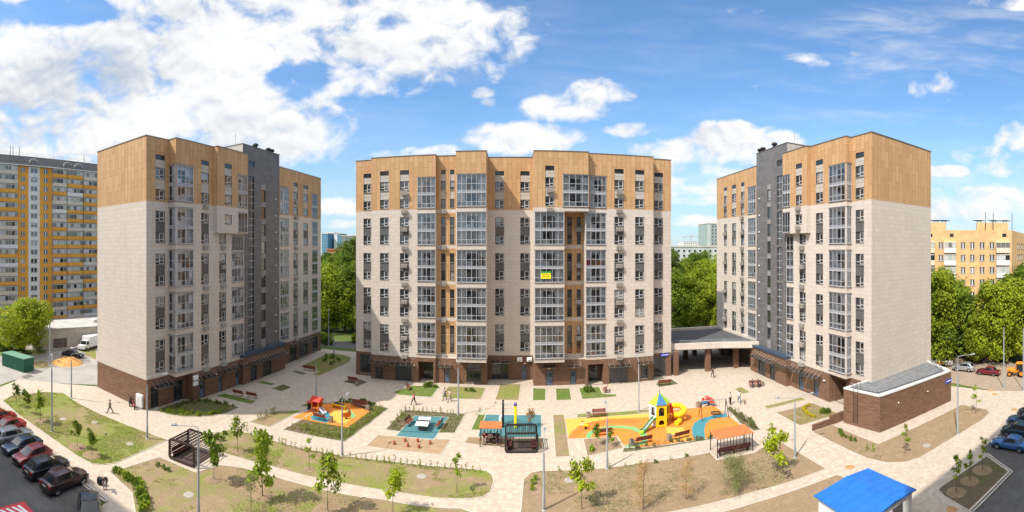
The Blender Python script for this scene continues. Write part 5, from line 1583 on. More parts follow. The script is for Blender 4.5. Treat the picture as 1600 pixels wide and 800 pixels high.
for i, (px, py) in enumerate(((500, 537), (507, 540), (495, 535), (550, 538))):
    p = G(px, py); plant('bush', 'low bush by the lane in the left gap', 'bush', ('bush', 0), (p.x, p.y + 2, 0), i, 1.1, 'bushes by the back lane')

# ---- saplings: slender trunk, a loose spray of leaf clumps
def sapling(key, H, W, n, size, m, seed, base=.32, lean=0.0, twigs=9, spread=1.0):
    R = random.Random(seed); mb = MB(); pts = []
    top = Vector((lean * H, 0, H * .96)); c1 = Vector((lean * H * .3 + R.uniform(-.06, .06), R.uniform(-.06, .06), H * .5))
    mb.tube([(0, 0, -.03), (0, 0, .25), c1, top], [.035 * H / 3.5 + .008, .032 * H / 3.5, .022 * H / 3.5, .006], BARKY, 6)
    for i in range(twigs):
        f = base + (1 - base) * (i + R.random()) / twigs * .92
        p = Vector((0, 0, .0)).lerp(c1, f / .5) if f < .5 else c1.lerp(top, (f - .5) / .5)
        a = R.uniform(0, 2 * pi); l = W * .5 * R.uniform(.4, 1.0) * (1.25 - f * .75) * spread
        q = p + Vector((cos(a) * l, sin(a) * l, l * R.uniform(.15, .8)))
        mb.tube([p, q], [.012, .004], BARKY, 4)
        for k in range(n // twigs):
            g = R.uniform(.35, 1.12) ** .8
            c = p.lerp(q, g) + Vector((R.gauss(0, 1), R.gauss(0, 1), R.gauss(0, 1))) * W * .075
            pts.append((c, (c - Vector((0, 0, c.z - .3))).normalized() if c.length > .01 else (0, 0, 1), min(1, max(0, .5 + R.gauss(0, .28)))))
    to = mb.build('trunk'); tm = to.data; bpy.data.objects.remove(to)
    TREEK[key] = (tm, leaf_cloud('crown', pts, size, m, R))
for i in range(3):
    sapling(('sap', i), 3.4, 1.9, 420, .14, L_YOUNG, 100 + i, .34)
    sapling(('sapmid', i), 2.8, 1.5, 400, .13, L_MID, 110 + i, .36)
    sapling(('lime', i), 4.0, 2.6, 520, .16, L_LIME, 120 + i, .38)
    sapling(('sparse', i), 3.6, 1.3, 120, .15, L_YOUNG, 130 + i, .35, twigs=7)
sapling(('tall', 0), 5.0, 2.3, 800, .15, L_YOUNG, 141, .22, .05, 14)
sapling(('dry', 0), 5.0, 3.0, 2000, .05, L_DRY, 151, .10, -.10, 40)
sapling(('dry', 1), 4.6, 2.9, 2000, .05, L_DRY, 152, .10, -.06, 40)
sapling(('rust', 0), 2.6, 2.0, 330, .13, L_RUST, 153, .42, 0, 12)
sapling(('grey', 0), 3.4, 3.4, 4200, .065, L_GREY, 154, .04, 0, 46, 1.25)
sapling(('faint', 0), 3.0, 1.6, 260, .06, L_GREY, 155, .2, 0, 14)
SAPS = [  # px, base row, top row, kind, label
    (25, 632.5, 600, ('sapmid', 0), 'small dark green sapling at the far corner of the left lawn'),
    (40.5, 643, 609, ('sapmid', 1), 'leafy sapling second from the far corner of the left lawn'),
    (63, 658, 614, ('sap', 0), 'pale thin sapling beside the tall lamp on the left lawn'),
    (121, 698.5, 657, ('sapmid', 2), 'upright sapling in a soil ring near the front of the left lawn'),
    (143, 711, 672, ('sapmid', 0), 'round crowned sapling in a soil ring at the front of the left lawn'),
    (334, 749.5, 676, ('sapmid', 1), 'leafy sapling growing in front of the brown pergola'),
    (371, 706, 654, ('sap', 1), 'sapling with yellow green leaves behind the brown pergola'),
    (410, 776, 672, ('tall', 0), 'tallest slender sapling with bright leaves on the front lawn left'),
    (392, 799, 735, ('faint', 0), 'thin yellowish sapling at the front edge left of the tallest one'),
    (483, 734.5, 683, ('sparse', 0), 'slender sparse sapling on the soil strip left of the lamp'),
    (512, 800, 713, ('sap', 2), 'bright leaved sapling on the front lawn below the curved path'),
    (614, 803, 738, ('lime', 0), 'wide sapling at the bottom edge left of the centre'),
    (714, 770, 707, ('sparse', 1), 'lone tall thin sapling at the right end of the soil strip'),
    (909, 797, 721, ('lime', 1), 'lime green sapling at the front of the large soil bed'),
    (1211, 747, 672, ('lime', 2), 'dense lime green sapling beside the double lamp right'),
    (931, 697, 663, ('sapmid', 2), 'dark leaved sapling in the small bed by the orange playground'),
    (955, 698, 672, ('sapmid', 0), 'short bushy sapling behind the lamp in the small playground bed'),
    (1414, 710.5, 662, ('sparse', 2), 'sapling with a few yellow leaves in the curved bed by the annex'),
    (1525, 647, 601, ('sparse', 0), 'spindly sapling at the far tip of the bed behind the annex'),
    (1494.5, 769.5, 709, ('sparse', 1), 'shaded sapling nearest in the kerbed bed by the road'),
    (1515, 752, 702, ('sparse', 2), 'shaded sapling in the middle of the kerbed bed by the road'),
    (1535, 735, 682, ('sparse', 0), 'sapling at the far end of the kerbed bed by the road'),
    (828, 668, 639, ('rust', 0), 'small sapling with rusty withered leaves by the climbing frame'),
    (748, 659, 636, ('faint', 0), 'wispy young shrub at the left edge of the teal sports court'),
    (1005, 795, 714, ('dry', 0), 'withered young conifer, left of the two on the soil bed'),
    (1072, 781, 714, ('dry', 1), 'withered young conifer, right of the two on the soil bed'),
    (1147, 764, 709, ('grey', 0), 'bushy grey green conifer on the soil bed in front of the orange roofed shelter'),
    (55, 572, 542, ('faint', 0), 'bare thin tree in the small lawn near the green container'),
]
for i, (px, py, ty, key, lab) in enumerate(SAPS):
    p = G(px, py); h = ZAT(p, ty); H0 = max(v.co.z for v in TREEK[key][0].vertices)
    plant('conifer' if key[0] in ('dry', 'grey') else ('shrub' if px == 748 else 'sapling'), lab, 'sapling' if key[0] not in ('dry', 'grey') else 'conifer', key, (p.x, p.y, .01), i * 1.3 + 2.1, max(.4, h / H0))
# soil rings round the saplings on the lawn
mb = MB()
for px, py, r in ((63, 658, .7), (121, 698.5, 1.0), (143, 711, 1.0), (334, 749.5, .8), (371, 706, .7), (410, 776, .9), (909, 797, 1.2), (1414, 710.5, 1.1), (1525, 647, 1.0), (1494, 769.5, .9), (1515, 752, .9), (1535, 735, 1.0), (483, 734, .6), (512, 800, 1.3)):
    p = G(px, py); mb.lathe([(.001, .07), (r * .35, .05), (r * .8, .075), (r, .016)], M_SOIL, 18, (p.x, p.y, .006))
struct(mb, 'soil_ring')
# ---- rows of small shrubs
def row(name, label, cat, key, pts, n, group, jit=.15, s=(.8, 1.25), px=True):
    P_ = [G(*q) if px else Vector((*q, 0)) for q in pts]
    seg = [(P_[i + 1] - P_[i]).length for i in range(len(P_) - 1)]; tot = sum(seg)
    for k in range(n):
        d = tot * (k + .5) / n
        for i, l in enumerate(seg):
            if d <= l or i == len(seg) - 1: q = P_[i].lerp(P_[i + 1], min(1, d / l)); break
            d -= l
        kk = key if not isinstance(key, list) else R.choice(key)
        plant(name, label, cat, kk, (q.x + R.uniform(-jit, jit), q.y + R.uniform(-jit, jit), .01), R.uniform(0, 6), R.uniform(*s), group)
row('shrub', 'young shrub seedling in the row along the upper edge of the middle soil strip', 'shrub', [('seed', 0), ('seed', 1)], [(382, 677.5), (432, 692.5), (474, 704), (533, 715), (600, 723), (640, 728), (704, 734), (755, 737.5)], 44, 'seedlings along the middle soil strip')
row('shrub', 'bright green hedge plant along the left edge of the front lawn', 'shrub', [('bush', 1), ('bush', 2), ('bush', 2)], [(180, 738.5), (194, 744), (214, 757), (221, 770), (226, 785), (224, 799)], 30, 'hedge plants on the front lawn', .25, (1.0, 1.5))
row('shrub', 'low shrub in the planted edge of the left play area bed', 'shrub', [('seed', 0), ('seed', 0), ('seed', 1)], [(452, 669), (500, 677), (538, 683), (560, 668), (584, 650), (598, 639)], 40, 'shrubs around the left play area', .35)
row('shrub', 'low shrub in the bed behind the left play area', 'shrub', [('bush', 1)], [(532, 628.5), (566, 630), (585, 634)], 12, 'shrubs behind the left play area', .3)
row('shrub', 'young shrub along the far edge of the table tennis bed', 'shrub', [('seed', 0), ('seed', 1)], [(609, 669), (622, 656), (634, 642.5), (680, 645.5), (718, 648)], 26, 'shrubs around the table tennis bed', .25)
row('shrub', 'low yellow green plant in the curved bed by the left block', 'shrub', [('seed', 1), ('bush', 2)], [(252, 642), (275, 646), (300, 648.5), (330, 647), (350, 643)], 40, 'plants along the curved bed', .4, (.6, 1.0))
row('shrub', 'dark low shrub in the curved bed by the left block', 'shrub', [('bush', 1)], [(272, 635), (290, 630), (320, 626), (345, 631), (362, 636)], 18, 'dark shrubs in the curved bed', .5, (.6, 1.0))
row('shrub', 'grey green shrub in the strip along the front of the orange playground', 'shrub', [('seed', 0), ('bush', 3)], [(980, 702), (1010, 699), (1060, 691), (1114, 684.5)], 30, 'shrubs in front of the orange playground', .25, (.6, 1.0))
row('shrub', 'grey green shrub in the strip between orange playground and plaza', 'shrub', [('seed', 0), ('bush', 3), ('bush', 3)], [(1142, 641.5), (1152, 649), (1165, 658), (1183, 671)], 26, 'shrubs right of the orange playground', .3, (.8, 1.3))
row('shrub', 'seedling along the far edge of the large soil bed', 'shrub', [('bush', 1), ('seed', 1)], [(862, 739), (880, 736), (1000, 728), (1019, 725), (1033, 722), (1046, 719.5), (1071, 715), (1083, 713)], 9, 'seedlings on the large soil bed', .1, (.7, 1.0))
row('shrub', 'tuft at the left end of the large soil bed', 'shrub', [('bush', 2)], [(837, 747), (831, 758), (830, 769)], 3, 'tufts at the left end of the large soil bed', .05, (.9, 1.1))
row('shrub', 'seedling in the row on the curved soil bed before the annex', 'shrub', [('bush', 1)], [(1309, 674), (1318, 682), (1328, 687), (1340, 690)], 6, 'seedlings before the annex', .1, (.7, 1.0))
row('shrub', 'small pale shrub low on the curved soil bed before the annex', 'shrub', [('seed', 1)], [(1351, 703), (1369, 707)], 2, 'pale shrubs before the annex', .05, (1.2, 1.5))
row('flower', 'yellow flowers in a curved row in the bed by the right block', 'flower', ('flower', 0), [(1266, 632.5), (1258, 638), (1257, 643), (1263, 648), (1272, 653)], 16, 'yellow flowers in the right bed', .08)
row('shrub', 'green clump at the right end of the flower bed by the right block', 'shrub', [('bush', 1)], [(1285, 646.5), (1296, 645.5)], 4, 'clump in the right flower bed', .15, (1.0, 1.5))
row('shrub', 'seedling in the thin lawn between paths left of the play area', 'shrub', [('seed', 0)], [(402, 657), (430, 645)], 10, 'seedlings on the thin lawn', .25, (.9, 1.4))
row('shrub', 'dark small shrub on the open front lawn by the pergola', 'shrub', [('bush', 1)], [(244, 727), (255, 732), (267, 737.5)], 3, 'shrubs on the front lawn', .1, (.8, 1.0))
row('shrub', 'green tuft on the soil behind the pergola', 'shrub', [('bush', 1)], [(345, 679), (352, 676.5), (335, 689), (350, 690)], 5, 'tufts behind the pergola', .2, (.8, 1.2))
row('shrub', 'leafy shrub on the lawn in front of the middle block', 'shrub', [('bush', 1)], [(664, 606), (672, 604), (678, 607)], 5, 'shrubs before the middle block', .3, (1.2, 1.8))
row('shrub', 'dark shrub on the lawn left of the tall lamp by the middle block', 'shrub', [('bush', 1)], [(726, 612), (735, 611), (743, 613)], 4, 'dark shrubs on the lawn by the lamp', .3, (.8, 1.2))
row('shrub', 'leafy shrub on the lawn by the bench right of the middle block entrance', 'shrub', [('bush', 1)], [(915, 613), (922, 609), (930, 612)], 6, 'shrubs on the lawn by the bench', .4, (.9, 1.6))
row('shrub', 'shrub in the small bed by the orange playground', 'shrub', [('bush', 2)], [(921, 706), (926, 702)], 2, 'shrubs in the small playground bed', .1, (1.0, 1.4))
row('shrub', 'shrub on the shaded lawn beside the back lane', 'shrub', [('bush', 1)], [(500, 565), (515, 557), (530, 562), (520, 572)], 12, 'shrubs by the back lane lawn', .8, (.8, 1.2))
# ---- short grass tufts over the lawns (one mass per lawn)
def inpoly(x, y, p):
    c = False
    for i in range(len(p)):
        (x0, y0), (x1, y1) = p[i], p[i - 1]
        if (y0 > y) != (y1 > y) and x < (x1 - x0) * (y - y0) / (y1 - y0) + x0: c = not c
    return c
def tufts(poly, n, m, h=.10, thr=.0, freq=.25, hole=None):
    R = random.Random(len(poly) * 31 + n)
    xs = [p[0] for p in poly]; ys = [p[1] for p in poly]; V, Fc, tone = [], [], []
    k = 0
    while k < n:
        x, y = R.uniform(min(xs), max(xs)), R.uniform(min(ys), max(ys)); k += 1
        if not inpoly(x, y, poly) or (hole and inpoly(x, y, hole)) or noise.noise(Vector((x * freq, y * freq, 1.3))) + .5 * noise.noise(Vector((x, y, 4.))) < thr: continue
        a = R.uniform(0, 6.3); hh = h * R.uniform(.5, 1.4); w_ = .05
        i = len(V); V += [(x - cos(a) * w_, y - sin(a) * w_, .01), (x + cos(a) * w_, y + sin(a) * w_, .01), (x + R.gauss(0, .12), y + R.gauss(0, .12), hh)]
        Fc.append((i, i + 1, i + 2)); tone.append(min(1, max(0, R.gauss(.5, .3))))
    me = bpy.data.meshes.new('grass'); me.from_pydata(V, [], Fc); me.materials.append(m)
    at = me.attributes.new('tone', 'FLOAT', 'FACE'); at.data.foreach_set('value', tone); me.update()
    o = bpy.data.objects.new('grass', me); COL.objects.link(o); return tag(o, kind='stuff')
L_GRASS = leafmat('grass_blades', (.17, .21, .035), (.36, .38, .08))
tufts(LAWN1, 30000, L_GRASS, .06, -.05)
tufts(LAWN2, 26000, L_GRASS, .06, .12)
tufts(LAWN3, 22000, L_GRASS, .06, .18)
tufts(BEDP1, 12000, L_GRASS, .14, -.3, hole=PLAY1)
tufts(BEDT, 4000, L_GREY, .12, .0, hole=COURT1)
tufts(BEDR, 14000, L_GREY, .08, .15)
tufts(BEDA, 5000, L_GREY, .07, .2)
tufts(BEDF, 2500, L_GRASS, .08, .0)
tufts(BED4, 5000, L_GRASS, .09, -.1)
# ------------------------------------------------------------------ lamps
LG = 'grey steel street lamps of the yard'
def lamp(px, py, h, arms, label, r=.10, armh=.9, armlen=1.6, group=LG, top=None):
    p = G(px, py)
    t_ = thing('street_lamp', label, 'street lamp', (p.x, p.y, 0), 0, None)
    m = MB(); m.tube([(0, 0, -.02), (0, 0, 1.4), (0, 0, 1.45), (0, 0, h - .5), (0, 0, h)], [r * 1.25, r * 1.2, r, r * .85, r * .5], M_LAMP, 10)
    m.build('pole', t_)
    m = MB(); m.lathe([(.001, .06), (r * 1.6, .06), (r * 2.0, .0)], M_LAMP, 10); m.build('base', t_); m = MB(); m.box((r * 1.1, -.06, .5), (r * 1.35, .06, 1.0), M_LAMP); m.build('service_hatch', t_)
    for a in arms:
        d = Vector((cos(a), sin(a), 0))
        m = MB(); q = [Vector((0, 0, h - .05)), Vector((0, 0, h + armh * .75)), d * .12 + Vector((0, 0, h + armh * .93)), d * .4 + Vector((0, 0, h + armh)), d * armlen + Vector((0, 0, h + armh * 1.08))]
        m.tube(q, [.04, .035, .033, .03, .028], M_LAMP, 6); ar = m.build('arm', t_)
        e = q[-1]; M = Matrix.Translation(e) @ Matrix.Rotation(a, 4, 'Z') @ Matrix.Rotation(-.12, 4, 'Y')
        m = MB(); m.bbox((-.08, -.13, -.05), (.52, .13, .05), M_LAMP, .04, M); m.box((.08, -.1, -.062), (.46, .1, -.051), M_WHITE, M); m.lathe([(.05, .0), (.05, .07), (.001, .08)], M_BLACK, 8, tuple(M @ Vector((.1, 0, .05))))
        m.build('lamp_head', ar)
    return t_
def toward(px, py, px2, py2, h):
    """direction on plan of an arm seen from pole top to head"""
    p = G(px, py); r = sqrt(p.x ** 2 + p.y ** 2)
    a, b = Vector((sin(TH(px)), cos(TH(px)), 0)) * r, Vector((sin(TH(px2)), cos(TH(px2)), 0)) * r
    d = b - a
    return atan2(d.y, d.x)
def away(px, dth=0.0):
    return pi / 2 - TH(px) + dth
lamp(81, 674, 7.7, [away(81)], 'tall single lamp standing on the left lawn near the saplings')
lamp(78, 572, 8.4, [], 'distant bare mast beside the small lawn on the far left')
lamp(111.5, 622, 5.6, [toward(111, 622, 140, 620, 0)], 'lamp at the far edge of the left lawn close to the left block')
lamp(230, 685, 6.2, [toward(230, 685, 262, 684, 0) + .35], 'lamp with its arm to the right at the corner of the left block', armh=.9, armlen=2.0)
lamp(310, 815, 6.6, [toward(310, 815, 270, 815, 0)], 'large lamp in the left foreground in front of the brown pergola', armh=1.0, armlen=1.7)
lamp(534.5, 712, 5.2, [away(534, -.35)], 'lamp beside the left play area with its arm pointing away', armh=.7, armlen=1.6)
lamp(494, 623, 5.0, [away(494, -.2)], 'lamp behind the red roofed play house', armh=1.0)
lamp(716, 648, 6.2, [away(716, -.2)], 'lamp at the corner of the table tennis bed', armh=.6)
lamp(849.5, 797, 5.0, [away(849, -.05)], 'lamp in the centre foreground beside the black pergola', armh=.9, armlen=1.6)
lamp(948.5, 732, 5.1, [away(948, .1)], 'lamp on the soil bed in front of the orange playground', armh=.8, armlen=1.5)
lamp(998, 643.5, 6.4, [away(998, .2)], 'lamp behind the orange playground near the middle block', armh=.6)
lamp(1242, 715, 5.6, [toward(1242, 715, 1215, 715, 0) + .3, toward(1242, 715, 1270, 715, 0) + .5], 'double armed lamp between the shelter and the brick annex', armh=.7, armlen=1.7)
lamp(1207, 960, 5.0, [toward(1207, 960, 1240, 975, 0) - .3], 'lamp at the bottom edge left of the blue kiosk', armh=.75, armlen=1.4)
lamp(1496.5, 679, 8.4, [toward(1496, 679, 1520, 679, 0) + .3], 'tall lamp on the tip of the bed behind the annex', armh=.8)
lamp(1568.5, 607, 9.6, [], 'tall bare post by the right street, left of two', armh=.8)
lamp(1599, 610, 9.6, [], 'tall bare post at the right edge of the street', armh=.8)
lamp(513.5, 541, 8.8, [], 'pale mast at the lane behind the left gap')
lamp(521.5, 558, 4.8, [toward(521, 558, 535, 558, 0)], 'short lamp on the shaded lawn in the left gap', armh=.6, armlen=1.4)

# ------------------------------------------------------------------ cars
M_TYRE = mat('tyre_rubber', (.018, .018, .018), .9)
M_RIM = mat('alloy_rim', (.35, .36, .37), .35, .6)
M_CGLASS = mat('car_glass', (.012, .016, .020), .04, 0, .8)
M_BUMP = mat('black_plastic', (.03, .03, .032), .6)
M_HEAD = mat('headlight_glass', (.62, .65, .68), .08, .3, .7)
M_TAIL = mat('tail_light', (.40, .012, .012), .15)
M_PLATE = mat('number_plate', (.70, .70, .68), .5)
def paint(name, c, flake=.35):
    def f(T, b):
        b.inputs['Coat Weight'].default_value = .8; b.inputs['Coat Roughness'].default_value = .05
        p = objco(T); n = T.noise(p, 3, 4, .6)
        T.l.new(T.mix(T.smooth(n, .45, .75, 0, .25), c, tuple(.75 * v + .03 for v in c)), b.inputs['Base Color'])
    return mat(name, c, .32, flake, .5, f)
CARS = {}
def car(kind, label, col, loc, rz, group=None, taxi=None, rail_=False, sun_roof=False, plates=True):
    """x forward; body lofted from stations, glass set proud of the cabin shell"""
    L, Wd, Hh, belt, hoodz, prof = {
        'sedan': (4.5, 1.74, 1.44, .86, .80, dict(ws=(1.05, .25), rw=(-1.05, -1.62), deck=.92)),
        'hatch': (4.1, 1.74, 1.52, .92, .84, dict(ws=(1.2, .25), rw=(-1.25, -1.86), deck=.98)),
        'suv': (4.6, 1.86, 1.64, 1.03, .97, dict(ws=(1.25, .30), rw=(-1.45, -2.12), deck=1.06)),
        'wagon': (4.6, 1.76, 1.52, .90, .84, dict(ws=(1.1, .35), rw=(-1.8, -2.22), deck=.95)),
        'old': (4.3, 1.66, 1.40, .84, .80, dict(ws=(.85, .25), rw=(-1.0, -1.45), deck=.86))}[kind]
    t_ = thing('parked_car', label, 'car', tuple(loc), rz, group)
    h = L / 2; w2 = Wd / 2; zb = .24 if kind != 'suv' else .30
    ws0, ws1 = prof['ws']; rw1, rw0 = prof['rw']; deck = prof['deck']
    st = [(-h, .80, .50, deck - .26), (-h + .07, .93, .36, deck - .06), (-h + .28, .98, zb, deck), (rw0 + .1, 1.0, zb, deck + .01), (-.6, 1.0, zb, belt + .01), (.3, 1.0, zb, belt), (ws0 - .1, 1.0, zb, belt - .005), (h - .55, .98, zb, hoodz), (h - .2, .93, zb + .03, hoodz - .09), (h - .05, .84, .36, hoodz - .2), (h, .72, .46, hoodz - .30)]
    def shell(m, m_body):
        rings = []
        for x, f, z0, z1 in st:
            a = w2 * f
            half = [(a * .86, z0), (a * .98, z0 + .10), (a, z0 + (z1 - z0) * .45), (a * .985, z1 - .12), (a * .93, z1 - .02), (a * .55, z1 + .03), (0, z1 + .045)]
            rings.append([(x, -y, z) for y, z in half] + [(x, y, z) for y, z in half[-2::-1]])
        n = len(rings[0]); v = [q for r in rings for q in r]; f = []
        for i in range(len(rings) - 1):
            for k in range(n - 1): f.append((i * n + k, i * n + k + 1, (i + 1) * n + k + 1, (i + 1) * n + k))
            f.append((i * n + n - 1, i * n, (i + 1) * n, (i + 1) * n + n - 1))
        f.append(tuple(range(n))); f.append(tuple(range(len(v) - 1, len(v) - n - 1, -1)))
        m.mesh(v, [q[::-1] for q in f], m_body, True)
    m = MB(); shell(m, col)
    # cabin shell
    zr = Hh - .03; a0, a1 = w2 * .93, w2 * .74
    base = [(ws0, a0 * .94), (.2, a0), (rw1 + .2, a0), (rw0, a0 * .9)]
    roof = [(ws1, a1 * .93), (ws1 - .35, a1), (rw1 + .35, a1), (rw1, a1 * .92)]
    v = [(x, s * y, belt - .04) for s in (-1, 1) for x, y in base] + [(x, s * y, zr - (.05 if i in (0, 3) else 0)) for s in (-1, 1) for i, (x, y) in enumerate(roof)] + [(x, 0, zr + (.035 if i in (1, 2) else -.015)) for i, (x, y) in enumerate(roof)]
    f = []
    for i in range(3):
        f += [(i, 8 + i, 9 + i, i + 1), (4 + i, 5 + i, 13 + i, 12 + i), (8 + i, 16 + i, 17 + i, 9 + i), (16 + i, 12 + i, 13 + i, 17 + i)]
    f += [(0, 4, 12, 16, 8), (3, 11, 19, 15, 7)]
    m.mesh(v, [q[::-1] for q in f], col, False)
    bo = m.build('body', t_)
    bv = bo.modifiers.new('soften', 'BEVEL'); bv.width = .07; bv.segments = 3; bv.limit_method = 'ANGLE'; bv.angle_limit = radians(24); bv.harden_normals = False
    def quad(nm, p, m_, off):
        p = [Vector(q) for q in p]; n = (p[1] - p[0]).cross(p[2] - p[0]).normalized()
        c = sum(p, Vector()) / len(p)
        if n.dot(c - Vector((0, 0, .9))) < 0: n = -n
        q = MB(); q.face([r + n * off for r in p], m_); return q.build(nm, t_)
    def lerp(a, b, f_): return Vector(a).lerp(Vector(b), f_)
    bl, br, tl, tr = v[0], v[4], v[8], v[12]
    quad('windscreen', [lerp(lerp(bl, br, .06), lerp(tl, tr, .06), .08), lerp(lerp(bl, br, .94), lerp(tl, tr, .94), .08), lerp(lerp(bl, br, .93), lerp(tl, tr, .93), .93), lerp(lerp(bl, br, .07), lerp(tl, tr, .07), .93)], M_CGLASS, .035)
    bl, br, tl, tr = v[3], v[7], v[11], v[15]
    quad('rear_window', [lerp(lerp(bl, br, .08), lerp(tl, tr, .08), .22), lerp(lerp(bl, br, .92), lerp(tl, tr, .92), .22), lerp(lerp(bl, br, .9), lerp(tl, tr, .9), .9), lerp(lerp(bl, br, .1), lerp(tl, tr, .1), .9)], M_CGLASS, .03)
    for s in (0, 4):
        pts_b = [v[s + i] for i in range(4)]; pts_t = [v[8 + s + i] for i in range(4)]
        q = MB()
        for (i, f0, f1) in ((0, .30, .97), (1, .03, .97), (2, .03, .62)):
            P_ = [lerp(lerp(pts_b[i], pts_b[i + 1], f0), lerp(pts_t[i], pts_t[i + 1], f0), .20), lerp(lerp(pts_b[i], pts_b[i + 1], f1), lerp(pts_t[i], pts_t[i + 1], f1), .20), lerp(lerp(pts_b[i], pts_b[i + 1], f1), lerp(pts_t[i], pts_t[i + 1], f1), .88), lerp(lerp(pts_b[i], pts_b[i + 1], f0), lerp(pts_t[i], pts_t[i + 1], f0), .88)]
            q = MB(); q.face([r + Vector((0, .012 if s else -.012, .003)) for r in P_], M_CGLASS); q.build('side_window', t_)
    rw_ = .33 if kind != 'suv' else .37
    for x in (h - .85, -h + .85):
        for s in (-1, 1):
            q = MB(); q.lathe([(rw_ * .62, -.10), (rw_ * .96, -.11), (rw_, -.06), (rw_, .06), (rw_ * .96, .11), (rw_ * .62, .10)], M_TYRE, 18)
            ty = q.build('wheel', t_); ty.location = (x, s * (w2 - .10), rw_); ty.rotation_euler = (pi / 2, 0, 0)
            q = MB(); q.lathe([(rw_ * .64, -.085), (rw_ * .3, -.07), (.001, -.075)], M_RIM, 10, smooth=False); q.lathe([(rw_ * .64, .085), (rw_ * .3, .07), (.001, .075)], M_RIM, 10, smooth=False); q.build('rim', ty)
            q = MB()
            ar = [(x + (rw_ + .07) * cos(a_), s * (w2 + .004), rw_ + (rw_ + .07) * sin(a_)) for a_ in [pi * i / 10 for i in range(11)]]
            q.mesh(ar + [(x + (rw_ + .0) * cos(a_), s * (w2 - .01), rw_ + (rw_) * sin(a_)) for a_ in [pi * i / 10 for i in range(11)]], [(i, i + 1, 12 + i, 11 + i) for i in range(10)], M_BUMP)
            q.build('wheel_arch', t_)
    for s in (-1, 1):
        q = MB(); q.bbox((h - .33, s * w2 * .68 - .2, hoodz - .24), (h - .055, s * w2 * .68 + .2, hoodz - .09), M_HEAD, .04); q.build('headlight', t_)
        q = MB(); q.bbox((-h + .0, s * w2 * .72 - .17, deck - .30), (-h + .20, s * w2 * .72 + .17, deck - .09), M_TAIL, .04); q.build('tail_light', t_)
        q = MB(); q.bbox((ws0 - .35, s * (w2 + .02) - .09, belt + .02), (ws0 - .2, s * (w2 + .02) + .09, belt + .15), col, .03); q.build('mirror', t_)
    q = MB(); q.bbox((-h - .03, -w2 * .86, zb - .0), (-h + .25, w2 * .86, zb + .24), M_BUMP if kind in ('suv',) else col, .06); q.build('bumper', t_); q = MB(); q.bbox((h - .3, -w2 * .80, zb), (h + .02, w2 * .80, zb + .22), M_BUMP if kind in ('suv', 'hatch') else col, .06); q.build('bumper', t_); q = MB(); q.box((h - .08, -w2 * .42, hoodz - .27), (h + .005, w2 * .42, hoodz - .15), M_BUMP); q.build('grille', t_)
    q = MB(); zp = zb + .32 if kind != 'suv' else .75
    q.box((-h - .035, -.26, zp), (-h - .005, .26, zp + .11), M_PLATE); q.build('number_plate', t_)
    q = MB(); q.box((-h + .3, -w2 * .8, zb - .05), (h - .35, w2 * .8, zb + .1), M_BUMP); q.build('underbody', t_)
    if rail_:
        for s in (-1, 1):
            q = MB(); q.tube([(ws1 - .3, s * a1 * .96, zr + .0), (ws1 - .4, s * a1 * .96, zr + .06), (rw1 + .4, s * a1 * .96, zr + .06), (rw1 + .3, s * a1 * .96, zr)], .02, M_RIM, 6); q.build('roof_rail', t_)
    if sun_roof:
        q = MB(); q.face([(ws1 - .25, -a1 * .8, zr + .028), (ws1 - .25, a1 * .8, zr + .028), (ws1 - 1.0, a1 * .8, zr + .036), (ws1 - 1.0, -a1 * .8, zr + .036)], M_CGLASS); q.build('sunroof', t_)
    if taxi:
        q = MB(); q.bbox((-.3, -.3, zr + .035), (-.1, .3, zr + .16), M_WHITE, .03); q.build('roof_sign', t_)
        for s in (-1, 1):
            q = MB(); y_ = s * (w2 + .006); q.face([(-.95, y_, .42), (.6, y_, .42), (.35, y_, .80), (-.95, y_, .80)], taxi); q.build('door_band', t_)
    return t_
CG = 'cars parked along the left kerb'
C_RED = paint('red_car_paint', (.42, .03, .022)); C_DRED = paint('brick_red_paint', (.30, .035, .035)); C_SIL = paint('silver_paint', (.46, .47, .48), .6)
C_NAVY = paint('navy_paint', (.035, .05, .085), .5); C_BLK = paint('black_paint', (.012, .013, .016), .3); C_BUR = paint('burgundy_paint', (.055, .018, .022), .5)
C_BLUE = paint('bright_blue_paint', (.03, .13, .36), .3); C_TEALC = paint('dark_teal_paint', (.012, .05, .075), .4); C_MID = paint('deep_blue_paint', (.03, .10, .22), .3)
C_WHITE = paint('white_car_paint', (.72, .72, .70), 0); C_MAR = paint('maroon_paint', (.19, .012, .03), .3)
UPK = pi / 2 + .10; DNK = -pi / 2 + .10
car('hatch', 'red car cut by the left edge of the photo', C_RED, (-50.9, 21.3, -.02), UPK, CG)
car('sedan', 'red saloon behind the silver estate on the left', C_RED, (-47.9, 20.9, -.02), DNK, CG)
car('wagon', 'silver estate car with roof rails, rear to the road', C_SIL, (-45.2, 20.5, -.02), UPK, CG, rail_=True)
car('sedan', 'dark blue saloon with its bonnet to the road', C_NAVY, (-42.5, 20.3, -.02), DNK, CG)
car('hatch', 'brick red hatchback between the dark blue saloon and the black car', C_DRED, (-39.9, 20.2, -.02), DNK, CG)
car('suv', 'black crossover parked beside the brick red hatchback', C_BLK, (-37.0, 20.3, -.02), UPK, CG)
car('suv', 'burgundy off-roader with pale roof rails', C_BUR, (-34.1, 20.6, -.02), UPK, CG, rail_=True)
car('suv', 'black car with a glass sunroof nearest to the camera', C_BLK, (-28.8, 19.7, -.02), -.56, CG, sun_roof=True)
RG = 'cars parked along the right kerb'
car('old', 'bright blue old saloon nearest on the right', C_BLUE, (43.3, 19.6, -.02), pi / 2 + .05, RG)
car('hatch', 'dark teal car behind the bright blue saloon', C_TEALC, (46.7, 20.1, -.02), pi / 2, RG)
car('sedan', 'deep blue car third in the row on the right', C_MID, (49.8, 20.6, -.02), pi / 2, RG)
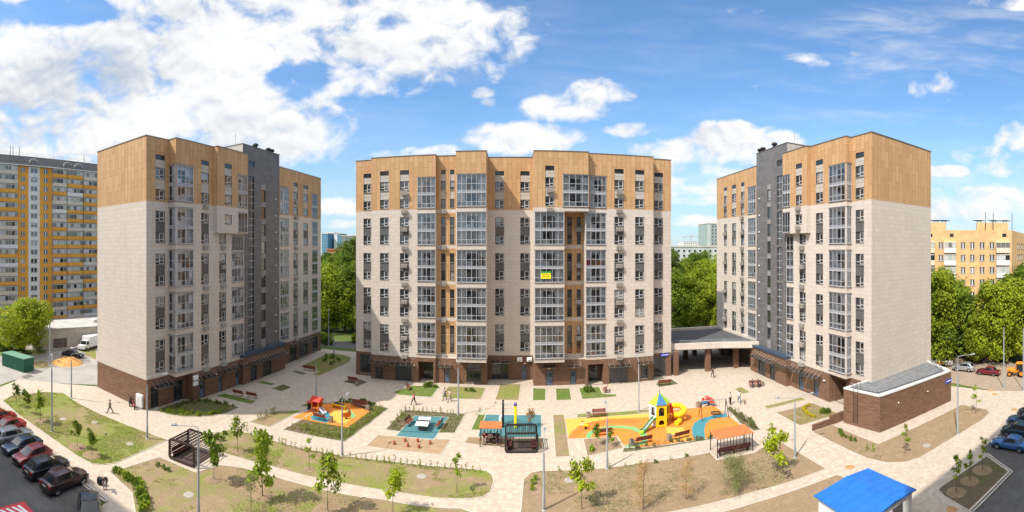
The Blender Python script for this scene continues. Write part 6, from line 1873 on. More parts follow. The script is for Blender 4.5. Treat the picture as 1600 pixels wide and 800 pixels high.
car('hatch', 'dark car at the right edge of the photo beyond the blue ones', C_NAVY, (52.7, 20.6, -.02), pi / 2, RG)
SG = 'cars along the sandy street'
pt = G(1470, 570); car('sedan', 'white and yellow taxi under the street trees', C_WHITE, (pt.x, pt.y, 0), pi / 2 + .22, SG, taxi=mat('taxi_yellow', (.80, .50, .02), .4))
pt = G(1506, 579); car('hatch', 'silver hatchback between taxi and maroon saloon', C_SIL, (pt.x, pt.y, 0), pi / 2 + .22, SG)
pt = G(1544, 585); car('old', 'maroon saloon parked on the sandy street', C_MAR, (pt.x, pt.y, 0), pi / 2 + .1, SG)
pt = G(114, 557.5); car('sedan', 'dark saloon in front of the garage on the far left', C_BLK, (pt.x, pt.y, 0), .55)
pt = G(1532, 572); car('suv', 'dark car half hidden under the trees behind the maroon saloon', C_BLK, (pt.x + 3.2, pt.y + 2.0, 0), pi / 2)
for px, py, nm, c in ((1060, 541, 'dark car under the trees beyond the gallery', C_NAVY), (1064, 545, 'pale car under the trees beyond the gallery', C_WHITE)):
    pt = G(px, py); car('hatch', nm, c, (pt.x + 2, pt.y + 14, 0), .1)
# orange tractor
pt = G(1589, 587)
TR = thing('tractor', 'small orange tractor at the right end of the sandy street', 'tractor', (pt.x, pt.y, 0), pi / 2 + .2)
M_TRO = mat('tractor_orange', (.78, .24, .02), .45)
m = MB(); m.bbox((-.2, -.55, .6), (1.6, .55, 1.25), M_TRO, .12); m.bbox((-1.3, -.65, .6), (-.2, .65, 1.1), M_TRO, .1); m.build('body', TR)
m = MB(); m.bbox((-1.25, -.7, 2.15), (.1, .7, 2.3), M_TRO, .06)
for x in (-1.2, .02):
    for y in (-.64, .64): m.box((x - .04, y - .04, 1.1), (x + .04, y + .04, 2.15), M_TRO)
m.build('cab_roof', TR)
m = MB(); m.box((-1.17, -.6, 1.12), (-.02, .6, 2.13), M_CGLASS); m.build('cab_glass', TR)
for x, r in ((-.9, .62), (1.15, .42)):
    for s in (-1, 1):
        q = MB(); q.lathe([(r * .55, -.16), (r, -.15), (r, .15), (r * .55, .16)], M_TYRE, 16); q.lathe([(r * .56, .12), (.001, .1)], M_TRO, 12); q.lathe([(r * .56, -.12), (.001, -.1)], M_TRO, 12)
        o = q.build('wheel', TR); o.location = (x, s * .72, r); o.rotation_euler = (pi / 2, 0, 0)
# white box van
pt = G(138, 545)
VN = thing('box_van', 'white box van parked at the end of the garage', 'van', (pt.x, pt.y, 0), -1.25)
m = MB(); m.bbox((-3.2, -1.05, .55), (.9, 1.05, 2.85), M_WHITE, .05); m.build('cargo_box', VN)
m = MB(); m.mesh([(.92, -.95, .45), (2.7, -.9, .45), (2.7, -.9, 1.15), (1.95, -.82, 1.25), (1.45, -.75, 2.05), (.92, -.78, 2.1), (.92, .95, .45), (2.7, .9, .45), (2.7, .9, 1.15), (1.95, .82, 1.25), (1.45, .75, 2.05), (.92, .78, 2.1)], [(0, 1, 2, 3, 4, 5), (11, 10, 9, 8, 7, 6), (1, 7, 8, 2), (2, 8, 9, 3), (4, 10, 11, 5), (0, 6, 7, 1), (3, 9, 10, 4), (0, 5, 11, 6)], C_WHITE); m.build('cab', VN)
m = MB(); m.face([(1.94, -.72, 1.33), (1.94, .72, 1.33), (1.52, .66, 2.0), (1.52, -.66, 2.0)], M_CGLASS); m.mesh([(q[0] + .02, q[1], q[2] + .012) for q in m.v], [(0, 1, 2, 3)], M_CGLASS)
for s in (-1, 1): m.face([(1.0, s * .93, 1.3), (1.8, s * .9, 1.3), (1.42, s * .82, 1.95), (1.0, s * .83, 1.95)], M_CGLASS)
m.build('window', VN)
for x in (-2.2, 1.85):
    for s in (-1, 1):
        q = MB(); q.lathe([(.2, -.1), (.38, -.1), (.38, .1), (.2, .1)], M_TYRE, 14); q.lathe([(.21, .06), (.001, .05)], M_RIM, 10); q.lathe([(.21, -.06), (.001, -.05)], M_RIM, 10); o = q.build('wheel', VN); o.location = (x, s * .88, .38); o.rotation_euler = (pi / 2, 0, 0)
# green container, sand heap, boom barrier, cabinet
pt = G(13, 577)
CT = thing('container', 'dark green steel container on the far left', 'container', (pt.x, pt.y + 2, 0), .25)
M_GRN = speck('green_container_paint', (.025, .12, .075), .6, .15, 2)
m = MB(); m.bbox((-3.4, -1.2, .0), (3.0, 1.2, 2.3), M_GRN, .04)
for i in range(18): m.box((-3.3 + i * .36, -1.235, .1), (-3.15 + i * .36, -1.2, 2.2), M_GRN)
m.build('body', CT)
m = MB(); m.bbox((-3.45, -1.25, 2.302), (3.05, 1.25, 2.42), mat('pale_green_lid', (.12, .24, .17), .6), .03); m.build('lid', CT)
pt = G(105.5, 566.5)
m = MB(); R = random.Random(4); n = 26
prof = [(3.1, 0), (2.7, .22), (2.1, .55), (1.4, .82), (.7, .98), (.01, 1.02)]
v = []
for i, (r, z) in enumerate(prof):
    for k in range(n): a = 2 * pi * k / n; rr = r * (1 + .10 * noise.noise(Vector((cos(a) * 2, sin(a) * 2, i * .4)))); v.append((rr * cos(a) * 1.05, rr * sin(a), z * (1 + .25 * noise.noise(Vector((rr * cos(a), rr * sin(a), 0))))))
m.mesh(v, [(i * n + k, i * n + (k + 1) % n, (i + 1) * n + (k + 1) % n, (i + 1) * n + k) for i in range(len(prof) - 1) for k in range(n)], speck('orange_sand', (.56, .30, .10), .95, .2, 2), True)
SH = m.build('sand_heap'); SH.location = (pt.x, pt.y, -.02); tag(SH, 'low round heap of orange sand on the asphalt far left', 'sand heap')
pt = G(112, 551)
BA = thing('boom_barrier', 'white boom barrier raised aslant by the dark saloon far left', 'barrier', (pt.x, pt.y, 0), .5)
m = MB(); m.bbox((-.2, -.2, 0), (.2, .2, 1.1), M_WHITE, .03); m.build('post', BA)
m = MB(); m.tube([(-.6, 0, .85), (3.4, 0, 1.9)], .06, M_WHITE, 6); m.build('boom', BA)
pt = G(219.5, 637)
EC = thing('electric_cabinet', 'pale grey cabinet on a plinth at the corner of the left block', 'cabinet', (pt.x, pt.y, 0), .08)
m = MB(); m.bbox((-.62, -.35, .12), (.62, .35, 1.85), M_WHITE, .04); m.build('body', EC)
m = MB(); m.box((-.6, -.33, -.02), (.6, .33, .12), M_DPANEL); m.build('plinth', EC)
m = MB(); m.bbox((-.55, -.375, .25), (.55, -.352, 1.75), mat('cabinet_door_white', (.70, .71, .70), .5), .01); m.box((-.006, -.38, .25), (.006, -.376, 1.75), M_DPANEL); m.build('door', EC)
def bike(px, py, label, rz, colr):
    pt = G(px, py); b = thing('scooter', label, 'scooter', (pt.x, pt.y, 0), rz, None)
    for x in (-.55, .55):
        q = MB(); q.lathe([(.13, -.05), (.24, -.05), (.24, .05), (.13, .05)], M_TYRE, 14); q.lathe([(.13, .02), (.001, .02)], M_RIM, 10); o = q.build('wheel', b); o.location = (x, 0, .24); o.rotation_euler = (pi / 2, 0, 0)
    q = MB(); q.bbox((-.7, -.14, .42), (-.05, .14, .72), colr, .06); q.bbox((-.1, -.14, .26), (.4, .14, .34), colr, .03); q.bbox((.32, -.17, .3), (.44, .17, .85), colr, .04); q.build('body', b)
    q = MB(); q.bbox((-.66, -.12, .722), (-.1, .12, .82), M_BLACK, .04); q.build('seat', b)
    q = MB(); q.tube([(.5, 0, .3), (.36, 0, 1.0)], .03, M_BLACK, 6); q.tube([(.34, -.3, 1.02), (.36, 0, 1.0), (.34, .3, 1.02)], .02, M_BLACK, 6); q.build('handlebar', b)
bike(209, 637.5, 'dark scooter with red panels parked beside the grey cabinet', 2.6, C_DRED)
bike(203.5, 632.5, 'black scooter behind the red one by the brick wall', 2.3, C_BLK)
# ------------------------------------------------------------------ benches, bins, shelters
M_WOOD = speck('red_brown_bench_wood', (.22, .062, .038), .6, .2, 4)
M_DKRED = speck('dark_red_slat', (.085, .026, .024), .6, .2, 4)
M_DECK = speck('dark_deck_board', (.085, .060, .052), .7, .25, 4)
M_BROWNF = mat('dark_brown_frame', (.040, .026, .024), .5)
M_ORROOF = speck('orange_shelter_roof', (.50, .17, .055), .6, .15, 2)
def bench(px, py, rz, label, L=1.8, woodm=None, group=None):
    p = G(px, py); b = thing('bench', label, 'bench', (p.x, p.y, .03), rz, group); wm = woodm or M_WOOD
    m = MB()
    for i in range(4): m.bbox((-L / 2, -.24 + i * .12, .40), (L / 2, -.24 + i * .12 + .10, .45), wm, .012)
    m.build('seat', b)
    m = MB()
    for i in range(4): m.bbox((-L / 2, .26 + i * .025, .50 + i * .11), (L / 2, .30 + i * .025, .60 + i * .11), wm, .012)
    m.build('backrest', b)
    for s in (-1, 1):
        x = s * (L / 2 - .2); m = MB()
        m.tube([(x, -.22, -.03), (x, -.22, .40), (x, .2, .40), (x, .36, .95)], .03, M_BLACK, 6); m.tube([(x, .24, -.03), (x, .22, .40)], .03, M_BLACK, 6); m.build('leg', b)
    return b
def bin_(px, py, label):
    p = G(px, py); b = thing('litter_bin', label, 'bin', (p.x, p.y, .03), .2)
    m = MB(); m.bbox((-.27, -.27, 0), (.27, .27, .62), speck('aggregate_concrete', (.27, .23, .19), .9, .3, 14), .04); m.build('body', b)
    m = MB(); m.lathe([(.2, .62), (.24, .66), (.17, .66), (.16, .63)], M_BLACK, 14); m.build('rim', b)
    return b
bench(373, 618.5, .06 + pi, 'left one of two red benches on the lawn in front of the left block')
bench(394, 622, .06 + pi, 'right one of two red benches on the lawn in front of the left block')
bench(484, 579, pi, 'dark red bench in the shade beside the lane lawn', 2.4)
bench(552, 597, pi * .95, 'bench in the small shaded bed at the left corner of the middle block')
bench(500.5, 656.5, pi - .15, 'red bench at the front edge of the left play area')
bench(561, 637, -.1, 'long red bench at the far right edge of the left play area', 2.4)
bench(638.5, 608, pi / 2 + .2, 'bench turned sideways at the left end of the lawn by the middle block')
bench(640, 663.5, pi / 2 - .15, 'bench left of the table tennis table')
bench(685.5, 667, -pi / 2 - .15, 'bench right of the table tennis table')
bench(945, 612, -pi / 2 - .3, 'bench turned sideways at the right end of the lawn by the middle block')
bench(936.5, 651.5, .0, 'red bench at the far edge of the orange playground')
bench(942.5, 680, .03 + pi, 'red bench on orange rubber behind the small planted bed', 2.0)
bench(1005, 692.5, pi + .12, 'red bench at the near edge of the orange playground beside a bush', 2.0)
bench(1064, 685, pi + .15, 'red bench on the yellow rubber by the path', 2.0)
bench(1038, 601.5, pi - .1, 'red bench in the small bed at the right end of the middle block', 2.2)
bench(1180, 604.5, -.4, 'bench by the right block entrance with two people sitting on it', 2.0)
bin_(517, 659.5, 'concrete bin beside the bench in the left play area')
bin_(574.5, 640.5, 'concrete bin at the right end of the long red bench')
bin_(919.5, 652.5, 'concrete bin left of the bench at the far edge of the orange playground')
bin_(987, 696, 'concrete bin left of the bench beside the bush')
bin_(1046, 688, 'concrete bin left of the bench on yellow rubber')
bin_(1091, 636, 'concrete bin by the plane rocker')
bin_(1191, 603, 'concrete bin right of the bench with two people')
bin_(557.5, 602, 'concrete bin beside the small shaded bed')

def rloop(W, H, r, n=5):
    pts = []
    for cx, cz, a0 in ((W / 2 - r, r, -pi / 2), (W / 2 - r, H - r, 0), (-W / 2 + r, H - r, pi / 2), (-W / 2 + r, r, pi)):
        pts += [(cx + r * cos(a0 + pi / 2 * i / n), cz + r * sin(a0 + pi / 2 * i / n)) for i in range(n + 1)]
    return pts + [pts[0]]
def pergola(loc, rz, W, D, H, label, framem, benches):
    t_ = thing('pergola', label, 'pergola', tuple(loc), rz)
    for y in (0, D):
        m = MB(); lp = rloop(W, H, .38)
        n = len(lp) - 1; v = []; w_ = .10
        for i in range(n):
            x, z = lp[i]; a = Vector(lp[(i + 1) % n]) - Vector(lp[i - 1]); a.normalize(); nx, nz = a.y, -a.x
            v += [(x, y - w_, z), (x, y + w_, z), (x - nx * .17, y + w_, z - nz * .17), (x - nx * .17, y - w_, z - nz * .17)]
        f = []
        for i in range(n):
            j = (i + 1) % n
            for k in range(4): f.append((i * 4 + k, i * 4 + (k + 1) % 4, j * 4 + (k + 1) % 4, j * 4 + k))
        m.mesh(v, f, framem); m.build('frame', t_)
    m = MB(); ns = 7 if benches == 'back' else 15
    for i in range(ns): x = -W / 2 + .3 + (W - .6) * i / (ns - 1); m.box((x - .03, .1, H - .14), (x + .03, D - .1, H - .04), framem)
    m.build('roof_slats', t_)
    m = MB()
    if benches == 'back':
        for i in range(9): z = .30 + i * (H - .5) / 9; m.box((-W / 2 - .03, .1, z), (-W / 2 + .05, D - .1, z + .07), framem); m.box((-W / 2 + .14, D - .05, z), (W / 2 - .14, D + .03, z + .05), framem)
    else:
        for i in range(19): x = -W / 2 + .3 + (W - .6) * i / 18; m.box((x - .025, D - .05, .12), (x + .025, D + .03, H - .12), framem)
    m.build('back_slats', t_)
    m = MB()
    for i in range(10): y = .1 + i * (D - .2) / 10; m.box((-W / 2 + .15, y, .06), (W / 2 - .15, y + (D - .2) / 10 - .03, .12), M_DECK)
    m.build('deck', t_)
    if benches == 'back':
        bs = [((-W / 2 + .15, .3), (-W / 2 + .65, D - .25))]
    else:
        bs = [((-W / 2 + .2, .3), (-W / 2 + .75, D - .3)), ((W / 2 - .75, .3), (W / 2 - .2, D - .3))]
    for a, b in bs:
        m = MB(); m.bbox((a[0], a[1], .42), (b[0], b[1], .52), M_DKRED, .02); m.bbox((a[0] + .08, a[1] + .06, .12), (b[0] - .08, b[1] - .06, .42), framem, .02)
        if True:
            sx = a[0] if a[0] < 0 else b[0]
            m.bbox((sx - .03, a[1], .56), (sx + .03, b[1], .98), M_DKRED, .02)
        m.build('seat', t_)
    return t_
pl, pr_ = G(264, 715.5), G(304, 731.5)
pergola(((pl.x + pr_.x) / 2, (pl.y + pr_.y) / 2, .01), atan2(pr_.y - pl.y, pr_.x - pl.x), (pr_ - pl).length, 3.1, 2.15, 'brown slatted pergola with a bench along its back on the left', M_BROWNF, 'back')
pl, pr_ = G(788.5, 707.5), G(841.5, 707)
pergola(((pl.x + pr_.x) / 2, (pl.y + pr_.y) / 2, .01), atan2(pr_.y - pl.y, pr_.x - pl.x), (pr_ - pl).length, 2.3, 2.15, 'black slatted pergola with two facing dark red seats in the centre', M_BLACK, 'sides')
def shelter(loc, rz, W, D, H, label):
    t_ = thing('shelter', label, 'shelter', tuple(loc), rz)
    m = MB(); tilt = .0
    n = 14
    for i in range(n): m.box((-W / 2 - .1 + (W + .2) * i / n, -.25, H), (-W / 2 - .1 + (W + .2) * (i + 1) / n - .015, D + .25, H + .06), M_ORROOF)
    m.box((-W / 2 - .05, -.2, H - .02), (W / 2 + .05, D + .2, H - .001), M_ORROOF)
    m.build('roof', t_)
    for x in (-W / 2, W / 2):
        for y in (0, D): m = MB(); m.box((x - .04, y - .04, -.02), (x + .04, y + .04, H - .02), M_BLACK); m.build('post', t_)
    m = MB(); k = int(W / .36)
    for i in range(1, k): x = -W / 2 + W * i / k; m.box((x - .03, -.025, .1), (x + .03, .025, H - .02), M_BROWNF)
    m.build('slat_wall', t_)
    m = MB(); m.bbox((-W / 2 + .15, .15, .42), (W / 2 - .15, .62, .5), M_DKRED, .02); m.build('seat', t_)
    m = MB(); m.bbox((-W / 2 + .15, .06, .55), (W / 2 - .15, .11, .95), M_DKRED, .02); m.build('backrest', t_)
    for x in (-W / 2 + .4, 0, W / 2 - .4): m = MB(); m.box((x - .04, .2, -.02), (x + .04, .55, .42), M_BLACK); m.build('bench_leg', t_)
    return t_
a, b = G(1121, 716), G(1175.5, 704.5)
m = MB(); q0, q1 = G(1119, 719), G(1180, 707); d = (q1 - q0).normalized(); nn = Vector((-d.y, d.x, 0)) * 2.6
m.face([(p.x, p.y, .018) for p in (q0, q1, q1 + nn, q0 + nn)], M_PAVE); struct(m, 'pavement')
shelter(((a.x + b.x) / 2, (a.y + b.y) / 2, .02), atan2(b.y - a.y, b.x - a.x), (b - a).length, 2.0, 2.0, 'large orange roofed shelter with a slatted side at the front of the orange playground')
a, b = G(751.5, 690), G(783, 690)
st_ = shelter(((a.x + b.x) / 2, a.y, .0), pi, (b - a).length, 1.5, 2.1, 'small orange roofed shelter with people sitting, left of the black pergola')
st_.location.y += 0.2

# ------------------------------------------------------------------ play equipment
M_PW = mat('white_play_panel', (.74, .74, .72), .45); M_PY = mat('yellow_play_panel', (.80, .52, .015), .4); M_PL = mat('lime_play_panel', (.36, .60, .04), .4)
M_PB = mat('blue_play_panel', (.05, .16, .32), .4); M_PR = mat('red_play_panel', (.58, .04, .03), .4); M_PO = mat('orange_play_panel', (.70, .20, .03), .4); M_PG = mat('green_slide', (.07, .34, .05), .35)
p = G(1034, 667)
PTR = -.61
PT = thing('play_tower', 'hexagonal yellow and white play tower with pointed roof, slide and yellow tube', 'play tower', (p.x, p.y + .9, .03), PTR)
def WL(x, y, z=0.0):
    """an offset on the plan turned into the tower's own axes"""
    c_, s_ = cos(-PTR), sin(-PTR); return (x * c_ - y * s_, x * s_ + y * c_, z)
r0 = 1.22
hexp = [(r0 * cos(pi / 3 * k + pi / 6), r0 * sin(pi / 3 * k + pi / 6)) for k in range(6)]
def arch_panel(a, b, z0, z1, m_, parent, hole=True, nm='wall_panel'):
    a = Vector((*a, 0)); b = Vector((*b, 0)); d = b - a; L = d.length; d /= L; n = Vector((d.y, -d.x, 0)) * .03
    out = [(.03, z0), (L - .03, z0), (L - .03, z1), (.03, z1)]
    m = MB()
    if hole:
        w0, w1, zz0, zz1 = L * .22, L * .78, z0 + .35 * (z1 - z0) * 0 + .25, z0 + .78 * (z1 - z0)
        arc = [(w1, zz0)] + [((w0 + w1) / 2 + (w1 - w0) / 2 * cos(pi * i / 10), zz1 - .28 + .28 * sin(pi * i / 10)) for i in range(11)] + [(w0, zz0)]
        for s in (0, 1):
            off = n * s
            P3 = lambda q: a + d * q[0] + Vector((0, 0, q[1])) + off
            m.face([P3(q) for q in [out[0], out[1], (L - .03, zz0), (.03, zz0)]], m_)
            m.face([P3(q) for q in [(.03, zz0), (w0, zz0), (w0, zz1 - .28)] + [(.03, zz1 - .28)]], m_)
            m.face([P3(q) for q in [(w1, zz0), (L - .03, zz0), (L - .03, zz1 - .28), (w1, zz1 - .28)]], m_)
            top = [q for q in arc[1:-1]]
            for i in range(len(top) - 1): m.face([P3(q) for q in [top[i], top[i + 1], (top[i + 1][0], z1), (top[i][0], z1)]], m_)
            m.face([P3(q) for q in [(.03, zz1 - .28), (w0, zz1 - .28), (w0, z1), (.03, z1)]], m_); m.face([P3(q) for q in [(w1, zz1 - .28), (L - .03, zz1 - .28), (L - .03, z1), (w1, z1)]], m_)
    else:
        P3 = lambda q, o: a + d * q[0] + Vector((0, 0, q[1])) + o
        for o in (n * 0, n): m.face([P3(q, o) for q in out], m_)
    return m.build(nm, parent)
cols_ = [M_PY, M_PW, M_PW, M_PW, M_PY, M_PY]
for k in range(6):
    a, b = hexp[k], hexp[(k + 1) % 6]
    arch_panel(a, b, 1.1, 2.75, cols_[k], PT, True)
    arch_panel(a, b, .05, 1.08, cols_[k], PT, k in (4, 5))
    m = MB(); m.box((a[0] - .05, a[1] - .05, -.03), (a[0] + .05, a[1] + .05, 2.8), M_PY if k in (0, 4, 5) else M_PW); m.build('post', PT)
    m = MB(); rc = [M_PB, M_PL, M_PB, M_PL, M_PB, M_PL][k]
    q0, q1 = (a[0] * 1.12, a[1] * 1.12, 2.72), (b[0] * 1.12, b[1] * 1.12, 2.72)
    m.face([q0, q1, (0, 0, 3.95)], rc); m.face([(q0[0], q0[1], 2.70), (0, 0, 3.92), (q1[0], q1[1], 2.70)], rc)
    m.build('roof_panel', PT)
m = MB(); m.prism([(x * .97, y * .97) for x, y in hexp], 1.02, 1.08, M_DPANEL); m.build('platform', PT)
m = MB(); m.tube([(0, 0, 3.9), (0, 0, 4.2)], .05, M_BLACK, 6); m.build('finial', PT)
def gutter(mb, pts, w, h, m_in, m_side):
    for i in range(len(pts) - 1):
        a, b = Vector(pts[i]), Vector(pts[i + 1]); d = Vector((b.x - a.x, b.y - a.y, 0)).normalized(); s = Vector((-d.y, d.x, 0)) * w / 2; u = Vector((0, 0, h)); e = s.normalized() * .05
        mb.face([a - s, b - s, b + s, a + s], m_in); mb.face([a - s - u * .3, a + s - u * .3, b + s - u * .3, b - s - u * .3], m_side)
        for sg in (-1, 1):
            o = s * sg; oo = o + e * sg
            mb.face([a + o, b + o, b + o + u, a + o + u], m_side); mb.face([a + oo - u * .3, a + oo + u, b + oo + u, b + oo - u * .3], m_side); mb.face([a + o + u, b + o + u, b + oo + u, a + oo + u], m_side)
m = MB(); gutter(m, [WL(-.85, -.75, 1.12), WL(-1.2, -.95, 1.05), WL(-2.3, -1.6, .35), WL(-2.6, -1.78, .22), WL(-2.9, -1.95, .2)], .5, .2, M_STEEL, M_PG); m.build('slide', PT)
Mw = Matrix.Rotation(-PTR, 4, 'Z')
m = MB(); m.bbox((-3.2, -2.3, .03), (-2.7, -1.85, .32), M_PL, .06, Mw); m.build('slide_end', PT)
m = MB(); m.bbox((.9, .3, 1.0), (2.0, 1.3, 1.75), M_PR, .05, Mw); m.bbox((1.4, .6, 1.752), (2.1, 1.1, 2.05), M_PR, .1, Mw)
for q in ((1.0, .4), (1.9, .4), (1.9, 1.2)): m.tube([WL(*q, -.02), WL(*q, 1.0)], .05, M_PR, 6)
m.build('side_platform', PT)
m = MB(); sp = [WL(1.9, .7, 1.75)]
for i in range(24):
    a_ = 1.6 - i * .30; sp.append(WL(2.75 + .62 * cos(a_), .05 + .62 * sin(a_), 1.75 - i * .060))
sp += [WL(2.3, -.9, .28), WL(1.8, -1.15, .26)]
m.tube(sp, .34, M_PY, 10); m.build('tube_slide', PT)
# nest swing
a, b = G(1093, 655), G(1137, 650)
SW = thing('nest_swing', 'dark framed swing with round nest seat over the teal rubber', 'swing', (*((a + b) / 2)[:2], .03), atan2(b.y - a.y, b.x - a.x))
L = (b - a).length
for s in (-1, 1):
    m = MB(); x = s * L / 2; m.tube([(x - .1 * s, -.85, -.02), (x - .25 * s, 0, 2.25), (x - .1 * s, .85, -.02)], .05, M_BROWNF, 6); m.build('leg_frame', SW)
m = MB(); m.tube([(-L / 2 + .2, 0, 2.25), (L / 2 - .2, 0, 2.25)], .05, M_STEEL, 8); m.build('top_bar', SW)
m = MB(); m.tube([(.3 + .6 * cos(2 * pi * i / 20), .6 * sin(2 * pi * i / 20), .55) for i in range(21)], .07, M_BLACK, 6)
for i in range(-3, 4):
    hh = sqrt(.34 - (i * .15) ** 2) if .34 > (i * .15) ** 2 else 0
    m.tube([(.3 + i * .15, -hh, .53), (.3 + i * .15, hh, .53)], .014, M_BLACK, 4); m.tube([(.3 - hh, i * .15, .53), (.3 + hh, i * .15, .53)], .014, M_BLACK, 4)
m.build('nest_seat', SW)
m = MB()
for dx in (-.5, .5):
    for dy in (-.35, .35): m.tube([(.3 + dx, 0, 2.22), (.3 + dx, dy, .58)], .012, M_STEEL, 4)
m.build('chain', SW)
# plane rocker
p = G(1107, 634)
RK = thing('spring_rider', 'red and blue plane shaped rocker at the far corner of the orange playground', 'spring rider', (p.x, p.y, .03), .2)
m = MB(); m.lathe([(.12, 0), (.14, .06), (.09, .1), (.14, .16), (.09, .2), (.14, .26), (.09, .3)], M_BLACK, 10); m.build('spring', RK)
m = MB(); m.bbox((-1.1, -.14, .35), (.9, .14, .75), M_PB, .1); m.bbox((-1.1, -.02, .75), (-.75, .02, 1.25), M_PR, .01); m.build('body', RK)
m = MB(); m.bbox((-.1, -1.0, .62), (.5, 1.0, .7), M_PR, .03); m.build('wing', RK); m = MB(); m.bbox((-.05, -.9, 1.0), (.4, .9, 1.06), M_PR, .03); m.build('wing', RK)
m = MB(); m.bbox((.9, -.05, .3), (.95, .05, .9), M_PW, .01); m.build('propeller', RK); m = MB(); m.bbox((.3, -.2, .75), (.5, .2, 1.0), M_PW, .04); m.build('cockpit', RK)
p = G(915, 671)
DK = thing('spring_rider', 'white and yellow animal rocker behind the dark leaved sapling', 'spring rider', (p.x, p.y, .03), pi)
m = MB(); m.lathe([(.12, 0), (.14, .06), (.09, .1), (.14, .16), (.09, .2), (.14, .26), (.09, .3)], M_BLACK, 10); m.build('spring', DK)
m = MB(); m.bbox((-.45, -.15, .32), (.4, .15, .62), M_PY, .12); m.build('seat', DK)
m = MB(); m.bbox((.25, -.06, .5), (.55, .06, 1.05), M_PW, .05); m.bbox((.2, -.06, .85), (.62, .06, 1.15), M_PY, .05); m.build('panel', DK)
# small play house with red roof and slide
p = G(493, 645)
PH = thing('play_house', 'little orange play house with red roof and short pale slide', 'play house', (p.x, p.y + .5, .03), -.15)
for x in (-.5, .5):
    for y in (-.5, .5): m = MB(); m.box((x - .05, y - .05, -.02), (x + .05, y + .05, 1.55), M_PO); m.build('post', PH)
m = MB(); m.mesh([(-.75, -.7, 1.5), (.75, -.7, 1.5), (.75, .7, 1.5), (-.75, .7, 1.5), (-.75, 0, 2.0), (.75, 0, 2.0)], [(0, 1, 5, 4), (2, 3, 4, 5), (0, 4, 3), (1, 2, 5), (3, 2, 1, 0)], M_PR); m.build('roof', PH)
m = MB(); m.box((-.5, -.5, .55), (.5, .5, .62), M_PO); m.build('platform', PH)
m = MB(); m.box((-.5, .47, .62), (.5, .5, 1.2), M_PO); m.box((-.53, -.5, .62), (-.5, .5, 1.1), M_PR); m.build('side_panel', PH)
m = MB(); gutter(m, [(.5, -.1, .62), (1.2, -.25, .2), (1.5, -.3, .12)], .45, .18, M_STEEL, M_PW); m.build('slide', PH)
m = MB(); m.bbox((-1.4, -.3, .03), (-1.25, .35, 1.0), M_BLACK, .03); m.bbox((-1.5, -.35, .95), (-.6, .4, 1.08), M_PR, .03); m.build('counter', PH)
# yellow sand table and orange rocker
p = G(530, 638)
ST = thing('play_table', 'yellow framed play table with black board in the left play area', 'play table', (p.x, p.y, .03), -.1)
m = MB(); m.bbox((-1.0, -.35, .45), (1.0, .35, .55), M_PY, .03); m.build('top', ST)
m = MB(); m.bbox((-.85, -.25, .56), (.85, .25, .6), M_BLACK, .02); m.build('board', ST)
for x in (-.9, .9): m = MB(); m.box((x - .05, -.3, -.02), (x + .05, .3, .45), M_PY); m.build('leg', ST)
p = G(541, 655)
OR_ = thing('spring_rider', 'orange animal rocker on yellow rubber in the left play area', 'spring rider', (p.x, p.y, .03), .4)
m = MB(); m.lathe([(.12, 0), (.14, .06), (.09, .1), (.14, .16), (.09, .2), (.14, .26), (.09, .3)], M_BLACK, 10); m.build('spring', OR_)
for y in (-.2, .2): m = MB(); m.mesh([(-.6, y, .3), (.5, y, .3), (.62, y, .7), (.5, y, 1.15), (.3, y, 1.1), (.2, y, .75), (-.4, y, .7), (-.6, y, .9)], [tuple(range(8)), tuple(range(7, -1, -1))], M_PO); m.build('side_panel', OR_)
m = MB(); m.bbox((-.4, -.19, .5), (.1, .19, .58), M_PY, .03); m.build('seat', OR_)
# climbing frame
p0, p1 = G(786, 667), G(805.5, 669)
CF = thing('climbing_frame', 'climbing frame with black ladder panel and bright yellow column on the teal court', 'climbing frame', (*((p0 + p1) / 2)[:2], .03), 0)
dx = (p1.x - p0.x) / 2
m = MB()
for y in (0, 1.1): m.box((-dx - .12, y - .06, -.02), (-dx + .12, y + .06, 2.95), M_BLACK)
for k in range(8): m.box((-dx - .04, .06, .3 + k * .33), (-dx + .04, 1.04, .36 + k * .33), M_BLACK)
m.build('ladder_panel', CF)
m = MB(); m.bbox((dx - .17, -.17, -.02), (dx + .17, .17, 2.6), mat('lemon_yellow_post', (.85, .72, .01), .4), .05); m.build('column', CF)
m = MB(); m.bbox((dx - .19, -.19, 2.6), (dx + .19, .19, 2.98), mat('violet_cap', (.13, .10, .22), .5), .04); m.build('column_cap', CF)
m = MB(); 
for y in (-.06, .9): m.tube([(-dx, y, 2.75), (dx, y * .3, 2.75)], .03, M_STEEL, 6)
for k in range(6): f_ = k / 5; m.tube([(-dx + 2 * dx * f_, -.06, 2.75), (-dx + 2 * dx * f_, .9 - .63 * f_, 2.75)], .02, M_STEEL, 5)
m.tube([(-dx - .0, .2, 2.2), (dx, .1, 2.2)], .025, M_STEEL, 6); m.tube([(-dx - .0, .2, 1.8), (dx, .1, 1.8)], .025, M_STEEL, 6)
m.build('overhead_bars', CF)
m = MB(); m.tube([(-dx - .35, -.25, -.02), (-dx - .35, -.25, .9), (-dx - .3, -.2, 1.35), (-dx - .2, -.1, 1.45)], .16, M_PW, 8); m.build('side_pod', CF)
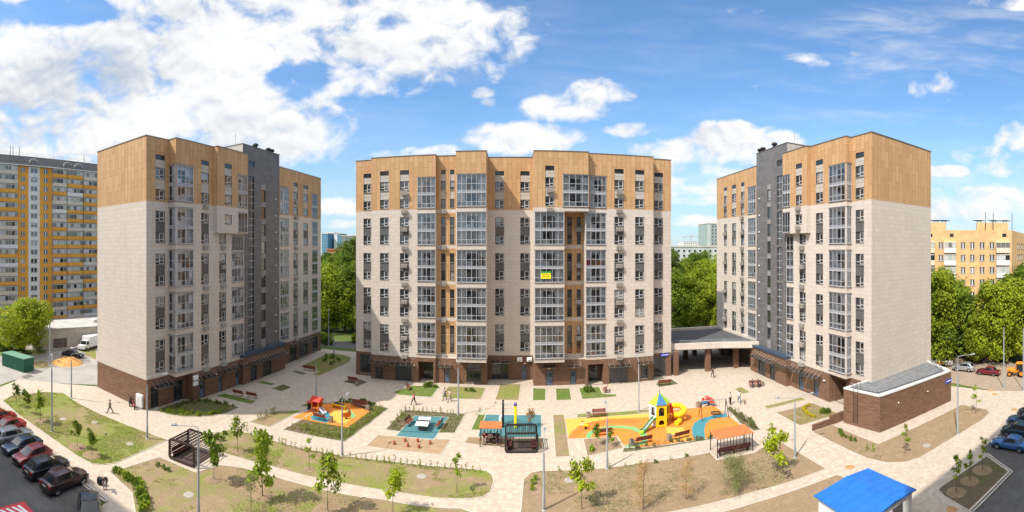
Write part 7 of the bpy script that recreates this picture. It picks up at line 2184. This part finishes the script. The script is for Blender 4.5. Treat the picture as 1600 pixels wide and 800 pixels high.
# table tennis
TT = thing('table_tennis_table', 'white topped concrete table tennis table with net on the teal court', 'table tennis table', (-10.72, 51.85, .03), .03)
for s in (-1, 1): m = MB(); m.bbox((-.7625, s * .70 - .66, .70), (.7625, s * .70 + .66, .77), M_PW, .015); m.build('top', TT)
m = MB(); m.box((-.8, -.02, .77), (.8, .02, .93), M_BLACK); m.build('net', TT)
for s in (-1, 1): m = MB(); m.bbox((-.5, s * .8 - .1, -.03), (.5, s * .8 + .1, .70), M_DPANEL, .03); m.build('leg', TT)
for i, (px, py) in enumerate(((616, 694.5), (633, 690), (652.6, 690.5), (672, 694), (637, 698), (654.4, 700))):
    p = G(px, py); m = MB(); m.lathe([(.15, -.02), (.15, .36), (.13, .40), (.001, .40)], mat('red_stump', (.30, .085, .04), .6), 12); o = m.build('stump'); o.location = p
    tag(o, 'short red brown stepping stump on the sandy soil below the table tennis court', 'stump', 'stepping stumps on sandy soil')

# ------------------------------------------------------------------ people
def skin_mesh(name, J, E, m_, root, sub=1):
    me = bpy.data.meshes.new(name)
    keys = list(J); idx = {k: i for i, k in enumerate(keys)}
    me.from_pydata([J[k][0] for k in keys], [(idx[a], idx[b]) for a, b in E], [])
    o = bpy.data.objects.new(name, me); COL.objects.link(o)
    sk = o.modifiers.new('Skin', 'SKIN'); sk.branch_smoothing = .3
    sv = me.skin_vertices[0].data
    for k in keys:
        r = J[k][1]; sv[idx[k]].radius = (r, r) if not isinstance(r, tuple) else r
        sv[idx[k]].use_root = (k == root)
    sb = o.modifiers.new('Sub', 'SUBSURF'); sb.levels = sub; sb.render_levels = sub
    bpy.context.view_layer.update()
    ev = o.evaluated_get(bpy.context.evaluated_depsgraph_get())
    out = bpy.data.meshes.new_from_object(ev)
    bpy.data.objects.remove(o); bpy.data.meshes.remove(me)
    out.name = name; out.materials.clear(); out.materials.append(m_)
    out.polygons.foreach_set('use_smooth', [True] * len(out.polygons)); out.update()
    return out
M_SKIN = mat('skin', (.48, .28, .19), .55)
def joints(pose):
    """x forward, y left; joint positions for a 1.72 m figure"""
    J = dict(pel=(0, 0, .95), bel=(0, 0, 1.08), che=(0, 0, 1.28), nec=(0, 0, 1.47), hea=(.03, 0, 1.58), top=(.02, 0, 1.67))
    for s, n in ((1, 'l'), (-1, 'r')):
        J.update({'sho' + n: (0, s * .18, 1.41), 'elb' + n: (-.02, s * .23, 1.13), 'wri' + n: (.05, s * .24, .88), 'han' + n: (.07, s * .24, .79), 'hip' + n: (0, s * .09, .90), 'kne' + n: (.02, s * .10, .49), 'ank' + n: (0, s * .10, .09), 'toe' + n: (.16, s * .11, .04)})
    if pose == 'walk':
        for n, d in (('l', 1), ('r', -1)):
            s = 1 if n == 'l' else -1
            J['kne' + n] = (.20 * d + .03, s * .10, .50); J['ank' + n] = ((.34 if d > 0 else -.42), s * .10, .10 if d > 0 else .16); J['toe' + n] = ((.50 if d > 0 else -.28), s * .11, .05 if d > 0 else .05)
            J['elb' + n] = (-.14 * d, s * .23, 1.15); J['wri' + n] = (-.18 * d + .10, s * .23, .92); J['han' + n] = (-.19 * d + .13, s * .23, .83)
    if pose == 'sit':
        dz = -.47
        for k in list(J):
            if k[:3] in ('pel', 'bel', 'che', 'nec', 'hea', 'top', 'sho', 'elb', 'wri', 'han', 'hip'):
                x, y, z = J[k]; J[k] = (x - .0, y, z + dz)
        for n in 'lr':
            s = 1 if n == 'l' else -1
            J['kne' + n] = (.44, s * .13, .49); J['ank' + n] = (.46, s * .12, .09); J['toe' + n] = (.62, s * .13, .04)
            J['elb' + n] = (.08, s * .25, .70); J['wri' + n] = (.30, s * .16, .60); J['han' + n] = (.38, s * .13, .58)
    if pose == 'bend':
        R_ = Matrix.Rotation(radians(62), 3, 'Y')
        for k in list(J):
            if k[:3] in ('bel', 'che', 'nec', 'hea', 'top', 'sho'):
                v = R_ @ (Vector(J[k]) - Vector((0, 0, .95))); J[k] = tuple(v + Vector((-.12, 0, .92)))
        J['pel'] = (-.12, 0, .92)
        for n in 'lr':
            s = 1 if n == 'l' else -1; sx, sy, sz = J['sho' + n]
            J['hip' + n] = (-.12, s * .09, .88); J['kne' + n] = (.05, s * .12, .48); J['elb' + n] = (sx + .06, s * .22, sz - .28); J['wri' + n] = (sx + .16, s * .16, sz - .50); J['han' + n] = (sx + .2, s * .15, sz - .58)
    if pose == 'stand2':
        for n in 'lr':
            s = 1 if n == 'l' else -1
            J['elb' + n] = (.04, s * .24, 1.13); J['wri' + n] = (.24, s * .14, 1.10); J['han' + n] = (.32, s * .11, 1.12)
    return J
PB = {}
def body_meshes(pose):
    if pose in PB: return PB[pose]
    J = joints(pose)
    rb = dict(pel=.125, bel=.115, che=(.115, .15), nec=.055, hea=.088, top=.078)
    rl = dict(sho=.062, elb=.045, wri=.032, han=(.040, .026), hip=.095, kne=.065, ank=.045, toe=.04)
    JJ = {k: (v, rb.get(k) or rl[k[:3]]) for k, v in J.items()}
    E = [('pel', 'bel'), ('bel', 'che'), ('che', 'nec'), ('nec', 'hea'), ('hea', 'top')]
    for n in 'lr': E += [('che', 'sho' + n), ('sho' + n, 'elb' + n), ('elb' + n, 'wri' + n), ('wri' + n, 'han' + n), ('pel', 'hip' + n), ('hip' + n, 'kne' + n), ('kne' + n, 'ank' + n), ('ank' + n, 'toe' + n)]
    # five fingers on each hand
    for n in 'lr':
        w_, h_ = Vector(J['wri' + n]), Vector(J['han' + n]); d = (h_ - w_).normalized(); sd = Vector((1, 0, 0)).cross(d)
        sd = sd.normalized() if sd.length > .05 else Vector((0, 1, 0)); sd = d.cross(sd).normalized() if abs(d.z) > .7 else sd
        for i, (o, l) in enumerate(((-.028, .062), (-.010, .075), (.009, .072), (.026, .058))):
            a = h_ + sd * o + d * .02; JJ[f'f{i}a{n}'] = (tuple(a), .010); JJ[f'f{i}b{n}'] = (tuple(a + d * l), .008); E += [('han' + n, f'f{i}a{n}'), (f'f{i}a{n}', f'f{i}b{n}')]
        a = w_.lerp(h_, .45) - sd * .04; JJ[f'tha{n}'] = (tuple(a), .011); JJ[f'thb{n}'] = (tuple(a - sd * .02 + d * .045), .009); E += [('han' + n, f'tha{n}'), (f'tha{n}', f'thb{n}')]
    body = skin_mesh('person', JJ, E, M_SKIN, 'pel')
    # a nose, brow and ears pressed out of the head ball
    sh = {k: (J[k], r) for k, r in dict(pel=.142, bel=.138, che=(.138, .175), nec=.07).items()}
    es = [('pel', 'bel'), ('bel', 'che'), ('che', 'nec')]
    for n in 'lr':
        sh['sho' + n] = (J['sho' + n], .08); sh['elb' + n] = (tuple(Vector(J['sho' + n]).lerp(Vector(J['elb' + n]), .85)), .062); es += [('che', 'sho' + n), ('sho' + n, 'elb' + n)]
    sh['nec'] = (tuple(Vector(J['che']).lerp(Vector(J['nec']), .75)), .075)
    shirt = skin_mesh('shirt', sh, es, M_WHITE, 'pel')
    tr = {'pel': (J['pel'], .150)}; et = []
    for n in 'lr':
        tr['hip' + n] = (J['hip' + n], .112); tr['kne' + n] = (J['kne' + n], .084); tr['ank' + n] = (tuple(Vector(J['ank' + n]) + Vector((0, 0, .02))), .064); et += [('pel', 'hip' + n), ('hip' + n, 'kne' + n), ('kne' + n, 'ank' + n)]
    trs = skin_mesh('trousers', tr, et, M_WHITE, 'pel')
    PB[pose] = (J, body, shirt, trs)
    return PB[pose]
def person(px, py, rz, pose, label, shirt, trous, hair=(.03, .02, .015), sc=1.0, group=None, z=.0, loc=None):
    J, b, s_, t_ = body_meshes(pose)
    p = G(px, py) if loc is None else Vector(loc)
    o = bpy.data.objects.new('person', b); COL.objects.link(o); o.location = (p.x, p.y, z); o.rotation_euler = (0, 0, rz); o.scale = (sc, sc, sc)
    tag(o, label, 'person', group)
    for nm, me, c in (('shirt', s_, shirt), ('trousers', t_, trous)):
        m2 = me.copy(); m2.materials.clear(); m2.materials.append(mat('cloth_%02d_%02d_%02d' % tuple(int(99 * v) for v in c), c, .85)); q = bpy.data.objects.new(nm, m2); COL.objects.link(q); q.parent = o
    hd = (Vector(J['hea']) + Vector(J['top'])) / 2; m = MB(); hm = mat('hair_%02d_%02d_%02d' % tuple(int(99 * v) for v in hair), hair, .7)
    m.ball((hd.x - .022, hd.y, hd.z + .035), .112, hm, 12, 8, (1.0, .9, .95)); m.build('hair', o)
    m = MB(); m.ball((hd.x + .095, hd.y, hd.z - .01), .022, M_SKIN, 6, 4, (1.2, .8, 1.2))
    for y in (-.035, .035): m.ball((hd.x + .085, hd.y + y, hd.z + .012), .012, M_BLACK, 6, 4)
    m.box((hd.x + .07, hd.y - .025, hd.z - .055), (hd.x + .094, hd.y + .025, hd.z - .045), M_PR)
    m.build('face', o)
    for y in (-.095, .095): m = MB(); m.ball((hd.x, hd.y + y, hd.z - .005), .025, M_SKIN, 6, 4, (1, .5, 1.3)); m.build('ear', o)
    for n in 'lr':
        a, c = Vector(J['ank' + n]), Vector(J['toe' + n]); m = MB(); m.bbox((min(a.x, c.x) - .06, a.y - .05, max(0, c.z - .045)), (max(a.x, c.x) + .08, a.y + .05, c.z + .05), M_BLACK, .03); m.build('shoe', o)
    return o
DK_ = (.025, .025, .03); JE = (.06, .09, .16); WH_ = (.72, .72, .72)
person(172, 645, -2.2, 'walk', 'man in dark shirt and shorts walking past the left lawn', (.035, .03, .03), (.03, .03, .04))
per = person(164, 764, -.6, 'bend', 'man in black shirt and jeans bending over dark luggage by the car park', DK_, (.12, .17, .26))
p = G(157, 757); LU = thing('suitcase', 'dark suitcase standing beside the bending man', 'suitcase', (p.x, p.y, 0), .5)
m = MB(); m.bbox((-.32, -.2, .05), (.32, .2, .65), M_BLACK, .08); m.build('body', LU)
m = MB(); m.tube([(-.15, .15, .64), (-.15, .15, .85), (.15, .15, .85), (.15, .15, .64)], .02, M_STEEL, 6); m.build('handle', LU)
person(646.5, 632.5, 2.8, 'walk', 'woman in bright pink top and black trousers crossing the plaza', (.75, .05, .20), DK_)
person(695, 624.5, -2.4, 'walk', 'person in grey walking by the lawn, left of a pair', (.24, .24, .26), (.10, .11, .14))
person(703, 627.5, -2.4, 'walk', 'person in beige walking by the lawn, right of a pair', (.52, .44, .34), (.30, .25, .20))
person(1113.5, 589.5, -1.6, 'walk', 'person in dark clothes with a pale bag near the gallery columns', (.09, .06, .07), DK_)
bp_ = G(1180, 604.5)
for dx, lb in ((-.45, 'left person in dark clothes sitting on the bench by the right block'), (.45, 'right person in dark clothes sitting on the bench by the right block')):
    d = Vector((cos(-.4), sin(-.4), 0)); q = bp_ + d * dx
    person(0, 0, -.4 - pi / 2, 'sit', lb, DK_ if dx < 0 else (.05, .03, .04), (.03, .03, .04), loc=(q.x, q.y, 0), z=.0)
person(1141, 632, -1.2, 'stand2', 'person in white top and black trousers standing behind the orange playground', (.62, .60, .56), DK_)
person(1155, 629.5, -1.9, 'walk', 'person in white shirt walking a small brown dog', WH_, (.14, .20, .26))
cp = G(765, 700)
for i, (dx, c1_, c2_, lb) in enumerate(((-.75, (.10, .02, .03), (.35, .30, .27), 'left of three people sitting under the small orange roofed shelter'), (-.05, (.45, .40, .38), (.06, .03, .03), 'middle one of three people sitting under the small orange roofed shelter'), (.7, (.07, .05, .055), (.12, .10, .10), 'right of three people sitting under the small orange roofed shelter'))):
    person(0, 0, -pi / 2 + .1 * i, 'sit', lb, c1_, c2_, loc=(st_.location.x + dx, st_.location.y - .38, 0))
q = PT.matrix_basis @ Vector((.2, -.3, 0))
person(0, 0, -1.8, 'stand2', 'child in purple top standing inside the play tower', (.10, .09, .32), (.10, .12, .28), sc=.7, loc=(q.x, q.y, 0), z=1.12)
# small dog
p = G(1163.5, 631)
dog_l = {'pel': ((-.25, 0, .36), .085), 'mid': ((0, 0, .36), .09), 'che': ((.22, 0, .37), .105), 'nec': ((.34, 0, .48), .06), 'hea': ((.42, 0, .55), .062), 'muz': ((.54, 0, .52), .03), 'tai': ((-.36, 0, .46), .02), 'ta2': ((-.44, 0, .58), .012)}
ed = [('pel', 'mid'), ('mid', 'che'), ('che', 'nec'), ('nec', 'hea'), ('hea', 'muz'), ('pel', 'tai'), ('tai', 'ta2')]
for s, n in ((1, 'l'), (-1, 'r')):
    dog_l.update({'fk' + n: ((.22, s * .07, .20), .032), 'ff' + n: ((.24, s * .07, .03), .025), 'hk' + n: ((-.20, s * .08, .24), .045), 'ho' + n: ((-.33, s * .08, .14), .024), 'hf' + n: ((-.30, s * .08, .03), .024), 'ea' + n: ((.40, s * .06, .63), .02)})
    ed += [('che', 'fk' + n), ('fk' + n, 'ff' + n), ('pel', 'hk' + n), ('hk' + n, 'ho' + n), ('ho' + n, 'hf' + n), ('hea', 'ea' + n)]
dm = skin_mesh('dog', dog_l, ed, speck('brown_dog_fur', (.30, .15, .07), .9, .3, 8), 'mid')
o = bpy.data.objects.new('dog', dm); COL.objects.link(o); o.location = (p.x, p.y, 0); o.rotation_euler = (0, 0, -2.3); tag(o, 'small brown dog beside the person in white shirt', 'dog')
# banner and washing on the balconies
bx = lambda px, y: y * tan(TH(px))
BN = thing('banner', 'yellow banner with green top band hung on a middle block balcony', 'banner', (bx(853, 67.6), 67.6, 14.9 + 2.3), 0)
m = MB(); zt = ZAT((bx(853, 67.6), 67.6), 424); zb_ = ZAT((bx(853, 67.6), 67.6), 435.5); BN.location.z = zb_
wb = bx(861, 67.6) - bx(845.5, 67.6); hb = zt - zb_
m.box((-wb / 2, -.09, 0), (wb / 2, -.07, hb * .74), mat('banner_yellow', (.80, .72, .02), .6)); m.build('sheet', BN)
m = MB(); m.box((-wb / 2, -.095, hb * .745), (wb / 2, -.07, hb), mat('banner_green', (.06, .28, .06), .6)); m.build('top_band', BN)
m = MB(); R = random.Random(2)
for z in (.46, .22):
    x = -wb * .38
    while x < wb * .34:
        l = R.uniform(.05, .1) * wb; m.box((x, -.094, hb * z), (x + l, -.0905, hb * (z + .13)), mat('banner_olive', (.32, .30, .02), .6)); x += l + .02 * wb
m.build('lettering', BN)
WA = thing('washing', 'red and orange washing hanging inside a glazed balcony of the middle block', 'washing', (bx(930, 69.1), 69.2, ZAT((bx(930, 69), 69), 416)), 0)
for i, (x, c, w_, h_) in enumerate(((-1.1, (.55, .04, .10), .9, 1.1), (-.15, (.50, .05, .14), .7, .9), (.75, (.65, .22, .06), .9, .8), (1.3, (.55, .30, .18), .4, .7))):
    m = MB(); n = 8
    v = [(x - w_ / 2 + w_ * k / n, .06 * sin(k * 1.9), z) for z in (0, h_) for k in range(n + 1)]
    m.mesh(v, [(k, k + 1, n + 2 + k, n + 1 + k) for k in range(n)], mat('washing_%d' % i, c, .9)); m.build('cloth', WA)
